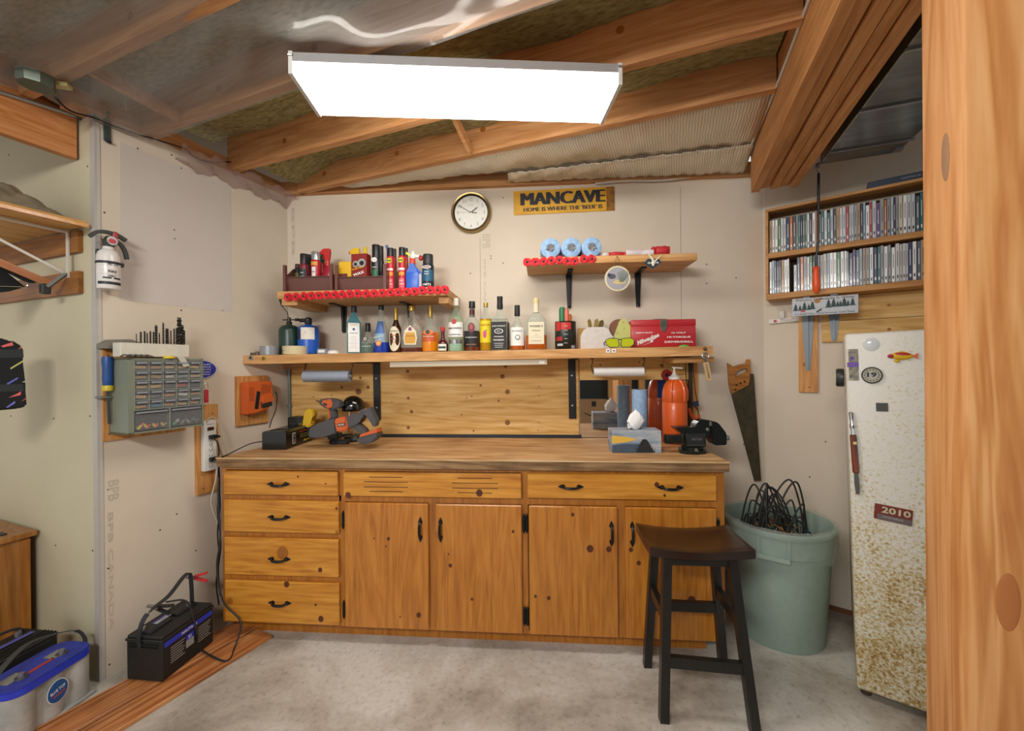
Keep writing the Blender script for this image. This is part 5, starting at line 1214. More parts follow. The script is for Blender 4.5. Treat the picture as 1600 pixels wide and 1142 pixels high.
x, z, R, H = uspot(503, 521, 389, 2.42, zB)
def trig(name, label, x, y, z, R, H, body, head, flip=1, collar=None, neckr=.35, bodyh=.62, noz=None):
    t = thing(name, label, 'spray bottle', (x, y, z))
    m = M(); m.lathe([(1e-4, 0), (R*.9, 0), (R, .004), (R, H*bodyh*.6), (R*.8, H*bodyh*.85), (R*neckr, H*bodyh), (R*neckr, H*bodyh+.01)], body, seg=28, sy=.8); m.part('bottle_body', t)
    m = M(); m.lathe([(R*neckr*1.15, H*bodyh), (R*neckr*1.15, H*(bodyh+.12)), (1e-4, H*(bodyh+.12))], collar or head, seg=18); m.part('collar', t)
    zt_ = H*(bodyh+.12); P_ = [(-.012, zt_), (.012, zt_), (.02, H*.93), (.016, H), (-.02, H), (-.038, H*.95), (-.038, H*.88), (-.018, H*.87)]
    m = M(); m.prism([(a*flip, b_) for a, b_ in (P_ if flip > 0 else P_[::-1])], -.011, .011, head)
    m.part('trigger_head', t)
    m = M(); m.bar((-.022*flip, 0, H*.88), (-.030*flip, 0, H*.78), .012, .005, noz or head, up=(1, 0, 0)); m.part('trigger', t)
    m = M(); m.cyl((-.038*flip, 0, H*.915), (-.048*flip, 0, H*.915), .008, noz or head, seg=12); m.part('nozzle', t)
    return t
trig('spray_bottle', 'red spray bottle with a red trigger head in the left brown bin', x, 2.42, z, .034, H, plain('a8243a', .3), plain('cc2a2a', .4), 1)
m = M(); m.box((0, 0, .03), (.05, .03, .06), plain('d83a30', .5), .006); m.solo('red_sponge', 'crumpled red packet at the right inside the left brown bin', 'packet', (sx(503, 430, 2.35), 2.35, zB+.035), rot=(0, rad(20), 0))
m = M(); m.box((0, 0, .012), (.12, .10, .07), plain('3a2c28', .8), .01); m.solo('dark_cloth', 'dark folded cloth on the floor of the left brown bin', 'cloth', (sx(490, 430, 2.42), 2.44, zB+.024), kind=None) if 0 else None
# right bin contents
x, z, R, H = uspot(532, 552, 410, 2.36, zB)
t = thing('sponge_box', 'yellow sponge packet with brown print in the right brown bin', 'packet', (x, 2.36, z))
m = M(); m.box((0, 0, H/2), (2*R, .05, H), YEL2, .004); m.part('packet_body', t)
m = M(); m.box((-R*.25, -.0262, H*.38), (R*1.3, .001, H*.42), plain('6a2c1c', .6)); m.text('SPONGE', (-R*.25, -.0275, H*.4), .008, YEL2, w=R*1.1, bold=.02); m.part('print', t)
x, z, R, H = uspot(541, 566, 387, 2.43, zB)
trig('spray_bottle', 'spray bottle with yellow and orange trigger in the right brown bin', x+.008, 2.45, z, .034, H, glassy('e8e0d0', .6, .1), plain('e8c01c', .4), 1, noz=plain('e06a2a', .4))
x, z, R, H = uspot(552, 577, 398, 2.35, zB)
t = thing('wax_box', 'dark red car wax box with two tyre pictures in the right brown bin', 'box', (x, 2.35, z), rot=(0, 0, rad(-6)))
m = M(); m.box((0, 0, H/2), (2*R, .05, H), plain('8a2018', .5), .001); m.part('box_body', t)
m = M()
for cx, cz, r_ in ((-R*.42, H*.72, R*.40), (R*.38, H*.74, R*.56)):
    m.disc((cx, -.0262, cz), r_, BLACK, 26)
    for k in range(16): a = k*math.pi/8; m.prism([(cx+r_*.5*math.cos(a-.06), cz+r_*.5*math.sin(a-.06)), (cx+r_*.95*math.cos(a-.09), cz+r_*.95*math.sin(a-.09)), (cx+r_*.95*math.cos(a+.09), cz+r_*.95*math.sin(a+.09)), (cx+r_*.5*math.cos(a+.06), cz+r_*.5*math.sin(a+.06))], -.0272, -.0262, PAPERW)
m.part('tyre_picture', t, kind='stuff')
m = M(); m.text('TURTLE', (-R*.2, -.0290, H*.60), .010, YEL2, w=R*1.5, bold=.03, tilt=14); m.text('WAX', (0, -.0290, H*.46), .016, PAPERW, w=R*1.5, bold=.04, tilt=14); m.part('lettering', t)
x, z, R, H = uspot(565, 575, 385, 2.45, zB)
m = M(); m.lathe([(1e-4, 0), (.028, 0), (.03, .01), (.028, H*.7), (.012, H*.82), (.012, H*.95), (.008, H), (1e-4, H)], plain('e6c820', .4), seg=20); m.solo('yellow_bottle', 'tall yellow plastic bottle behind the wax box', 'bottle', (x, 2.46, z))
can('spray_can', 'tall black and green can in the right brown bin', 581, 595, 383, 2.36, plain('20242a', .35), BLACK, .3, zB, deco=lambda m, R, H: (m.disc((0, -R-.002, H*.66), R*.6, PAPERW, 18, rz=H*.05), wtext(m, 'AUTO', R, H*.66, .006, INKR, off=.004), label_wrap(m, R, H*.2, H*.45, .7, plain('2a6a48', .5)), wtext(m, 'GLASS', R, H*.5, .007, PAPERW, off=.002)))
can('spray_can', 'black can behind the tall black and green one', 591, 600, 385, 2.42, plain('20242a', .35), BLACK, .3, zB)
x, z, R, H = uspot(596, 604, 379, 2.47, zB)
m = M(); m.bar((-.0, 0, 0), (-.004, 0, H-.02), .016, .012, plain('1f48a8', .4)); m.bar((-.004, 0, H-.03), (-.012, -.004, H), .022, .014, plain('1f48a8', .4)); m.bar((.012, 0, H*.3), (.004, 0, H*.62), .02, .014, PAPERW); m.solo('scrub_brush', 'blue and white brush handle sticking up behind the right brown bin', 'brush', (x+.006, 2.535, z))
def raid(m, R, H):
    n = 12; m.prism([((R*.95 if k % 2 else R*.6)*math.cos(k*math.pi/n*1.0)*1.0, H*.70+(.018 if k % 2 else .010)*math.sin(k*math.pi/n)) for k in range(2*n)], -R-.0032, -R-.0022, plain('d8d81c', .5)); m.text('RAID', (0, -R-.0045, H*.70), .010, INK, w=R*1.3, bold=.05, shear=.2)
    label_wrap(m, R, H*.36, H*.44, .9, plain('e89a30', .5)); label_wrap(m, R, H*.48, H*.53, .95, PAPERW); label_wrap(m, R, H*.08, H*.30, .9, plain('e05a6a', .5))
    wtext(m, 'ANT', R, H*.24, .009, PAPERW, off=.002); wtext(m, 'ROACH', R, H*.17, .007, PAPERW, off=.002)
can('spray_can', 'red insect spray can with black cap, left front of the four', 605, 616, 388, 2.36, RED, BLACK, .19, deco=raid)
can('spray_can', 'red insect spray can with black cap, left rear of the four', 613.5, 620, 389, 2.47, RED, BLACK, .19)
can('spray_can', 'red insect spray can with black cap, right front of the four', 623, 634, 387, 2.36, RED, BLACK, .19, deco=raid)
can('spray_can', 'red insect spray can with black cap, right rear of the four', 631.5, 638, 388, 2.47, RED, BLACK, .19, deco=lambda m, R, H: (label_wrap(m, R, H*.55, H*.7, .6, plain('d8b81c', .5)),))
# blue hose-end sprayer
x, z, R, H = uspot(635, 662, 392, 2.37)
t = thing('hose_sprayer', 'blue plastic handled bottle with red collar and white spray head', 'spray bottle', (x, 2.37, z))
BL2 = plain('2f63c8', .35); hz = H*.68
m = M(); m.box((-R*.2, 0, H*.24), (R*1.5, .05, H*.48), BL2, .008, seg=2); m.prism([(-R*.95, H*.44), (R*.5, H*.44), (R*.1, H*.6), (-R*.05, hz), (-R*.5, hz), (-R*.6, H*.6)], -.02, .02, BL2); m.part('bottle_body', t)
m = M(); m.tube(smooth_path([(R*.05, 0, H*.58), (R*.6, 0, H*.47), (R*.85, 0, H*.36), (R*.85, 0, H*.1), (R*.6, 0, H*.04), (R*.4, 0, H*.04)], 4), .007, BL2, 10); m.part('grip', t)
m = M(); m.box((R*.62, -.002, H*.25), (R*.45, .03, H*.36), plain('b8b4bc', .5), .002); m.part('back_label', t)
m = M(); m.cyl((-R*.27, 0, hz), (-R*.27, 0, hz+H*.13), .0165, plain('e0402a', .4)); m.part('collar', t)
m = M(); m.lathe([(.014, hz+H*.13), (.018, hz+H*.18), (.012, hz+H*.26), (.004, H), (1e-4, H)], PAPERW, (-R*.2, 0, 0), 14); m.bar((-R*.2, 0, H*.88), (R*.5, 0, H*.86), .018, .016, PAPERW); m.part('spray_head', t)
m = M(); m.ball((R*.7, 0, H*.82), (.014, .012, .016), plain('b02a24', .4), 12, 8); m.part('red_knob', t, 'red knob')
m = M(); m.bar((-R*.35, 0, H*.86), (-R*1.0, 0, H*.96), .012, .012, plain('d8d838', .4)); m.part('nozzle', t, 'yellow nozzle')
can('spray_can', 'black and teal brake cleaner can at the right end of the upper left shelf', 660, 678, 398, 2.37, plain('1c2428', .35), DARK, .27, deco=lambda m, R, H: (label_wrap(m, R, H*.26, H*.56, 1.2, plain('1f5a78', .5)), m.disc((0, -R-.002, H*.63), R*.8, plain('b8bcc0', .5), 18, rz=H*.045), m.text('STP', (0, -R-.004, H*.63), .008, INKR, w=R*1.0, bold=.03), wtext(m, 'MAX &', R, H*.51, .006, PAPERW, off=.002), wtext(m, 'BRAKE', R, H*.45, .006, PAPERW, off=.002), wtext(m, 'PARTS', R, H*.17, .012, PAPERW, w=R*1.5, off=.002), wtext(m, 'CLEANER', R, H*.08, .006, PAPERW, off=.002)))
# ================================================================ upper right shelf
zR = URz+URt+.001
rr_, yR = .064, 2.345
for i, (px, py) in enumerate([(860, 387), (892.5, 385.5), (924.5, 384)]):
    x = sx(px, py, yR); R_ = .0635 if i < 2 else .060
    R_ = (sx(px+16, py, yR)-sx(px-16, py, yR))/2
    t = thing('paper_roll', 'blue paper roll wrapped in clear film, %s of three' % ['leftmost', 'middle', 'rightmost'][i], 'paper roll', (x, yR, zR+R_), 0, 'wrapped blue paper rolls')
    LB = noisy('blue_paper', [(.3, '6f9ac8'), (.7, 'a4c4e4')], 40, 6, .6, bump=.3)
    m = M(); m.lathe([(R_*.22, -.0), (R_*.8, 0), (R_*.97, -.006), (R_, -.02), (R_, -.21), (R_*.2, -.215)], LB, seg=36, ax='y'); m.part('roll', t)
    m = M(); m.lathe([(R_*.3, .0015), (R_*.16, -.012), (1e-4, -.014)], glassy('d8dadc', .3, .08), seg=18, ax='y'); 
    vs = [(0, -.003, 0)]
    for k in range(24): a = k*math.pi/12; q_ = R_*(.30+.16*(k % 2)); vs.append((q_*math.cos(a), -.004-.004*(k % 3), q_*math.sin(a)))
    m.geo(vs, [(0, k+1, (k+1) % 24+1) for k in range(24)], plain('a8aaac', .12, .5)); m.part('gathered_film', t)
    m = M(); m.text('TRAD' if i == 2 else 'ROLL', ((.35 if i == 2 else -.35)*R_*1.2, -.0055, -.18*R_), .005, INK, w=.014, bold=.03); m.part('film_print', t)
for px in (845.5, 888.5):
    pass
FLG = plain('ddd5da', .7); FLR = plain('c42a34', .65)
t = thing('folded_flag', 'red and white flag rolled up on the upper right shelf', 'flag', (sx(939, 390, 2.38), 2.38, zR))
Lf = sx(1046, 390, 2.38)-sx(939, 390, 2.38)
for a, b_, c, r_, nm in [(0, .11, FLG, .016, 'white_band'), (.11, .37, FLR, .017, 'red_band'), (.37, .76, FLG, .021, 'white_band'), (.76, 1.0, FLR, .03, 'red_band')]:
    m = M(); pts = [(Lf*(a+(b_-a)*k/8), .006*math.sin(k+a*9), r_*.95+.001) for k in range(9)]; m.tube(pts, [r_*(.95+.08*math.sin(k*2.1+a*20)) for k in range(9)], c, 12)
    for v in m.bm.verts: v.co.z = max(.0008, v.co.z)
    m.part(nm, t)
# seagull ornament on the shelf edge
p = on_y(1020, 408, URy-.006); t = thing('seagull_magnet', 'small white seagull ornament with dark blue base on the shelf edge', 'ornament', (p.x, URy-.006, p.z))
m = M(); m.prism([(-.045, -.01), (-.02, -.028), (0, -.04), (.02, -.028), (.045, -.008), (.03, .012), (-.03, .012)], -.004, .004, plain('223a4e', .5)); m.text('GASPE', (0, -.0055, -.01), .010, PAPERW, w=.06, bold=.03); m.part('base_plate', t)
m = M(); WG = plain('e6e0c8', .5); m.ball((0, -.008, -.012), (.009, .006, .018), WG, 12, 8); m.prism([(-.002, -.006), (-.034, .048), (-.028, .046), (.004, .004)], -.011, -.007, WG); m.prism([(.0, -.004), (.045, .034), (.042, .026), (.006, -.012)], -.011, -.007, WG); m.part('gull', t)
# round plaque hanging
p = on_y(964.6, 435.3, URy-.008); R_ = .070
t = thing('round_plaque', 'round ceramic plaque with a duck and reeds hanging from the upper right shelf', 'plaque', (p.x, URy-.008, p.z))
m = M(); m.lathe([(1e-4, -.004), (R_, -.004), (R_, .003), (R_*.93, .004), (R_*.9, .002), (1e-4, .002)], plain('d8cfa8', .5), seg=36, ax='Y'); m.part('plate', t)
m = M(); m.disc((0, -.0055, 0), R_*.88, plain('9c9aa2', .5), 30, y=.001)
m.disc((.01, -.0065, -.02), R_*.5, plain('c8b488', .5), 18, rz=R_*.18); m.disc((-.03, -.0066, .012), R_*.3, plain('4a4e5c', .5), 12, rz=R_*.2); m.disc((-.045, -.007, .02), R_*.14, plain('2a3038', .5), 10)
for k in range(7): m.bar((.012+.003*k, -.0068, -.02), (.0+.011*k, -.0068, .045-.004*abs(k-3)), .0025, .001, plain('4a6a4a', .5), up=(0, 1, 0))
m.part('painting', t)
m = M()
for s in (-1, 1): m.tube([(s*.028, -.001, R_*.9), (0, -.002, R_*.9+.06)], .0011, plain('6a5a3a', .5), 5)
m.part('cord', t); 
m = M(); m.ball((0, -.001, R_*.9+.06), .003, DARK, 8, 5); m.part('nail', t)
# ================================================================ back wall: clock and sign
cx, cz_ = FB.at(735.5, 331, .03); R_ = (FB.at(767, 331, .03)[0]-FB.at(704.5, 331, .03)[0])/2
t = thing('wall_clock', 'round gold-rimmed wall clock with a white face', 'clock', FB.pt(cx, 0, cz_))
GR = plain('a08a5c', .22, .9)
m = M(); m.recalc = False; m.lathe([(R_*.86, -.022), (R_*.9, -.034), (R_*.96, -.036), (R_, -.028), (R_, 0), (R_*.3, 0)][::-1], GR, seg=56, ax='Y', caps=False); m.lathe([(R_*.82, -.02), (R_*.84, -.027), (R_*.87, -.03)], plain('4c4638', .3, .7), seg=56, ax='Y', caps=False); m.recalc = True; m.part('rim', t)
m = M(); m.lathe([(1e-4, -.018), (R_*.88, -.018), (R_*.88, -.005)], plain('efeee6', .5), seg=48, ax='Y'); m.part('dial', t)
m = M(); nc = plain('8d8f92', .5)
for k in range(1, 13):
    a = math.radians(90-30*k); m.text(str(k), (R_*.66*math.cos(a), -.0195, R_*.66*math.sin(a)), R_*.15, nc, bold=0)
m.text('QUARTZ', (0, -.0195, R_*.36), R_*.04, nc, w=R_*.22); m.part('numerals', t)
for nm, deg, L_, wd, c in (('hour_hand', 90-53, .40, .05, '50504e'), ('minute_hand', 90+59.5, .72, .032, '50504e'), ('second_hand', 90+88, .55, .012, 'a0a2a2'), ('alarm_hand', -6, .30, .045, '5a5a58')):
    a = rad(deg); d_ = Vector((math.cos(a), 0, math.sin(a)))
    m = M(); m.bar(Vector((0, -.021, 0))-d_*R_*.06, Vector((0, -.021, 0))+d_*R_*L_, R_*wd, .001, plain(c, .4), up=(0, 1, 0)); m.part(nm, t)
m = M(); m.lathe([(1e-4, -.024), (R_*.045, -.023), (R_*.045, -.018)], GR, seg=12, ax='Y'); m.part('hub', t)
x0, z0 = FB.at(802.5, 298, .006); x1, _ = FB.at(960, 293, .006); _, zb = FB.at(804, 335, .006); zc = (z0+zb)/2; xc = (x0+x1)/2
W_, H_ = x1-x0, z0-zb
SG = noisy('sign_yellow', [(.3, 'c8921c'), (.6, 'e0ac2e'), (.8, 'b07a20')], 5, 8, .55, stretch=(1, 1, 3))
t = thing('mancave_sign', 'yellow wood-print sign with dark lettering reading MANCAVE', 'sign', FB.pt(xc, 0, zc-.001), rot=(0, rad(-.6), 0))
m = M(); m.box((0, -.004, 0), (W_, .005, H_), SG, .001); m.part('board', t)
m = M(); m.box((W_*.46, -.0072, 0), (W_*.078, .0012, H_*.98), noisy('sign_wood_edge', [(.3, '5e3c18'), (.7, 'a8742c')], 30, 8, .7)); m.part('wood_print', t)
LT = plain('2c2e36', .6, var=.2); m = M(); m.text('MANCAVE', (-W_*.01, -.0078, H_*.14), H_*.52, LT, w=W_*.82, bold=0, fat=W_*.013); m.text("HOME IS WHERE THE 'BEER' IS", (-W_*.01, -.0078, -H_*.30), H_*.17, LT, w=W_*.78, bold=0, fat=W_*.003); m.part('lettering', t, 'dark grey lettering')
# ================================================================ under the long shelf
def hang_roll(px0, px1, pyt, pyb, c, name, label, y=2.37):
    x0, x1 = sx(px0, 580, y), sx(px1, 580, y); zt_ = on_y(px0, pyt, y).z; zb_ = on_y(px0, pyb, y).z; r_ = (zt_-zb_)/2; zc = (zt_+zb_)/2
    t = thing(name, label, 'paper towel', (x0, y, zc)); L_ = x1-x0
    m = M(); m.cyl((0, 0, 0), (L_, 0, 0), r_, c, seg=24); m.part('roll', t)
    m = M(); m.cyl((-.004, 0, 0), (-.001, 0, 0), r_*.5, plain('6a5a48', .7), seg=16); m.cyl((L_+.001, 0, 0), (L_+.012, 0, 0), r_*.35, STEEL, seg=14); m.part('core', t)
    zs_ = 1.405+.0085*(x0+1.94)-zc
    for a in (-.006, L_+.006):
        m = M(); m.tube(smooth_path([(a, 0, 0), (a-.004, .01, zs_*.4), (a+.003, .015, zs_*.75), (a, .02, zs_-.001)], 4), .0028, plain('3a342c', .5, .4), 6); m.box((a, .02, zs_-.003), (.02, .02, .004), plain('3a342c', .5, .4)); m.part('hanger', t)
hang_roll(476, 547, 579, 597, plain('9aa4b4', .35, .15), 'film_roll', 'silvery blue roll hung under the left of the long shelf')
hang_roll(927.5, 1005.5, 574, 588, plain('dedad6', .55), 'paper_roll_white', 'white paper roll hung on wires under the right of the long shelf')
x0, x1 = sx(611, 565, 2.345), sx(855, 565, 2.345); zz = 1.405+.0085*((x0+x1)/2+1.94)
m = M(); m.box(((x1-x0)/2, 0, -.019), (x1-x0, .05, .034), plain('cbbfa8', .5), .004, seg=2); m.box((x1-x0-.03, -.026, -.022), (.03, .003, .018), plain('d8d4c8', .5))
m.solo('under_shelf_light', 'long off-white strip light, unlit, fixed under the long shelf', 'strip light', (x0, 2.345, zz-.001), rot=(0, -math.atan(.0085), 0))
# grey conduit in the left corner, dark post at the right
m = M(); xx = FB.at(451, 620)[0]; m.cyl((0, 0, 0), (0, 0, .47), .009, plain('7f8a8c', .35, .6), seg=14); m.box((0, 0, .2), (.03, .016, .012), plain('8f9a9c', .35, .6), .002); m.solo('conduit', 'thin grey steel conduit in the left corner below the long shelf', 'conduit', FB.pt(xx+.025, .03, .932))
xx = FB.at(1077, 620, .02)[0]; m = M(); m.bar((0, 0, 0), (0, 0, .46), .022, .022, plain('3a2c18', .6), up=(0, 1, 0)); m.solo('dark_post', 'narrow dark upright right of the orange bottle, under the shelf end', 'post', FB.pt(xx, .035, .932))
# cord with orange handle hanging at the right
p0 = on_y(1083, 566, 2.5); f_ = lambda px, py: on_y(px, py, 2.5)-p0
t = thing('orange_handled_strap', 'black cord with an orange handle hanging under the right end of the shelf', 'cord', p0)
m = M(); m.tube(smooth_path([f_(*q) for q in [(1082, 564), (1085, 600), (1089, 625), (1090, 633)]], 5), .0025, BLACK, 6); m.tube(smooth_path([f_(*q) for q in [(1071, 564), (1072, 590), (1075, 610), (1080, 627), (1091, 634)]], 5), .0025, BLACK, 6); m.tube(smooth_path([f_(*q) for q in [(1080, 628), (1090, 640), (1092, 652)]], 4), .0028, BLACK, 6); m.part('cord', t)
m = M(); m.tube(smooth_path([f_(*q) for q in [(1077, 638), (1080, 648), (1086, 655), (1091, 653), (1092, 648)]], 5), .0085, plain('c84c1c', .45), 10); m.part('handle', t, 'orange handle')
m = M(); m.prism([tuple(f_(*q).xz) if 0 else (f_(*q).x, f_(*q).z) for q in [(1079, 628), (1091, 626), (1092, 634), (1086, 636)]], -.003, .003, plain('23304a', .5)); m.part('clip', t)
# bottle opener hanging on the shelf end
p0 = on_y(1102, 545, YS-.012); f_ = lambda px, py: on_y(px, py, YS-.012)-p0
t = thing('bottle_opener', 'bottle opener with engraved wooden handle hanging from the right shelf end', 'bottle opener', (p0.x, YS-.012, p0.z))
m = M(); m.ball((0, .004, 0), (.009, .012, .009), plain('5c5e60', .35, .8), 12, 8); m.cyl((0, .01, 0), (0, -.004, 0), .004, STEEL, seg=8); m.part('hook', t)
m = M(); c_ = f_(1102, 556); m.tube([(c_.x+.017*math.cos(a), -.002, c_.z+.014*math.sin(a)) for a in [k*math.pi/8 for k in range(17)]], .0045, STEEL, 8); m.bar(f_(1102, 560), f_(1103, 568), .014, .004, STEEL, up=(0, 1, 0)); m.part('opener', t)
m = M(); a, b_ = f_(1102.5, 566), f_(1108, 594); m.bar(a, b_, .027, .010, plain('c8a878', .6), up=(0, 1, 0)); m.part('handle', t)
m = M(); mid = (a+b_)/2; m.text('SCHOONER', (mid.x, -.0058, mid.z), .009, INK, w=.08, tilt=-79); m.part('engraving', t)
m = M(); xx, zz = FB.at(1042, 586, .045); m.lathe([(1e-4, -.01), (.012, -.012), (.016, -.022), (.030, -.022), (.034, -.008), (.034, 0), (1e-4, 0)], plain('8e1c20', .4), seg=26, ax='Y'); m.lathe([(1e-4, -.012), (.010, -.013)], BLACK, seg=14, ax='Y'); m.solo('round_red_reel', 'round dark red knob on the pine board behind the pump bottle', 'knob', FB.pt(xx, .04, zz))
# ================================================================ on the worktop
ZW = .932
def wt(px, py): p = on_z(px, py, ZW); return p
# orange hand-cleaner jug
yj = 2.43; x0, x1 = sx(1035, 640, yj), sx(1073, 640, yj); R_ = (x1-x0)/2; H_ = on_y(1053, 592, yj).z-ZW
t = thing('cleaner_bottle', 'large orange ribbed plastic bottle with white pump', 'bottle', ((x0+x1)/2, yj, ZW))
OR_ = plain('d65a1c', .38, coat=.15, var=.04)
m = M(); m.lathe([(1e-4, 0), (R_*.93, 0), (R_, .01), (R_, H_*.62), (R_*.985, H_*.625), (R_*.985, H_*.65), (R_, H_*.655), (R_*.97, H_*.8), (R_*.8, H_*.92), (R_*.5, H_*.98), (R_*.42, H_)], OR_, seg=40); m.part('bottle_body', t)
for a in (-.55, .55, 1.5):
    m = M(); pts = [(R_*q*math.sin(a), -R_*q*math.cos(a), z*H_) for q, z in ((1.0, .66), (1.035, .74), (.99, .84), (.80, .93), (.55, .98))]; m.tube(smooth_path(pts, 4), .0075, OR_, 8); m.part('rib', t)
m = M(); m.lathe([(R_*.45, H_-.002), (R_*.47, H_+.014), (R_*.3, H_+.017), (R_*.16, H_+.03), (.005, H_+.045), (.005, H_+.066), (1e-4, H_+.067)], PAPERW, seg=20); m.bar((-.012, 0, H_+.066), (.045, 0, H_+.062), .013, .007, PAPERW); m.part('pump', t, 'white pump')
m = M(); m.box((-.0, R_+.001, H_*.8), (R_*.8, .002, H_*.3), plain('2a4a9a', .5)); m.part('back_label', t)
# blue paper towel roll standing
yj = 2.36; x0, x1 = sx(987.5, 640, yj), sx(1011, 640, yj); R_ = (x1-x0)/2; H_ = on_y(1000, 608.5, yj).z-ZW
m = M(); m.cyl((0, 0, 0), (0, 0, H_), R_, noisy('blue_towel', [(.3, '7f9cbc'), (.7, '98b4d2')], 60, 4, .8, bump=.2), seg=32); m.cyl((0, 0, H_), (0, 0, H_+.0006), R_*.45, plain('4a4038', .8), seg=16)
m.solo('towel_roll', 'tall pale blue paper towel roll standing on the worktop', 'paper towel', ((x0+x1)/2, yj, ZW))
# tissue box
pf0, pf1 = wt(956, 707), wt(1034, 708); W_ = (pf1-pf0).length; H_ = .105; H_ = on_y(995, 673, pf0.y).z-ZW; D_ = .115
t = thing('tissue_box', 'tissue box printed with a wooden pier at sunset', 'tissue box', ((pf0+pf1)/2).to_tuple(), rad(1))
SKY = noisy('pier_photo', [(.3, '4a6680'), (.45, '8c9cac'), (.58, 'b0b4b4'), (.7, '54687c')], 6, 3, .5, stretch=(.7, 1, 5))
m = M(); m.box((0, D_/2, H_/2), (W_, D_, H_), SKY, .001); m.part('box_body', t)
m = M(); m.box((0, D_/2, H_+.0005), (W_-.002, D_-.002, .001), plain('a8b0bc', .5, var=.15)); m.disc((0, 0, 0), .0001, DARK, 3)
m.lathe([(1e-4, H_+.0015), (.042, H_+.0015)], DARK, (0, D_/2, 0), 24, sy=.5); m.part('box_top', t)
m = M(); fy = -.0008
m.prism([(-W_*.02, .002), (W_*.36, .002), (W_*.20, H_*.62), (W_*.12, H_*.62)], fy-.0006, fy, plain('26282e', .6))
for k in range(8):
    q = k/8; xl_ = -W_*.02+q*W_*.14; xr_ = W_*.36-q*W_*.16; m.box(((xl_+xr_)/2, fy-.001, .004+q*H_*.6), (xr_-xl_, .0006, .0012), plain('16181c', .6))
for s_ in (-1, 1):
    for k in range(4): q = k/4; xe = (-W_*.02+q*W_*.14) if s_ < 0 else (W_*.36-q*W_*.16); m.box((xe, fy-.001, .004+q*H_*.5+H_*.09*(1-q*.5)), (.002, .0008, H_*.2*(1-q*.6)), plain('1a1c20', .6))
m.prism([(-W_*.498, .001), (-W_*.04, .001), (W_*.1, H_*.4), (-W_*.3, H_*.40), (-W_*.498, H_*.35)], fy-.0003, fy, plain('4a5c70', .6, var=.2))
m.prism([(-W_*.495, H_*.80), (-W_*.2, H_*.72), (W_*.02, H_*.62), (-W_*.2, H_*.48), (-W_*.495, H_*.42)], fy-.0003, fy, plain('e0b848', .6)); m.part('pier_print', t, kind='stuff')
m = M(); n_ = 14; vs = []
for i, (r_, z_) in enumerate([(.026, 0), (.038, .02), (.042, .04), (.036, .06), (.020, .085), (.004, .10)]):
    for k in range(n_): a = 2*math.pi*k/n_; q = 1+.22*math.sin(3*a+i)+.1*math.sin(5*a-i*2); vs.append((r_*q*math.cos(a)+.004*i*.5, D_/2+r_*.6*q*math.sin(a), H_+.001+z_+.006*math.sin(2*a+i)))
m.geo(vs, [(i*n_+k, i*n_+(k+1) % n_, (i+1)*n_+(k+1) % n_, (i+1)*n_+k) for i in range(5) for k in range(n_)], plain('f2f2f2', .8, var=.02)); m.part('tissue', t, 'white tissue')
# bench vise
vb = wt(1084, 710); t = thing('bench_vise', 'black cast-iron bench vise bolted at the right end of the worktop', 'vise', (vb.x+.01, vb.y+.055, ZW), rad(4))
VI = plain('1b2220', .38, .3, coat=.2, var=.15); k_ = (vb.y+.05)/FOC   # metres per photo pixel at the vise
def vp(dx, dy): return (dx*k_, dy*k_)   # offsets from the base centre in photo pixels
m = M(); m.prism([(-.07, -.02), (-.05, -.05), (.0, -.062), (.05, -.045), (.075, 0), (.05, .05), (-.05, .05)], 0, .016, VI, 'xy'); m.lathe([(.05, .016), (.052, .03), (.042, .036), (.042, .045)], VI, seg=30); m.part('base', t)
for bx_, by_ in ((0, -.052), (-.06, 0), (.06, .0), (0, .04)):
    m = M(); m.lathe([(.010, .014), (.010, .022), (.006, .024), (.006, .03), (1e-4, .03)], STEEL, (bx_, by_, 0), 6); m.part('bolt', t)
m = M(); m.box((.006, 0, .068), (.104, .08, .072), VI, .008, seg=2); m.box((.006, -.0405, .070), (.080, .004, .05), DARK, .001); m.text('WILTON', (.006, -.0435, .074), .012, plain('7a807e', .4, .5), w=.05, bold=0, fat=.0006); m.box((.006, -.042, .044), (.09, .004, .006), plain('4a504e', .4, .5)); m.part('body', t)
m = M(); m.box((-.098, 0, .069), (.078, .046, .044), VI, .004, seg=2); m.part('slide_bar', t)
m = M(); m.prism([(-.100, .132), (-.04, .134), (.016, .132), (.03, .10), (-.06, .10)], -.036, .036, VI); bmesh.ops.bevel(m.bm, geom=list(m.bm.edges), offset=.003, affect='EDGES'); m.part('anvil', t)
m = M(); m.prism([(.0, .10), (.004, .135), (.018, .160), (.05, .172), (.082, .165), (.084, .10), (.07, .075), (.03, .075)], -.034, .034, VI); bmesh.ops.bevel(m.bm, geom=list(m.bm.edges), offset=.005, segments=2, affect='EDGES'); m.part('fixed_jaw', t)
m = M(); m.prism([(.086, .075), (.086, .163), (.105, .162), (.124, .152), (.162, .102), (.164, .042), (.105, .040), (.092, .055)], -.037, .037, VI); bmesh.ops.bevel(m.bm, geom=list(m.bm.edges), offset=.005, segments=2, affect='EDGES')
m.part('moving_jaw', t)
m = M(); m.box((.0825, -.002, .150), (.012, .066, .022), STEEL, .001); m.part('jaw_plate', t)
m = M(); m.box((.066, -.036, .122), (.014, .006, .014), STEEL, .001, rot=(0, 30, 0)); m.part('jaw_screw', t)
m = M(); m.cyl((.16, 0, .072), (.182, 0, .072), .013, STEEL, seg=16); m.lathe([(.008, .18), (.012, .183), (.012, .19), (1e-4, .191)], STEEL, (0, 0, .072), 14, 'x'); m.part('screw_end', t)
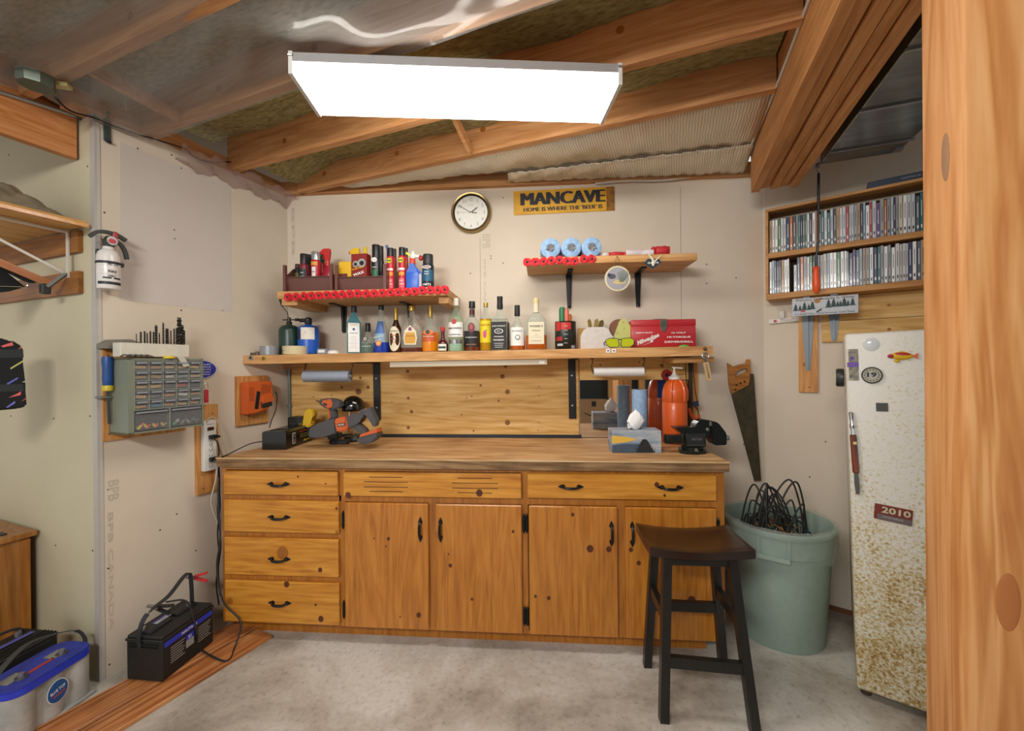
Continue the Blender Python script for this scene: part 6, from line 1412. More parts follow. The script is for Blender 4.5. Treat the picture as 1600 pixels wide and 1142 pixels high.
# ---- left group: battery charger box
a, b_, c = wt(404, 697), wt(447, 702.5), wt(488, 688)
fv = (b_-a); W1 = fv.length; rz = math.atan2(fv.y, fv.x); 
t = thing('battery_charger', 'black box battery charger with printed front on the left of the worktop', 'charger', a, rz)
L1 = .22; H1 = on_plane(447, 674, b_, Vector((0, 1, 0))).z-ZW; W1 = .115
BK = plain('121413', .25, .1, coat=.3)
dirb = (c-b_); L1 = dirb.length; ang1 = math.atan2(dirb.y, dirb.x); t.rotation_euler = (0, 0, ang1); t.location = b_
n_ = (Vector((a.x, a.y, 0))-Vector((b_.x, b_.y, 0))); 
# local x runs along the printed face, local y into the box
m = M(); m.prism([(0, 0), (.135, 0), (.135, H1-.008), (.125, H1), (.012, H1+.002), (0, H1-.008)], 0, L1, BK, 'yz'); m.part('housing', t)
m = M(); m.box((L1*.28, -.001, H1*.5), (.03, .001, H1*.6), PAPER); m.box((L1*.28, -.0015, H1*.5), (.024, .001, H1*.52), BLACK); m.box((L1*.28, -.002, H1*.62), (.008, .001, .012), GREYP); m.box((L1*.28, -.002, H1*.36), (.008, .001, .012), GREYP)
m.text('MOTOMASTER', (L1*.68, -.0012, H1*.78), .008, plain('c83a30', .5), w=L1*.42, bold=.03); m.text('BATTERY', (L1*.66, -.0012, H1*.58), .006, plain('b0a838', .5), w=L1*.3, bold=.02); m.text('CHARGER', (L1*.66, -.0012, H1*.45), .006, plain('b0a838', .5), w=L1*.3, bold=.02); m.text('6A', (L1*.76, -.0012, H1*.22), .012, plain('c8c02c', .5), w=L1*.28, bold=.04); m.part('front_print', t)
m = M()
for k in range(5): m.box((L1*(.12+.05*k), .07, H1+.001), (.004, .08, .002), DARK)
m.part('vent_fins', t, kind='stuff')
p0 = a+Vector((0, .05, .02)); m = M(); m.tube(smooth_path([Vector(q)-p0 for q in [p0+Vector((.0, .0, 0)), on_z(392, 693, ZW+.006), on_z(376, 700, ZW+.004), on_z(356, 710, ZW+.004), on_z(346, 714, ZW+.002)]], 6), .003, BLACK, 8); m.solo('mains_cord', 'thin black cord running off the left of the worktop from the black charger', 'cable', p0)
# small charger dock behind with cord up to the orange charger
p = on_z(449, 672, ZW); p = Vector((sx(449, 660, 2.42), 2.42, ZW)); W_ = sx(478, 660, 2.42)-p.x; H_ = on_y(460, 652, 2.42).z-ZW
t = thing('charging_dock', 'small black charging dock behind the black battery charger', 'charger', p)
m = M(); m.box((W_/2, .045, H_/2), (W_, .09, H_), plain('1a1d1e', .4), .005, seg=2); m.part('dock_body', t); m = M(); m.box((W_*.3, -.001, H_*.6), (W_*.3, .002, H_*.35), DARK); m.box((W_*.75, -.001, H_*.6), (W_*.3, .002, H_*.3), plain('7a7020', .5)); m.part('front_panel', t)
def trace(pts, y, p0): return [((on_y(a, b_, y)-p0).x, (on_y(a, b_, y)-p0).z) for a, b_ in pts]
S7 = lambda pts, ox, oy, k=6.957: [(ox+a/k, oy+b/k) for a, b in pts]
YLW = plain('d8b020', .4)
# yellow screw gun
y_ = 2.40; p0 = Vector((sx(484, 660, y_), y_, ZW)); t = thing('yellow_screwdriver', 'yellow cordless screwdriver body behind the black charger', 'power tool', p0)
m = M(); P = trace(S7([(600, 440), (600, 370), (615, 300), (640, 270), (690, 270), (722, 300), (720, 350), (680, 390), (700, 430), (670, 470), (600, 475)], 390, 600), y_, p0); m.prism(P, -.024, .024, YLW); bmesh.ops.bevel(m.bm, geom=list(m.bm.edges), offset=.006, segments=2, affect='EDGES'); m.part('tool_body', t)
m = M(); m.prism(trace(S7([(600, 340), (625, 300), (630, 310), (600, 350), (575, 380), (560, 370)], 390, 600), y_, p0), -.01, .01, BLACK); m.part('clip', t)
m = M(); m.prism([(a, b_) for a, b_ in trace(S7([(598, 470), (672, 466), (690, 560), (590, 560)], 390, 600), y_, p0)], -.02, .02, DARK); m.part('foot', t)
# reciprocating saw
GRYT = plain('4c4c4e', .5, var=.1); ORT = plain('cf6028', .45)
y_ = 2.22; p0 = Vector((sx(540, 690, y_), y_, ZW)); t = thing('reciprocating_saw', 'orange and grey cordless reciprocating saw lying on the worktop', 'power tool', p0)
def slab(name, pts, th, mat, yo=0, bev=.006, label=None):
    m = M(); m.prism(trace(S7(pts, 390, 600), y_, p0), yo-th/2, yo+th/2, mat)
    if bev: bmesh.ops.bevel(m.bm, geom=[e for e in m.bm.edges], offset=bev, segments=2, affect='EDGES')
    return m.part(name, t, label)
slab('front_boot', [(665, 540), (690, 455), (780, 430), (860, 385), (960, 365), (975, 530), (870, 555), (780, 560), (700, 580)], .065, GRYT, 0, .007)
slab('motor_housing', [(948, 372), (1080, 345), (1100, 490), (985, 520), (968, 480)], .075, ORT, 0, .008, 'orange motor housing')
slab('rear_housing', [(1070, 352), (1180, 310), (1240, 300), (1270, 345), (1215, 400), (1190, 440), (1096, 478)], .066, GRYT, 0, .005)
slab('top_handle', [(1180, 310), (1235, 270), (1330, 250), (1400, 400), (1385, 460), (1350, 455), (1335, 400), (1280, 318), (1215, 345)], .046, GRYT, 0, .004)
slab('grip', [(1125, 460), (1185, 415), (1280, 490), (1290, 540), (1225, 545)], .045, GRYT, 0, .004)
slab('grip_trim', [(1265, 318), (1285, 315), (1365, 410), (1360, 445), (1345, 420)], .044, ORT, 0, 0)
slab('handle_trim', [(1182, 325), (1185, 305), (1290, 258), (1290, 285)], .044, ORT, 0, 0)
slab('battery_top', [(1225, 540), (1410, 475), (1420, 520), (1225, 575)], .075, ORT, 0, .004)
slab('battery', [(1185, 600), (1225, 565), (1420, 515), (1425, 560), (1360, 625), (1240, 645)], .08, GRYT, 0, .006)
m = M(); c_ = trace(S7([(1034, 430)], 390, 600), y_, p0)[0]; m.xf(Matrix.Identity(4)); m.box((c_[0], -.0385, c_[1]), (.042, .002, .017), DARK, rot=(0, -8, 0)); m.text('RIDGID', (c_[0], -.0402, c_[1]), .009, WHITE, w=.034, bold=.02, tilt=8); m.part('badge', t)
c_ = trace(S7([(690, 540)], 390, 600), y_, p0)[0]; m = M(); m.cyl((c_[0]+.012, 0, c_[1]), (c_[0]-.012, 0, c_[1]-.004), .024, plain('5a5c50', .5, .3), seg=18); m.part('blade_collar', t)
# cordless drill propped behind
y_ = 2.36; p0 = Vector((sx(520, 640, y_), y_, ZW)); t = thing('cordless_drill', 'orange and dark grey cordless driver propped behind the saw', 'power tool', p0)
slab('driver_body', [(775, 165), (830, 155), (910, 155), (1000, 180), (1015, 210), (1010, 255), (940, 280), (870, 270), (800, 235), (765, 200)], .055, GRYT, 0, .008)
slab('orange_shell', [(820, 165), (905, 160), (930, 185), (930, 245), (880, 262), (810, 215)], .059, ORT, 0, .002, 'orange shell')
slab('tool_handle', [(880, 270), (945, 275), (960, 370), (890, 375)], .036, GRYT, 0, .006); slab('handle_trim', [(862, 275), (885, 275), (895, 370), (875, 370)], .03, ORT, 0, .002)
slab('battery_base', [(870, 372), (965, 368), (990, 590), (870, 600)], .06, DARK, 0, .006)
c0_, c1_ = trace(S7([(770, 192), (718, 180)], 390, 600), y_, p0); m = M(); m.tube([(c0_[0], 0, c0_[1]), (c1_[0], 0, c1_[1])], [.007, .002], plain('7a4030', .4, .5), 10); m.part('bit', t)
m = M(); c_ = trace(S7([(850, 215)], 390, 600), y_, p0)[0]; m.box((c_[0], -.030, c_[1]), (.022, .002, .012), DARK, rot=(0, 15, 0)); m.part('badge', t)
# black gooseneck lamp dome
y_ = 2.44; p0 = Vector((sx(552, 630, y_), y_, ZW)); R_ = (sx(570, 630, y_)-sx(536, 630, y_))/2; zc = on_y(552, 634, y_).z-ZW
t = thing('desk_lamp', 'small lamp with a glossy black dome shade behind the saw', 'lamp', p0)
GB = plain('0e100e', .15, coat=.4)
m = M(); m.ball((0, 0, zc-.01), (R_, R_, R_*1.05), GB, 28, 14, z0=-.25); m.part('lamp_shade', t)
m = M(); m.cyl((0, 0, .02), (0, 0, zc-.02), .005, STEEL, seg=12); m.tube(smooth_path([(-.015, -.02, zc-.02), (-.012, -.024, zc*.7), (.006, -.02, zc*.55)], 4), .0022, CHROME, 6); m.part('stem', t)
m = M(); m.lathe([(1e-4, 0), (.055, 0), (.058, .012), (.05, .03), (1e-4, .034)], plain('1c2224', .4), seg=24); m.part('lamp_base', t)
x0 = sx(522, 690, 2.33); m = M(); m.lathe([(1e-4, 0), (.03, 0), (.032, .015), (.024, .03), (1e-4, .032)], plain('1c2224', .45), seg=20); m.box((.04, 0, .012), (.09, .04, .024), DARK, .004); m.solo('black_clamp', 'low black clamp under the saw on the worktop', 'clamp', (x0, 2.34, ZW))
# ================================================================ left wall things (x along the wall, -y out of it)
def fl(px, py, d=0): return FL.at(px, py, d)
def flthing(name, label, cat, px, py, d=0, **k):
    x, z = fl(px, py, d); return thing(name, label, cat, FL.pt(x, 0, z), FL.ang, **k), x, z
# fire extinguisher
xe, z0 = fl(171, 452, .06); _, z1 = fl(171, 358, .06)
H_ = z1-z0; t = thing('fire_extinguisher', 'small white fire extinguisher strapped to the left wall', 'fire extinguisher', FL.pt(xe, 0, z0), FL.ang)
hs_ = H_*.66; R_ = .040; yc = -.055
EXW = plain('e4e0dc', .3, coat=.2)
m = M(); m.lathe([(1e-4, 0), (R_*.92, 0), (R_, .008), (R_, hs_*.82), (R_*.85, hs_*.93), (R_*.5, hs_), (R_*.42, hs_*1.1)], EXW, (0, yc, 0), 32); m.part('cylinder', t)
m = M()
def cyl_patch(m, R, yc, z0, z1, a0, a1, mat, off=.001, n=8):
    vs = []
    for k in range(n+1):
        a = a0+(a1-a0)*k/n
        for z in (z0, z1): vs.append(((R+off)*math.sin(a), yc-(R+off)*math.cos(a), z))
    m.geo(vs, [(2*k, 2*k+2, 2*k+3, 2*k+1) for k in range(n)], mat)
cyl_patch(m, R_, yc, hs_*.10, hs_*.17, -1.4, .8, DARK); cyl_patch(m, R_, yc, hs_*.24, hs_*.28, -.9, -.2, DARK); cyl_patch(m, R_, yc, hs_*.24, hs_*.28, 0, .7, DARK)
for k in range(3): cyl_patch(m, R_, yc, hs_*(.35+.11*k), hs_*(.353+.11*k), -1.2, .9, GREYP)
m.text('FIRE', (-.004, yc-.002, hs_*.42), .010, INK, bend=R_, w=.03); m.text('ABC', (-.006, yc-.002, hs_*.31), .008, INK, bend=R_, w=.03); m.text('FIRST ALERT', (.0, yc-.002, hs_*.6), .007, INK, bend=R_, w=.04); m.part('print', t)
m = M(); m.recalc = False; m.lathe([(R_+.0015, hs_*.62), (R_+.003, hs_*.63), (R_+.003, hs_*.67), (R_+.0015, hs_*.68)], DARK, (0, yc, 0), 32); m.box((R_*.95, yc-.01, hs_*.65), (.02, .02, .018), DARK, .003); m.part('strap', t)
m = M(); m.box((0, -.007, hs_*.55), (.045, .012, hs_*.95), DARK, .003); m.part('bracket', t)
HN_ = plain('2c3230', .45); zh = hs_*1.1
m = M(); m.lathe([(.016, zh-.012), (.02, zh), (.02, zh+.025), (.012, zh+.03)], HN_, (0, yc, 0), 16); m.lathe([(1e-4, -.012), (.022, -.012), (.024, 0), (1e-4, 0)], HN_, (.0, yc-.018, zh+.018), 22, 'Y'); m.part('valve_head', t)
m = M(); m.disc((0, yc-.0315, zh+.018), .019, plain('c8c4c4', .4), 22); m.disc((0, yc-.0322, zh+.016), .014, plain('c03848', .4), 20, rz=.011); m.part('gauge', t, 'red and white gauge')
m = M(); P_ = smooth_path([(-.062, yc, zh+.024), (-.04, yc, zh+.048), (-.01, yc, zh+.058), (.03, yc, zh+.055), (.062, yc, zh+.04)], 4)
for a, b_ in zip(P_, P_[1:]): m.bar(a, b_+(b_-a)*.1, .018, .014, HN_, up=(0, 0, 1))
m.part('lever', t)
m = M(); P_ = smooth_path([(.018, yc, zh+.03), (.045, yc, zh+.015), (.06, yc, zh-.015), (.066, yc, zh-.045)], 4)
for a, b_ in zip(P_, P_[1:]): m.bar(a, b_+(b_-a)*.1, .016, .010, HN_, up=(0, 1, 0))
m.part('handle', t)
m = M(); m.box((.022, yc, zh+.052), (.02, .022, .03), plain('b02838', .4), .004); m.part('safety_pin', t, 'red pull tab')
# clip at the top of the corner
xk, zk = fl(168, 183, .01); m = M(); m.box((0, -.006, -.06), (.026, .006, .10), plain('3c4a48', .5), .002); m.tube(smooth_path([(0, -.004, -.012), (.002, -.012, .012), (.0, -.02, .02), (-.004, -.012, .01)], 4), .005, DARK, 8); m.box((.002, -.012, -.11), (.02, .01, .012), DARK, .002)
m.solo('wall_clip', 'dark grey metal clip high on the end of the left wall', 'clip', FL.pt(xk, 0, zk), FL.ang)
# plywood backing and drawer organizer
xa, za = fl(160, 545, .012); _, zb = fl(162, 690, .012); xb, _ = fl(284, 672, .012); xb = -.63
m = M(); m.box(((xb-xa)/2, -.006, (za-zb)/2), (xb-xa, .012, za-zb), PLYV, .001)
for q in ((.02, .03), (.02, za-zb-.03), (xb-xa-.02, .03)): m.disc((q[0], -.0128, q[1]), .003, nail, 8)
m.solo('backing_board', 'plywood board on the left wall behind the drawer organizer', 'board', FL.pt(xa, 0, zb), FL.ang)
ox0, ox1, oz0, oz1, od = -.942, -.632, 1.097, 1.434, .158
OW, OH = ox1-ox0, oz1-oz0; OG = plain('7d8474', .5)
t = thing('drawer_organizer', 'grey parts cabinet of small clear drawers mounted on the left wall', 'organizer', FL.pt(ox0, .013, oz0), FL.ang)
D_ = od-.013
m = M(); th = .008
m.box((th/2, -D_/2, OH/2), (th, D_, OH), OG); m.box((OW-th/2, -D_/2, OH/2), (th, D_, OH), OG); m.box((OW/2, -D_/2, th/2), (OW, D_, th), OG); m.box((OW/2, -D_/2, OH-th/2), (OW, D_, th), OG); m.box((OW/2, -.004, OH/2), (OW, .008, OH), OG); m.part('cabinet_shell', t)
gx0, gx1 = .022, OW-.012; gz1 = OH-.012; gz0 = OH*.31; cwid = (gx1-gx0)/5; rhei = (gz1-gz0)/5
m = M(); fr = plain('8a9282', .5)
for k in range(6): m.box((gx0+cwid*k, -D_+.012, (gz0+gz1)/2), (.004, .03, gz1-gz0), fr)
for k in range(6): m.box(((gx0+gx1)/2, -D_+.012, gz0+rhei*k), (gx1-gx0, .03, .004), fr)
m.box((OW/2+.003, -D_+.012, (th+gz0)/2), (.006, .03, gz0-th), fr); m.box((.015, -D_+.004, OH/2), (.014, .008, OH), OG); m.part('grid', t)
DRW = glassy('eceef0', .93, .08, 'drawer_plastic'); TAN = [plain(c, .7) for c in ('c8a060', 'd0a868', 'b88a4c')]
special = {(3, 2): 'b8383c', (1, 4): '2a7a9a', (3, 1): '8a9a9a', (2, 1): 'c8c8b8', (3, 3): 'd8d4cc', (4, 2): '3a3c40', (1, 3): '6a6e70', (2, 2): '4a4c50'}
rr = random.Random(3)
for c_i in range(5):
    for r_i in range(5):
        xc = gx0+cwid*(c_i+.5); zt_ = gz1-rhei*r_i-.003; w_ = cwid-.006; h_ = rhei-.006; yf = -D_
        m = M(); m.box((xc, yf-.001, zt_-h_/2), (w_, .002, h_), DRW)
        m.box((xc, yf-.007, zt_-.007), (w_*.8, .012, .010), plain('8d929c', .35), .002)
        dr_ = m.part('drawer', t)
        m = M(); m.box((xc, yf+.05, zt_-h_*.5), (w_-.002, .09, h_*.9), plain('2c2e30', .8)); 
        c = plain(special[(c_i, r_i)], .6) if (c_i, r_i) in special else TAN[rr.randrange(3)]
        hh = rr.uniform(.28, .42)*h_
        m.box((xc+rr.uniform(-.003, .003), yf+.004, zt_-h_+hh/2+.006), (w_*rr.uniform(.7, .9), .006, hh), c, .001, rot=(0, rr.uniform(-6, 6), 0)); m.part('contents', dr_) if False else m.part('drawer_contents', dr_)
for k in (0, 1):
    xa_ = .024 if k == 0 else OW/2+.008; xb_ = OW/2-.004 if k == 0 else OW-.014; zt_ = gz0-.006; w_ = xb_-xa_; h_ = gz0-.006-th-.004
    m = M(); m.box(((xa_+xb_)/2, -D_-.001, zt_-h_/2), (w_, .002, h_), DRW); m.box(((xa_+xb_)/2, -D_-.006, zt_-.006), (w_*.94, .010, .008), plain('8d929c', .35), .002); dr_ = m.part('drawer', t)
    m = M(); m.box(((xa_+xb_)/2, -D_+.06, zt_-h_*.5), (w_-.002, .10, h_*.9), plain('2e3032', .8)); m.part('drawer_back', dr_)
    m = M(); cols_ = ['e0c81c', 'd8504a', 'e0c81c', 'd83c34', '1c2438', 'e8d020', 'd8504a', '20242c', 'e0b81c', '8a8c90'] if k == 0 else ['2a8a5a', 'b8b4b4', '4c4e50', '8a8c8e', '5a5c5e', 'a0a2a4', '3a3c3e', '2c7a50', '707274', '505254']
    for q in range(10): m.cyl((xa_+.012+w_*.085*q, -D_+.006, zt_-h_+.008+.010*(q % 3)), (xa_+.026+w_*.085*q, -D_+.006, zt_-h_+.012+.010*((q+1) % 3)), .006, plain(cols_[q], .5), seg=8)
    m.part('drawer_contents', dr_, kind='stuff')
# white drill block with bits, on the organizer
zt_ = oz1+.001; xa, _ = fl(186, 545, .12); xb, _ = fl(294, 545, .12); 
t = thing('drill_block', 'white block holding drill bits on top of the drawer organizer', 'drill index', FL.pt(xa, .13, zt_+.006), FL.ang)
Hb = .062; m = M(); m.box(((xb-xa)/2, .03, Hb/2), (xb-xa, .06, Hb), plain('dcd8c8', .6, var=.1), .002); m.part('block', t)
bits = [(213, 520, .002), (220, 517, .004), (226, 516, .004), (230, 519, .003), (235, 516, .004), (240, 517, .004), (244, 507, .006), (249, 519, .003), (255, 503, .004), (261, 512, .007), (267, 515, .003), (272, 512, .004), (276, 511, .005), (280, 495, .010), (285, 507, .006), (288, 515, .004)]
for k, (px, py, r_) in enumerate(bits):
    x, z = fl(px, py, .10); hh = max(z-zt_-.006-Hb, .02); x -= xa
    m = M(); n_ = 26; vs = []; fs = []
    for i in range(n_):
        for q in range(6):
            a = q*math.pi/3+i*.9; rr_2 = r_*(1 if q % 3 else .55)
            vs.append((x+rr_2*math.cos(a), .03+rr_2*math.sin(a), Hb-.004+hh*i/(n_-1)))
    for i in range(n_-1):
        for q in range(6): fs.append((i*6+q, i*6+(q+1) % 6, (i+1)*6+(q+1) % 6, (i+1)*6+q))
    fs.append(tuple(range((n_-1)*6, n_*6))); m.geo(vs, fs, plain('3c3a34', .4, .6)); m.part('drill_bit', t)
m = M(); m.lathe([(1e-4, 0), (.022, 0), (.022, .010), (1e-4, .011)], plain('e8c81c', .5), seg=20); x, _ = fl(266, 556, .16); m.solo('yellow_disc', 'yellow plastic disc on the front edge of the drawer organizer', 'disc', FL.pt(x, .15, zt_), FL.ang)
m = M(); m.prism([(0, 0), (.03, 0), (.055, -.045), (.028, -.05)], -.001, .001, plain('c8c2b4', .6)); x, z = fl(276, 557, .165); m.solo('paper_tag', 'pale tag hanging over the top right drawers', 'tag', FL.pt(x, .168, z), FL.ang)
m = M(); 
for k in range(5): m.tube(smooth_path([(.02*k, -.005*k, .005), (.02*k+.015, .004, .014), (.02*k+.04, -.002, .006)], 4), .003, plain('5c5a54', .4, .6), 6)
x, _ = fl(186, 555, .15); m.solo('hex_keys', 'small pile of dull metal keys on the organizer top', 'keys', FL.pt(x+.005, .150, zt_), FL.ang)
m = M(); m.prism([(0, 0), (.14, 0), (.14, .03), (.10, .045), (.03, .04), (0, .02)], -.05, .0, plain('8a8578', .6, var=.2)); x, z = fl(160, 541, .05); m.solo('dusty_cloth', 'dusty grey lump on top of the plywood board', 'cloth', FL.pt(x, .004, za+.001), FL.ang)
# file / screwdriver with blue handle
xf_, zf1 = fl(169, 557, .05); _, zf0 = fl(173, 608, .05); _, zf2 = fl(175, 662, .05)
t = thing('blue_handled_file', 'blue and yellow handled file hanging at the left of the drawer organizer', 'file', FL.pt(xf_, .045, zf0), FL.ang)
hh = zf1-zf0; m = M(); m.lathe([(.008, 0), (.017, hh*.08), (.019, hh*.3), (.018, hh*.6), (.021, hh*.9), (.018, hh), (1e-4, hh)], plain('1c4a8a', .4), seg=18); m.part('handle', t)
m = M(); m.lathe([(.0195, -.006), (.021, .01), (.017, .018), (.008, -.008)], plain('c8b428', .4), seg=18); m.part('collar', t)
m = M(); m.bar((0, 0, 0), (.004, 0, zf2-zf0), .012, .004, plain('6c6e6c', .4, .8), up=(0, 1, 0)); m.part('file_blade', t)
m = M(); m.box((.01, .02, -.035), (.075, .05, .008), plain('8a8c82', .4, .5), .002); m.solo('wire_loop_holder', 'grey metal holder the file hangs in', 'bracket', FL.pt(xf_, .045, zf0), FL.ang)
# blue oval sign
x, z = fl(322, 577, .03); t = thing('oval_sign', 'blue oval sign with white writing, partly behind the organizer', 'sign', FL.pt(x, 0, z), FL.ang)
x1, _ = fl(342, 577, .03); Rx = (x1-x)*1.35; off = x1-x-Rx
m = M(); m.disc((off, -.012, 0), Rx, plain('c8ccd8', .5), 34, rz=.052, y=.006); m.part('edge', t)
m = M(); m.disc((off, -.0125, 0), Rx*.96, plain('2434a8', .4), 34, rz=.048, y=.001)
for k, s_ in enumerate(["Is Fish", "or a Bite", "on Fish", "or a Beer", "all day"]): m.text(s_, (off+Rx*.05, -.0135, .027-.0135*k), .007, WHITE, w=Rx*1.2, bold=.02)
m.part('face', t)
# red key tag
x, z = fl(322, 600, .05); t = thing('red_key_tag', 'red key tag hanging from a ring beside the organizer', 'key tag', FL.pt(x, .05, z), FL.ang)
m = M(); m.box((.0, 0, -.065), (.022, .008, .07), plain('c83040', .4), .003, seg=2); m.part('tag', t); m = M(); m.tube([(0.010*math.sin(a), 0, -.012+.018*math.cos(a)) for a in [k*math.pi/7 for k in range(15)]], .0015, STEEL, 6); m.tube([(-.004, .0, .005), (-.004, .045, .012)], .0018, STEEL, 6); m.part('ring', t)
# power strip board, strip and cords
xa, za = fl(307, 634, .02); xb, _ = fl(341, 634, .02); _, zb = fl(325, 770, .02)
m = M(); m.box(((xb-xa)/2, -.009, (za-zb)/2), (xb-xa, .018, za-zb), PLYV, .001)
for q in ((.03, .03), (xb-xa-.03, za-zb-.05)): m.disc((q[0], -.0188, q[1]), .0035, nail, 8)
m.solo('backing_board', 'tall plywood board on the left wall behind the power strip', 'board', FL.pt(xa, 0, zb), FL.ang)
x, z1 = fl(327.5, 656, .04); _, z0 = fl(327.5, 735, .04); xa_, _ = fl(317, 700, .04); xb_, _ = fl(337, 700, .04); W_ = xb_-xa_; H_ = z1-z0
t = thing('power_strip', 'white power strip with black plugs on the plywood board', 'power strip', FL.pt((xa_+xb_)/2, .019, z0), FL.ang)
m = M(); m.box((0, -.016, H_/2), (W_, .032, H_), plain('e4e4de', .4), .006, seg=2); m.part('strip_body', t)
m = M(); m.box((0, -.034, H_*.83), (W_*.5, .006, .018), plain('4a2420', .35), .002); m.part('switch', t)
for k in range(6):
    m = M(); zz = H_*(.08+.11*k); 
    for s_ in (-1, 1): m.box((s_*.006, -.0325, zz), (.0022, .001, .008), BLACK)
    m.disc((0, -.033, zz-.009), .0025, BLACK, 8); m.part('outlet', t)
m = M(); m.text('WOODS', (0, -.0335, H_*.92), .004, plain('5a6a8a', .5), w=W_*.6); m.part('print', t)
for k, zz in enumerate((.67, .23)):
    tt = thing('power_plug', 'black plug in the %s socket of the power strip' % ['upper', 'lower'][k], 'plug', FL.pt((xa_+xb_)/2, .019+.033, z0+H_*zz), FL.ang)
    m = M(); m.box((.004, -.012, 0), (.034, .022, .022), BLACK, .004, seg=2); m.part('plug_body', tt)
    m = M(); m.cyl((.02, -.012, 0), (.04, -.012, -.004), .006, BLACK, seg=10); m.part('strain_relief', tt)
def wallcable(name, label, pts, r_, mat, dd=.06):
    P = []
    for q in pts:
        px, py = q[:2]; d = q[2] if len(q) > 2 else dd; x, z = FL.at(px, py, d); P.append(FL.pt(x, d, z))
    o = P[0].copy(); m = M(); m.tube(smooth_path([p-o for p in P], 6), r_, mat, 8); return m.solo(name, label, 'cable', o)
wallcable('white_cable', 'cream cable looping over the power strip and down behind the cabinet', [(324, 660, .055), (325, 655, .055), (333, 652, .05), (342, 662, .05), (349, 685, .05), (354, 710, .03)], .0045, plain('d0c4a4', .5))
wallcable('white_cable', 'cream cable hanging beside the cabinet below the power strip', [(341, 715, .05), (337, 750, .04), (331, 775, .04), (331, 790, .04), (337, 808, .04), (345, 830, .03)], .0045, plain('c8c2b0', .5))
wallcable('black_cable', 'black cable dropping from the upper plug beside the cabinet', [(333, 684, .075), (340, 692, .09), (342, 710, .09), (341, 740, .10), (344, 790, .10), (340, 830, .10), (342, 870, .10), (338, 910, .09), (342, 945, .08)], .0035, BLACK)
wallcable('black_cable', 'black cable dropping from the lower plug beside the cabinet', [(334, 719, .075), (341, 722, .09), (343, 760, .095), (340, 800, .095), (345, 850, .09), (341, 890, .09), (344, 930, .08)], .0035, BLACK)
# orange charger on its board
xa, za = fl(370, 588, .02); xb, _ = fl(419, 588, .02); _, zb = fl(395, 663, .02)
m = M(); m.box(((xb-xa)/2, -.009, (za-zb)/2), (xb-xa, .018, za-zb), PLYV, .001); m.solo('backing_board', 'square plywood board on the left wall behind the orange charger', 'board', FL.pt(xa, 0, zb), FL.ang)
xa, za = fl(383, 597, .08); xb, _ = fl(430, 597, .08); _, zb = fl(395, 647, .08); W_ = min(xb-xa, .165); H_ = za-zb
t = thing('tool_charger', 'orange cordless-tool battery charger on a board on the left wall', 'charger', FL.pt(xa+.01, .019, zb), FL.ang)
m = M(); m.prism([(0, 0), (W_*.3, -.0), (W_*.85, H_*.12), (W_, H_*.35), (W_, H_*.95), (W_*.93, H_), (.01, H_), (0, H_*.93)], -.062, 0, ORT); bmesh.ops.bevel(m.bm, geom=list(m.bm.edges), offset=.005, segments=2, affect='EDGES'); m.part('charger_body', t)
m = M()
for k in range(8): m.box((W_*.17, -.0625, H_*(.42+.055*k)), (W_*.18, .002, .003), plain('7a3010', .6))
for k in range(6): m.box((W_*(.56+.065*k), -.0625, H_*.75), (.003, .002, H_*(.34-.02*k)), plain('7a3010', .6), rot=(0, 8, 0))
m.part('vent_slots', t, kind='stuff')
m = M(); m.box((W_*.38, -.063, H_*.42), (W_*.14, .004, H_*.55), BLACK, .001, rot=(0, 8, 0)); m.box((W_*.72, -.066, H_*.28), (W_*.42, .012, H_*.2), DARK, .003, rot=(0, -6, 0)); m.part('battery_socket', t)
m = M(); m.prism([(W_*.5, H_*.30), (W_*.62, H_*.52), (W_*.98, H_*.5), (W_*.95, H_*.36)], -.078, -.06, ORT); m.part('latch', t)
wallcable('black_cable', 'black cord hanging from the orange charger to the worktop', [(430, 612, .06), (433, 620, .06), (431, 640, .07), (425, 655, .09), (421, 668, .12)], .0028, BLACK)
# ================================================================ alcove at the far left
def xav(px, py, x0): return on_plane(px, py, FA.pt(x0, 0, 0), FA.ux)
AP = FA.pt
sp_ = 0.
m = M(); m.box((-.625, -.24, .0), (1.2, .44, .018), wood('closet_shelf', 'a87430', 'c8944c', 'd8a862', 'y', .8, .6), .001)
m.box((-.055+.03, -.24, -.012), (.03, .44, .014), PINE); m.solo('closet_shelf', 'wooden closet shelf in the alcove at upper left', 'shelf', AP(0, .001, 2.028), FA.ang)
DKW = wood('stained_cleat', '6e4212', '8f5a1e', 'a87030', 'x', .8, .55)
for zc, lab in ((1.965, 'upper stained cleat board on the alcove wall under the closet shelf'), (1.78, 'lower stained cleat board on the alcove wall, carrying the bracket')):
    m = M(); m.box((-.63, -.01, 0), (1.04, .02, .10 if zc < 1.9 else .098), DKW, .001); m.solo('cleat_board', lab, 'board', AP(0, .001, zc), FA.ang)
t = thing('shelf_bracket', 'white metal triangular closet shelf bracket', 'bracket', AP(-.178, .022, 1.80), FA.ang)
m = M(); WM = plain('d6d2c8', .45); m.box((0, -.003, .11), (.018, .006, .215), WM); m.part('upright', t)
m = M(); m.box((0, -.19, .208), (.018, .38, .006), WM); m.part('arm', t)
m = M(); m.bar((0, -.012, .02), (0, -.36, .20), .010, .006, WM, up=(1, 0, 0)); m.part('brace', t)
m = M(); m.bar((0, -.01, .02), (-.035, -.055, -.045), .016, .012, plain('6a6c68', .6, .3)); m.box((-.045, -.06, -.055), (.03, .03, .045), plain('2a2e2a', .5), .004); m.part('rod_hook', t)
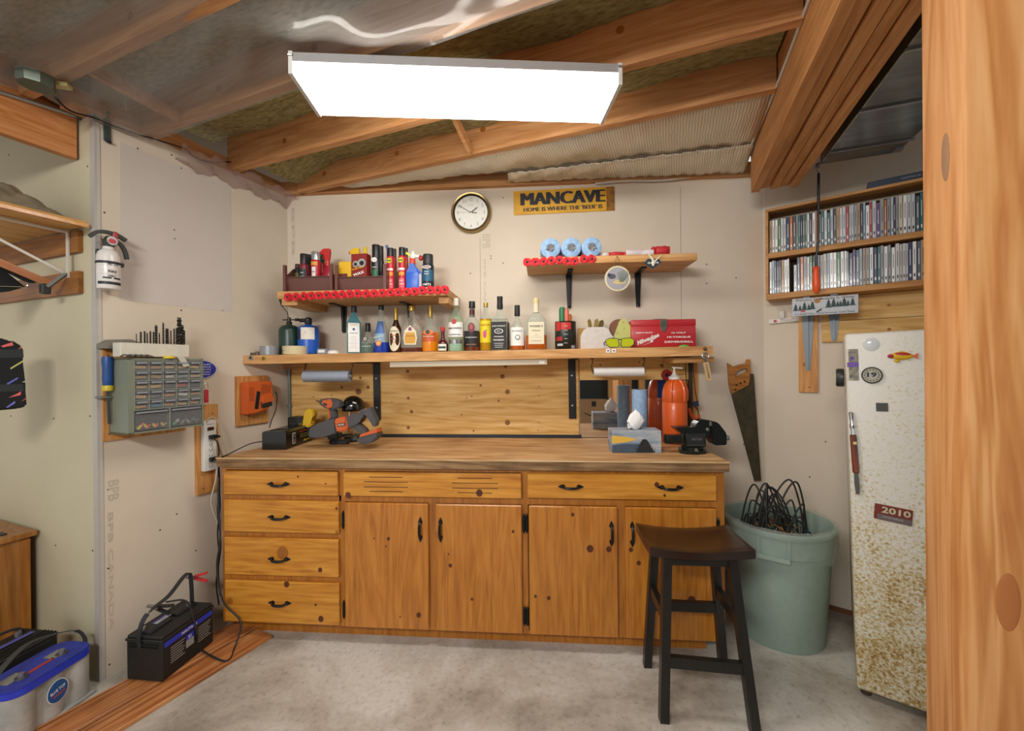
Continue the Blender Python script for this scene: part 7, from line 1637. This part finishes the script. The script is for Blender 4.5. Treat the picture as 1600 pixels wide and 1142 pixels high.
# crumpled khaki cloth
KH = noisy('khaki_cloth', [(.3, '6e6450'), (.6, '8f8368'), (.8, 'a09478')], 12, 6, .95, bump=.4)
m = M(); nx, ny = 60, 34; vs = []; fs = []
for a in range(nx):
    for b_ in range(ny):
        u_, v_ = a/(nx-1), b_/(ny-1); x = -.52+.46*u_; y = -.06-.30*v_
        e = (math.sin(math.pi*u_)**.5)*(math.sin(math.pi*v_)**.5)
        f_ = .35+.62*abs(math.sin(6*u_+2.2*math.sin(4*v_)+1))*(.6+.4*math.sin(9*v_+4*u_))+.3*abs(math.sin(11*v_-9*u_))+.16*abs(math.sin(23*u_+9*v_))
        vs.append((x+.02*math.sin(8*v_), y+.015*math.sin(12*u_), .001+e*(.03+.085*f_)))
for a in range(nx-1):
    for b_ in range(ny-1): fs.append((a*ny+b_, a*ny+b_+1, (a+1)*ny+b_+1, (a+1)*ny+b_))
fs.append(tuple([a*ny for a in range(nx)]+[(nx-1)*ny+b_ for b_ in range(1, ny)]+[a*ny+ny-1 for a in range(nx-2, -1, -1)]+[b_ for b_ in range(ny-2, 0, -1)]))
m.geo(vs, fs, KH); m.solo('khaki_jacket', 'crumpled khaki clothing piled on the closet shelf', 'clothing', AP(0, .001, 2.039), FA.ang)
# hanger and dark clothes seen at the picture's left edge
X_ = -.30
pA, pB = xav(77, 443, X_), xav(-60, 385, X_)
def fa_loc(p): d = p-AP(X_, 0, 0); return Vector((0, -d.dot(FA.out), d.z))
t = thing('clothes_hanger', 'wooden clothes hanger sloping in from the left edge', 'hanger', AP(X_, 0, 0), FA.ang)
m = M(); a, b_ = fa_loc(pA), fa_loc(pB); m.bar(a, b_, .012, .030, plain('c08058', .5), up=(0, .2, 1)); m.part('hanger_arm', t)
m = M(); d_ = (a-b_).normalized(); m.tube(smooth_path([b_, b_+Vector((0, 0, .05)), b_+Vector((0, -.01, .08)), b_+Vector((0, .02, .09))], 4), .002, CHROME, 6); m.part('hook', t)
t = thing('trouser_hanger', 'black plastic hanger with chrome clip hook behind the wooden one', 'hanger', AP(X_-.05, 0, 0), FA.ang)
def pr(px, py, x0=X_-.05): p = xav(px, py, x0); d = p-AP(x0, 0, 0); return Vector((0, -d.dot(FA.out), d.z))
m = M(); P_ = smooth_path([pr(-30, 408), pr(0, 416), pr(25, 428), pr(45, 438), pr(54, 438)], 4)
for a, b_ in zip(P_, P_[1:]): m.bar(a, b_+(b_-a)*.1, .014, .022, DARK, up=(0, 0, 1))
m.part('hanger_arm', t)
m = M(); m.tube(smooth_path([pr(34, 449), pr(41, 449), pr(43, 446), pr(42, 442)], 4), .0022, CHROME, 6); m.tube([pr(0, 447), pr(34, 448)], .002, CHROME, 6); m.part('clip_rod', t)
VEST = plain('14181c', .85)
t = thing('black_garment', 'black shoulder of a garment hung on the plastic hanger', 'clothing', AP(X_-.09, 0, 0), FA.ang)
f2 = lambda px, py: (lambda v: (v.y, v.z))(pr(px, py, X_-.09))
m = M(); m.prism([f2(*q) for q in [(-60, 425), (0, 422), (18, 436), (34, 449), (10, 456), (-60, 462)]], -.03, .03, VEST, 'yz'); m.part('shoulder', t)
# black striped vest
t = thing('patterned_bag', 'black fabric with bright coloured dashes at the left edge', 'clothing', AP(X_, 0, 0), FA.ang)
f3 = lambda px, py: (lambda v: (v.y, v.z))(pr(px, py, X_))
m = M(); m.prism([f3(*q) for q in [(-70, 520), (0, 530), (12, 536), (27, 541), (28, 575), (31, 600), (34, 634), (20, 638), (-70, 646)]], -.05, .05, VEST, 'yz'); bmesh.ops.bevel(m.bm, geom=list(m.bm.edges), offset=.006, segments=2, affect='EDGES'); m.part('fabric', t)
m = M()
for q, c in [([(-8, 541), (10, 535), (12, 540), (-4, 543)], 'e86a6a'), ([(19, 546), (26, 541), (26, 544)], 'e08070'), ([(7, 575), (27, 563), (28, 565), (8, 577)], 'c8c878'), ([(1, 599), (19, 589), (19, 592), (3, 601)], '6a6ac8'), ([(4, 621), (19, 614), (24, 611), (23, 617), (18, 618)], 'e86a6a'), ([(24, 627), (33, 620), (33, 622)], 'd87868'), ([(0, 636), (14, 626), (15, 629), (4, 636)], '7a7ad8'), ([(25, 597), (30, 595), (30, 597)], 'c8d8c0')]:
    m.prism([f3(*k) for k in q], .0505, .0515, plain(c, .7), 'yz')
m.part('dashes', t, kind='stuff')
m = M()
for y0_, y1_ in ((546, 560), (600, 612)): m = M(); m.prism([f3(*k) for k in [(-70, y0_+1), (27, y0_), (28, y1_-1), (-70, y1_)]], .0502, .051, plain('2c3234', .8), 'yz'); m.part('grey_band', t)
# header board, conduit and junction box at the top left
HD = wood('header_fir', 'a8622c', 'c8844c', 'd89a64', 'y', .8, .6)
m = M(); m.box((0, -.6, 0), (.04, 1.18, .2), HD, .001); m.solo('header_board', 'wide orange-brown header board running along the ceiling of the alcove', 'board', AP(-.146, .001, 2.44), FA.ang)
m = M(); m.box((0, -.6, 0), (.04, 1.18, .12), DKW, .001); m.solo('header_board', 'darker brown board stacked on top of the orange-brown header', 'board', AP(-.15, .001, 2.602), FA.ang)
a, b_ = on_plane(124, 183, AP(-.115, 0, 0), FA.ux), on_plane(0, 144, AP(-.115, 0, 0), FA.ux); b2_ = b_+(b_-a)*.6
m = M(); m.tube([Vector((0, 0, 0)), b2_-a], .008, plain('a8a8a6', .3, .7), 10); m.lathe([(.012, -.01), (.012, .012)], plain('5a6870', .4, .5), seg=12, ax='y'); m.solo('conduit', 'grey conduit running along the header board at upper left', 'conduit', a)
p = on_z(56, 126, 2.47); t = thing('junction_box', 'grey-green octagonal junction box hanging under the plastic at upper left', 'junction box', p, rad(20))
m = M(); m.lathe([(1e-4, -.022), (.05, -.022), (.052, -.016), (.052, .022), (1e-4, .022)], plain('6a7468', .45, .5), seg=8); m.part('box', t)
m = M(); m.box((.03, .045, .02), (.09, .03, .014), plain('c8bc84', .5)); m.part('tape', t)
# ================================================================ disc shelf on the right wall
SX0, SX1, SZ0, SZ1, SD = .03, 1.00, 1.752, 2.268, .155
t = thing('disc_shelf', 'two-tier wooden wall shelf packed with disc cases', 'shelf', FR.pt(SX0, .001, SZ0), FR.ang)
CW_ = wood('disc_shelf_pine', '9c6a36', 'b98448', 'cc9a60', 'x', .8, .6); W_ = SX1-SX0; H_ = SZ1-SZ0; th = .018; SM = .262
zz0 = [0, SM, H_-th]
for z_, hh, nm in ((0, .03, 'bottom_board'), (SM-.028, .028, 'middle_board'), (H_-.014, .014, 'top_board')):
    m = M(); m.box((W_/2, -SD/2, z_+hh/2), (W_-(.0 if nm != 'middle_board' else .028), SD, hh), CW_, .001); m.part(nm, t)
for x_ in (.007, W_-.007):
    m = M(); m.box((x_, -SD/2, H_/2+.008), (.014, SD, H_-.046), CW_, .001); m.part('side_board', t)
m = M(); m.box((W_/2, -.003, H_/2), (W_-.03, .004, H_-.05), plain('3a2c1c', .9)); m.part('back_panel', t)
rnd = random.Random(11)
cd_cols = ['white', 'silver', 'grey', 'navy', 'black', 'pale blue', 'cream', 'charcoal', 'slate', 'teal', 'tan', 'red', 'purple', 'green', 'orange']
hexes = dict(white='f2f2f2', silver='c8ccd2', grey='9a9ca2', navy='243054', black='1c1e22', cream='d4cbb0', charcoal='3c3e44', slate='56626e', teal='2a6a70', tan='b08a5c', red='b03030', purple='5a3c7a', green='3c7a48', orange='c87838'); hexes['pale blue'] = '9ab4cc'
wts = [9, 6, 4, 3, 2, 4, 3, 1.5, 2.5, 1.5, 1.5, 1.5, 1, 1, 1]
CASE = {k: plain(v, .35, coat=.2) for k, v in hexes.items()}; OUT = {'w': plain('c4c6c8', .4), 'b': plain('1a1b1e', .35)}
protos = {}
def disc_case(colr, tint, wd, ht):
    key = (colr, tint, wd, ht)
    if key not in protos:
        t_ = thing('disc_case', '', 'disc case'); m = M(); m.box((0, .067, ht/2), (wd, .130, ht), OUT[tint], .0012); m.part('case', t_)
        m = M(); m.box((0, .0006, ht/2), (wd*.86, .003, ht*.965), CASE[colr]); inkc = CASE['black'] if colr in ('white', 'silver', 'cream', 'pale blue', 'tan', 'grey') else CASE['white']
        m.box((0, -.0012, ht*.6), (wd*.16, .0006, ht*.4), inkc); m.box((0, -.0012, ht*.14), (wd*.4, .0006, ht*.08), inkc); m.part('spine', t_)
        protos[key] = t_; return t_, True
    return copy_tree(protos[key]), False
for row, z_, hmax, nm in ((0, SM+.001, .198, 'upper'), (1, .031, .195, 'lower')):
    x = .018; items = []
    while x < .78:
        wd = rnd.choice([.0085, .011, .0138, .0138]); colr = rnd.choices(cd_cols, wts)[0]; ht = rnd.choice([.19, .19, .186, .175 if rnd.random() < .3 else .19])
        if row == 1 and .105 < x < .135: x += .02; ht = .15
        items.append((x+wd/2, wd, colr, ht)); x += wd+rnd.uniform(.0006, .0018)
    n = len(items)
    for i, (xc, wd, colr, ht) in enumerate(items):
        o, _ = disc_case(colr, 'b' if colr in ('navy', 'charcoal', 'slate', 'black', 'teal', 'green') or rnd.random() < .25 else 'w', wd, ht)
        o.location = FR.pt(SX0+xc, SD-.010-rnd.uniform(0, .008), SZ0+z_); o.rotation_euler = (0, rad(rnd.uniform(-.3, .3)), FR.ang)
        tag(o, '%s-spined disc case, number %d from the left end of the %s row' % (colr, i+1, nm), 'disc case', 'disc cases in the %s row' % nm)
# flat dark slab on top of the shelf
xa, z = FR.at(1355, 290, .12); 
t = thing('flat_box', 'flat blue-grey box lying on top of the disc shelf', 'box', FR.pt(xa, .13, SZ1+.002), FR.ang)
m = M(); m.box((.17, .05, .018), (.34, .12, .034), plain('39465a', .45), .002); m.part('box_body', t); m = M(); m.text('OFFICE', (.16, -.0115, .018), .008, plain('aab4c0', .5), w=.07); m.part('lettering', t)
# orange handled pick-up tool hanging in front
x, z1 = FR.at(1279, 262, .19); _, z0 = FR.at(1275, 458, .19); xh, zh = FR.at(1275, 417, .19)
t = thing('hanging_pickup_tool', 'long black rod with bright orange handle hanging before the discs', 'tool', FR.pt(xh, .19, z0), FR.ang)
m = M(); hh = zh-z0; m.lathe([(1e-4, 0), (.008, .003), (.016, hh*.15), (.0185, hh*.35), (.016, hh*.7), (.013, hh*.9), (.018, hh*.97), (.015, hh), (1e-4, hh)], plain('f0561c', .35), seg=20); m.part('handle', t, 'bright orange handle')
m = M(); m.tube([(0, 0, hh-.01), (0.003, 0, hh+.06), (.010, 0, hh+.14), (x-xh, 0, z1-z0-.03)], [.005, .005, .0062, .0062], BLACK, 10); m.part('rod', t)
m = M(); m.tube(smooth_path([(x-xh, 0, z1-z0-.03), (x-xh-.008, 0, z1-z0-.01), (x-xh, 0, z1-z0), (x-xh+.004, -.004, z1-z0+.03)], 4), .0025, STEEL, 6); m.part('hook', t)
# winter scene sign under the shelf
xa, za = FR.at(1237.5, 468, .16); xb, zb = FR.at(1341, 460, .16); _, zc = FR.at(1237.5, 495, .16); xl, zl = FR.at(1341.5, 487, .16)
W_ = xb-xa; H_ = za-zc; tl = math.degrees(math.atan2(zb-za, xb-xa))
t = thing('winter_scene_sign', 'white metal licence-plate sign painted with dark fir trees, below the disc shelf', 'sign', FR.pt((xa+xb)/2, .163, (za+zc+zb+zl)/4), rot=(0, rad(-tl), FR.ang))
m = M(); m.box((0, 0, 0), (W_, .002, H_), plain('c8ccd4', .5, var=.15), .001); m.part('plate', t)
m = M(); FT = plain('2a4444', .6)
for x_, h_, b_ in [(-.44, .42, -.2), (-.37, .32, -.2), (-.30, .48, -.18), (-.23, .34, -.18), (-.175, .48, -.16), (.07, .48, -.12), (.145, .48, -.10), (.205, .32, -.10), (.245, .32, -.10), (.30, .5, -.10), (.355, .3, -.08), (.42, .42, -.08)]:
    h_ *= H_; x0_ = x_*W_; z_ = b_*H_
    for q in range(3): w_ = h_*.34*(1-.25*q); m.prism([(x0_-w_, z_+h_*.26*q), (x0_+w_, z_+h_*.26*q), (x0_, z_+h_*(.42+.29*q))], -.0022-.0002*q, -.0012, FT)
m.disc((-.1*W_, -.0018, .30*H_), W_*.05, plain('b07a3c', .6), 16, rz=H_*.14); m.prism([(-.12*W_, -.3*H_), (-.08*W_, -.22*H_), (-.03*W_, -.12*H_), (-.035*W_, -.24*H_), (-.1*W_, -.36*H_)], -.0022, -.0012, plain('4a4c50', .6)); m.disc((-.32*W_, -.0018, -.24*H_), W_*.04, plain('c05a50', .6), 12, rz=H_*.06); m.part('painted_trees', t, kind='stuff')
m = M(); m.text('Welcome To Muskoka In Winter', (0, -.002, .40*H_), H_*.13, plain('6a5a34', .6), w=W_*.9); m.text('In a Small Town, Good Snowman Gone Thaw', (0, -.002, -.40*H_), H_*.11, plain('26343c', .6), w=W_*.9); m.part('lettering', t)
# white clip holder on the wall
xa, za = FR.at(1198, 503, .02); xb, _ = FR.at(1249, 503, .02); W_ = xb-xa
t = thing('white_note_clip', 'white plastic note clip with small red print, stuck on the wall below the shelf', 'clip', FR.pt(xa+.01, .012, za))
t.rotation_euler = (0, rad(-3), FR.ang); W_ -= .01
m = M(); m.box((W_/2, 0, 0), (W_, .014, .028), plain('e2e0d8', .45), .003, seg=2); m.part('bar', t)
m = M(); m.box((W_*.45, -.008, .035), (.028, .012, .05), plain('d2d0c6', .45), .004, seg=2); m.part('clip_lever', t)
m = M(); m.box((W_*.22, -.0075, 0), (.016, .001, .016), plain('c04040', .5)); m.text('REAL ESTATE', (W_*.62, -.008, .004), .005, plain('b04444', .5), w=W_*.45, bold=.02); m.text('BROKERAGE', (W_*.58, -.008, -.005), .004, plain('b04444', .5), w=W_*.36, bold=.02); m.part('print', t)
# boards under the shelf with tapered brackets
xa, za = FR.at(1247, 470, .018); xb, _ = FR.at(1278, 560, .018); _, zb = FR.at(1262, 613, .018)
m = M(); m.box(((xb-xa)/2, -.009, (SZ0-.002-zb)/2), (xb-xa, .018, SZ0-.002-zb), PLYV, .001); m.disc((.03, -.0188, .16), .012, KNOTL, 12); m.disc((.05, -.0188, .03), .004, nail, 8)
m.solo('bracket_board', 'upright pine board under the left end of the disc shelf', 'board', FR.pt(xa, 0, zb), FR.ang)
x2, _ = FR.at(1284, 520, .018); _, z2 = FR.at(1290, 535, .018); zm = (z2+SZ0)/2-.01
for z0_, z1_, lab in ((z2, zm, 'lower long pine board on the wall above the refrigerator'), (zm+.002, SZ0-.002, 'upper long pine board on the wall under the disc shelf')):
    m = M(); L_ = .95; m.box((L_/2, -.01, (z1_-z0_)/2), (L_, .02, z1_-z0_), PLY, .001)
    for q in range(3): m.disc((.12+.16*q, -.0208, (z1_-z0_)*(.3+.2*q)), .008, KNOTL, 10)
    m.solo('bracket_board', lab, 'board', FR.pt(x2, 0, z0_), FR.ang)
def taper(px, pyb, wt_, wb, lab, d):
    x, z0_ = FR.at(px, pyb, d+.01); m = M(); h_ = SZ0-.003-z0_
    G_ = plain('7c868e', .5, .4)
    m.prism([(-wt_/2, h_), (wt_/2, h_), (wb/2, .006), (wb/4, 0), (-wb/4, 0), (-wb/2, .006)], -.004, 0, G_)
    m.prism([(-.0045, h_), (.0045, h_), (.0035, .01), (-.0035, .01)], -.016, -.003, G_); m.box((0, -.065, h_-.003), (.03, .13, .005), G_)
    m.disc((.004, -.0046, h_*.8), .004, STEEL, 8)
    m.solo('tapered_bracket', lab, 'bracket', FR.pt(x, d, z0_), FR.ang)
taper(1262.5, 579, .068, .022, 'long grey tapered steel shelf bracket on the upright board', .019)
taper(1303.5, 533, .062, .024, 'short grey tapered steel bracket above the refrigerator corner', .021)
# round dark knob seen at the refrigerator's left edge
p = fg.matrix_basis @ Vector((-.001, .12, 0)); pk = Vector((fp.x, fp.y, 0))-FR.ux*.045-FR.out*.10; pk.z = on_plane(1312, 590, pk, Vector((0, 1, 0))).z
t = thing('round_thermometer', 'dark round dial magnet seen edge-on at the refrigerator\'s left side', 'dial', (pk.x, pk.y, pk.z), FR.ang)
m = M(); m.lathe([(1e-4, -.016), (.036, -.016), (.040, -.010), (.040, .008), (.036, .013), (1e-4, .013)], plain('2e302e', .4), seg=28, ax='x'); m.part('case', t)
m = M(); m.lathe([(1e-4, -.0175), (.034, -.0175), (.034, -.015)], plain('c0c0b8', .3), seg=28, ax='x'); m.part('dial_face', t)
# hand saw hanging on the back wall beside the worktop
y_ = 2.575; p0 = on_y(1157, 590, y_); p0 = Vector((p0.x, y_, p0.z))
K = lambda pts: [((on_y(1100+a/3.567, 540+b/3.567, y_)-p0).x, (on_y(1100+a/3.567, 540+b/3.567, y_)-p0).z) for a, b in pts]
t = thing('hand_saw', 'old hand saw with wooden handle hanging on the wall beside the worktop', 'saw', p0)
m = M(); m.prism(K([(150, 268), (185, 250), (245, 220), (250, 158), (277, 156), (318, 752), (280, 756)]), -.001, .001, noisy('saw_steel', [(.3, '3e382a'), (.7, '5a5240')], 14, 8, .5, .5)); m.part('blade', t)
HW = wood('saw_handle', '7e4a18', 'a2692a', 'b87e3c', 'x', 1.2, .4, .2)
m = M()
strips = [[(130, 98), (150, 110), (165, 130), (170, 180), (150, 215), (135, 170)], [(135, 170), (165, 180), (185, 192), (200, 215), (188, 248), (150, 268), (138, 215)], [(165, 180), (245, 140), (252, 175), (243, 220), (185, 250), (160, 215)],
          [(155, 118), (200, 105), (235, 96), (240, 125), (215, 126), (185, 138), (165, 165), (160, 140)], [(232, 98), (238, 76), (254, 76), (252, 110), (256, 150), (238, 158), (236, 130)]]
for q, s_ in enumerate(strips): m.prism(K(s_), -.011-.0004*q, .009, HW)
m.part('handle', t)
for a, b_ in ((176, 218), (198, 208), (220, 200), (168, 245)):
    k_ = K([(a, b_)])[0]; m = M(); m.lathe([(1e-4, -.0145), (.006, -.014), (.006, -.011)], plain('4a3a20', .4, .6), (k_[0], 0, k_[1]), 12, 'Y'); m.part('rivet', t)
m = M(); m.cyl((0, 0, 0), (0, -.035, .0), .003, STEEL, seg=8); k_ = K([(200, 118)])[0]; m.solo('wall_nail', 'nail in the back wall holding the hand saw', 'nail', (p0.x+k_[0], 2.605, p0.z+k_[1]+.012))
# ================================================================ seen only in the mirror: the far end of the shop behind the photographer
m = M(); m.box((0, 0, 1.25), (5.2, .08, 2.5), plain('3e4446', .9, var=.2)); struct(m, 'wall_rear', (2.6, -1.9, 0), 0)
for k, (x_, w_) in enumerate([(1.13, .08), (1.30, .19), (1.64, .10)]):
    m = M(); m.box((0, 0, 1.25), (w_, .09, 2.5), PLYV if k != 1 else wood('stud_red', '5e3426', '7c4a38', '8f5c48', 'z')); m.solo('wall_stud', ['narrow pine stud seen in the mirror left of the roll reflection', 'reddish brown board seen in the mirror behind the roll reflection', 'pine stud seen at the right of the mirror'][k], 'stud', (x_, -1.8, 0))
KR = plain('a8835c', .8)
t = thing('cardboard_box', 'brown cardboard carton with a curved arrow, seen in the mirror', 'box', (.80, -1.5, .42))
m = M(); m.box((0, 0, .2), (.45, .25, .40), KR, .002); m.part('carton', t)
m = M(); P_ = [(.15-.30*k/10, .126, .20-.05*math.sin(math.pi*k/10)) for k in range(11)]; m.tube(P_, .007, INK, 6); m.part('printed_arrow', t)
m = M(); m.box((0, .126, .34), (.07, .002, .08), INK); m.box((0, .126, .04), (.09, .002, .07), INK); m.part('black_tape', t)
m = M(); m.box((0, 0, .205), (.9, .4, .41), plain('8f6c46', .8), .003); m.solo('low_crate', 'low brown crate under the carton, seen in the mirror', 'crate', (.9, -1.5, 0))
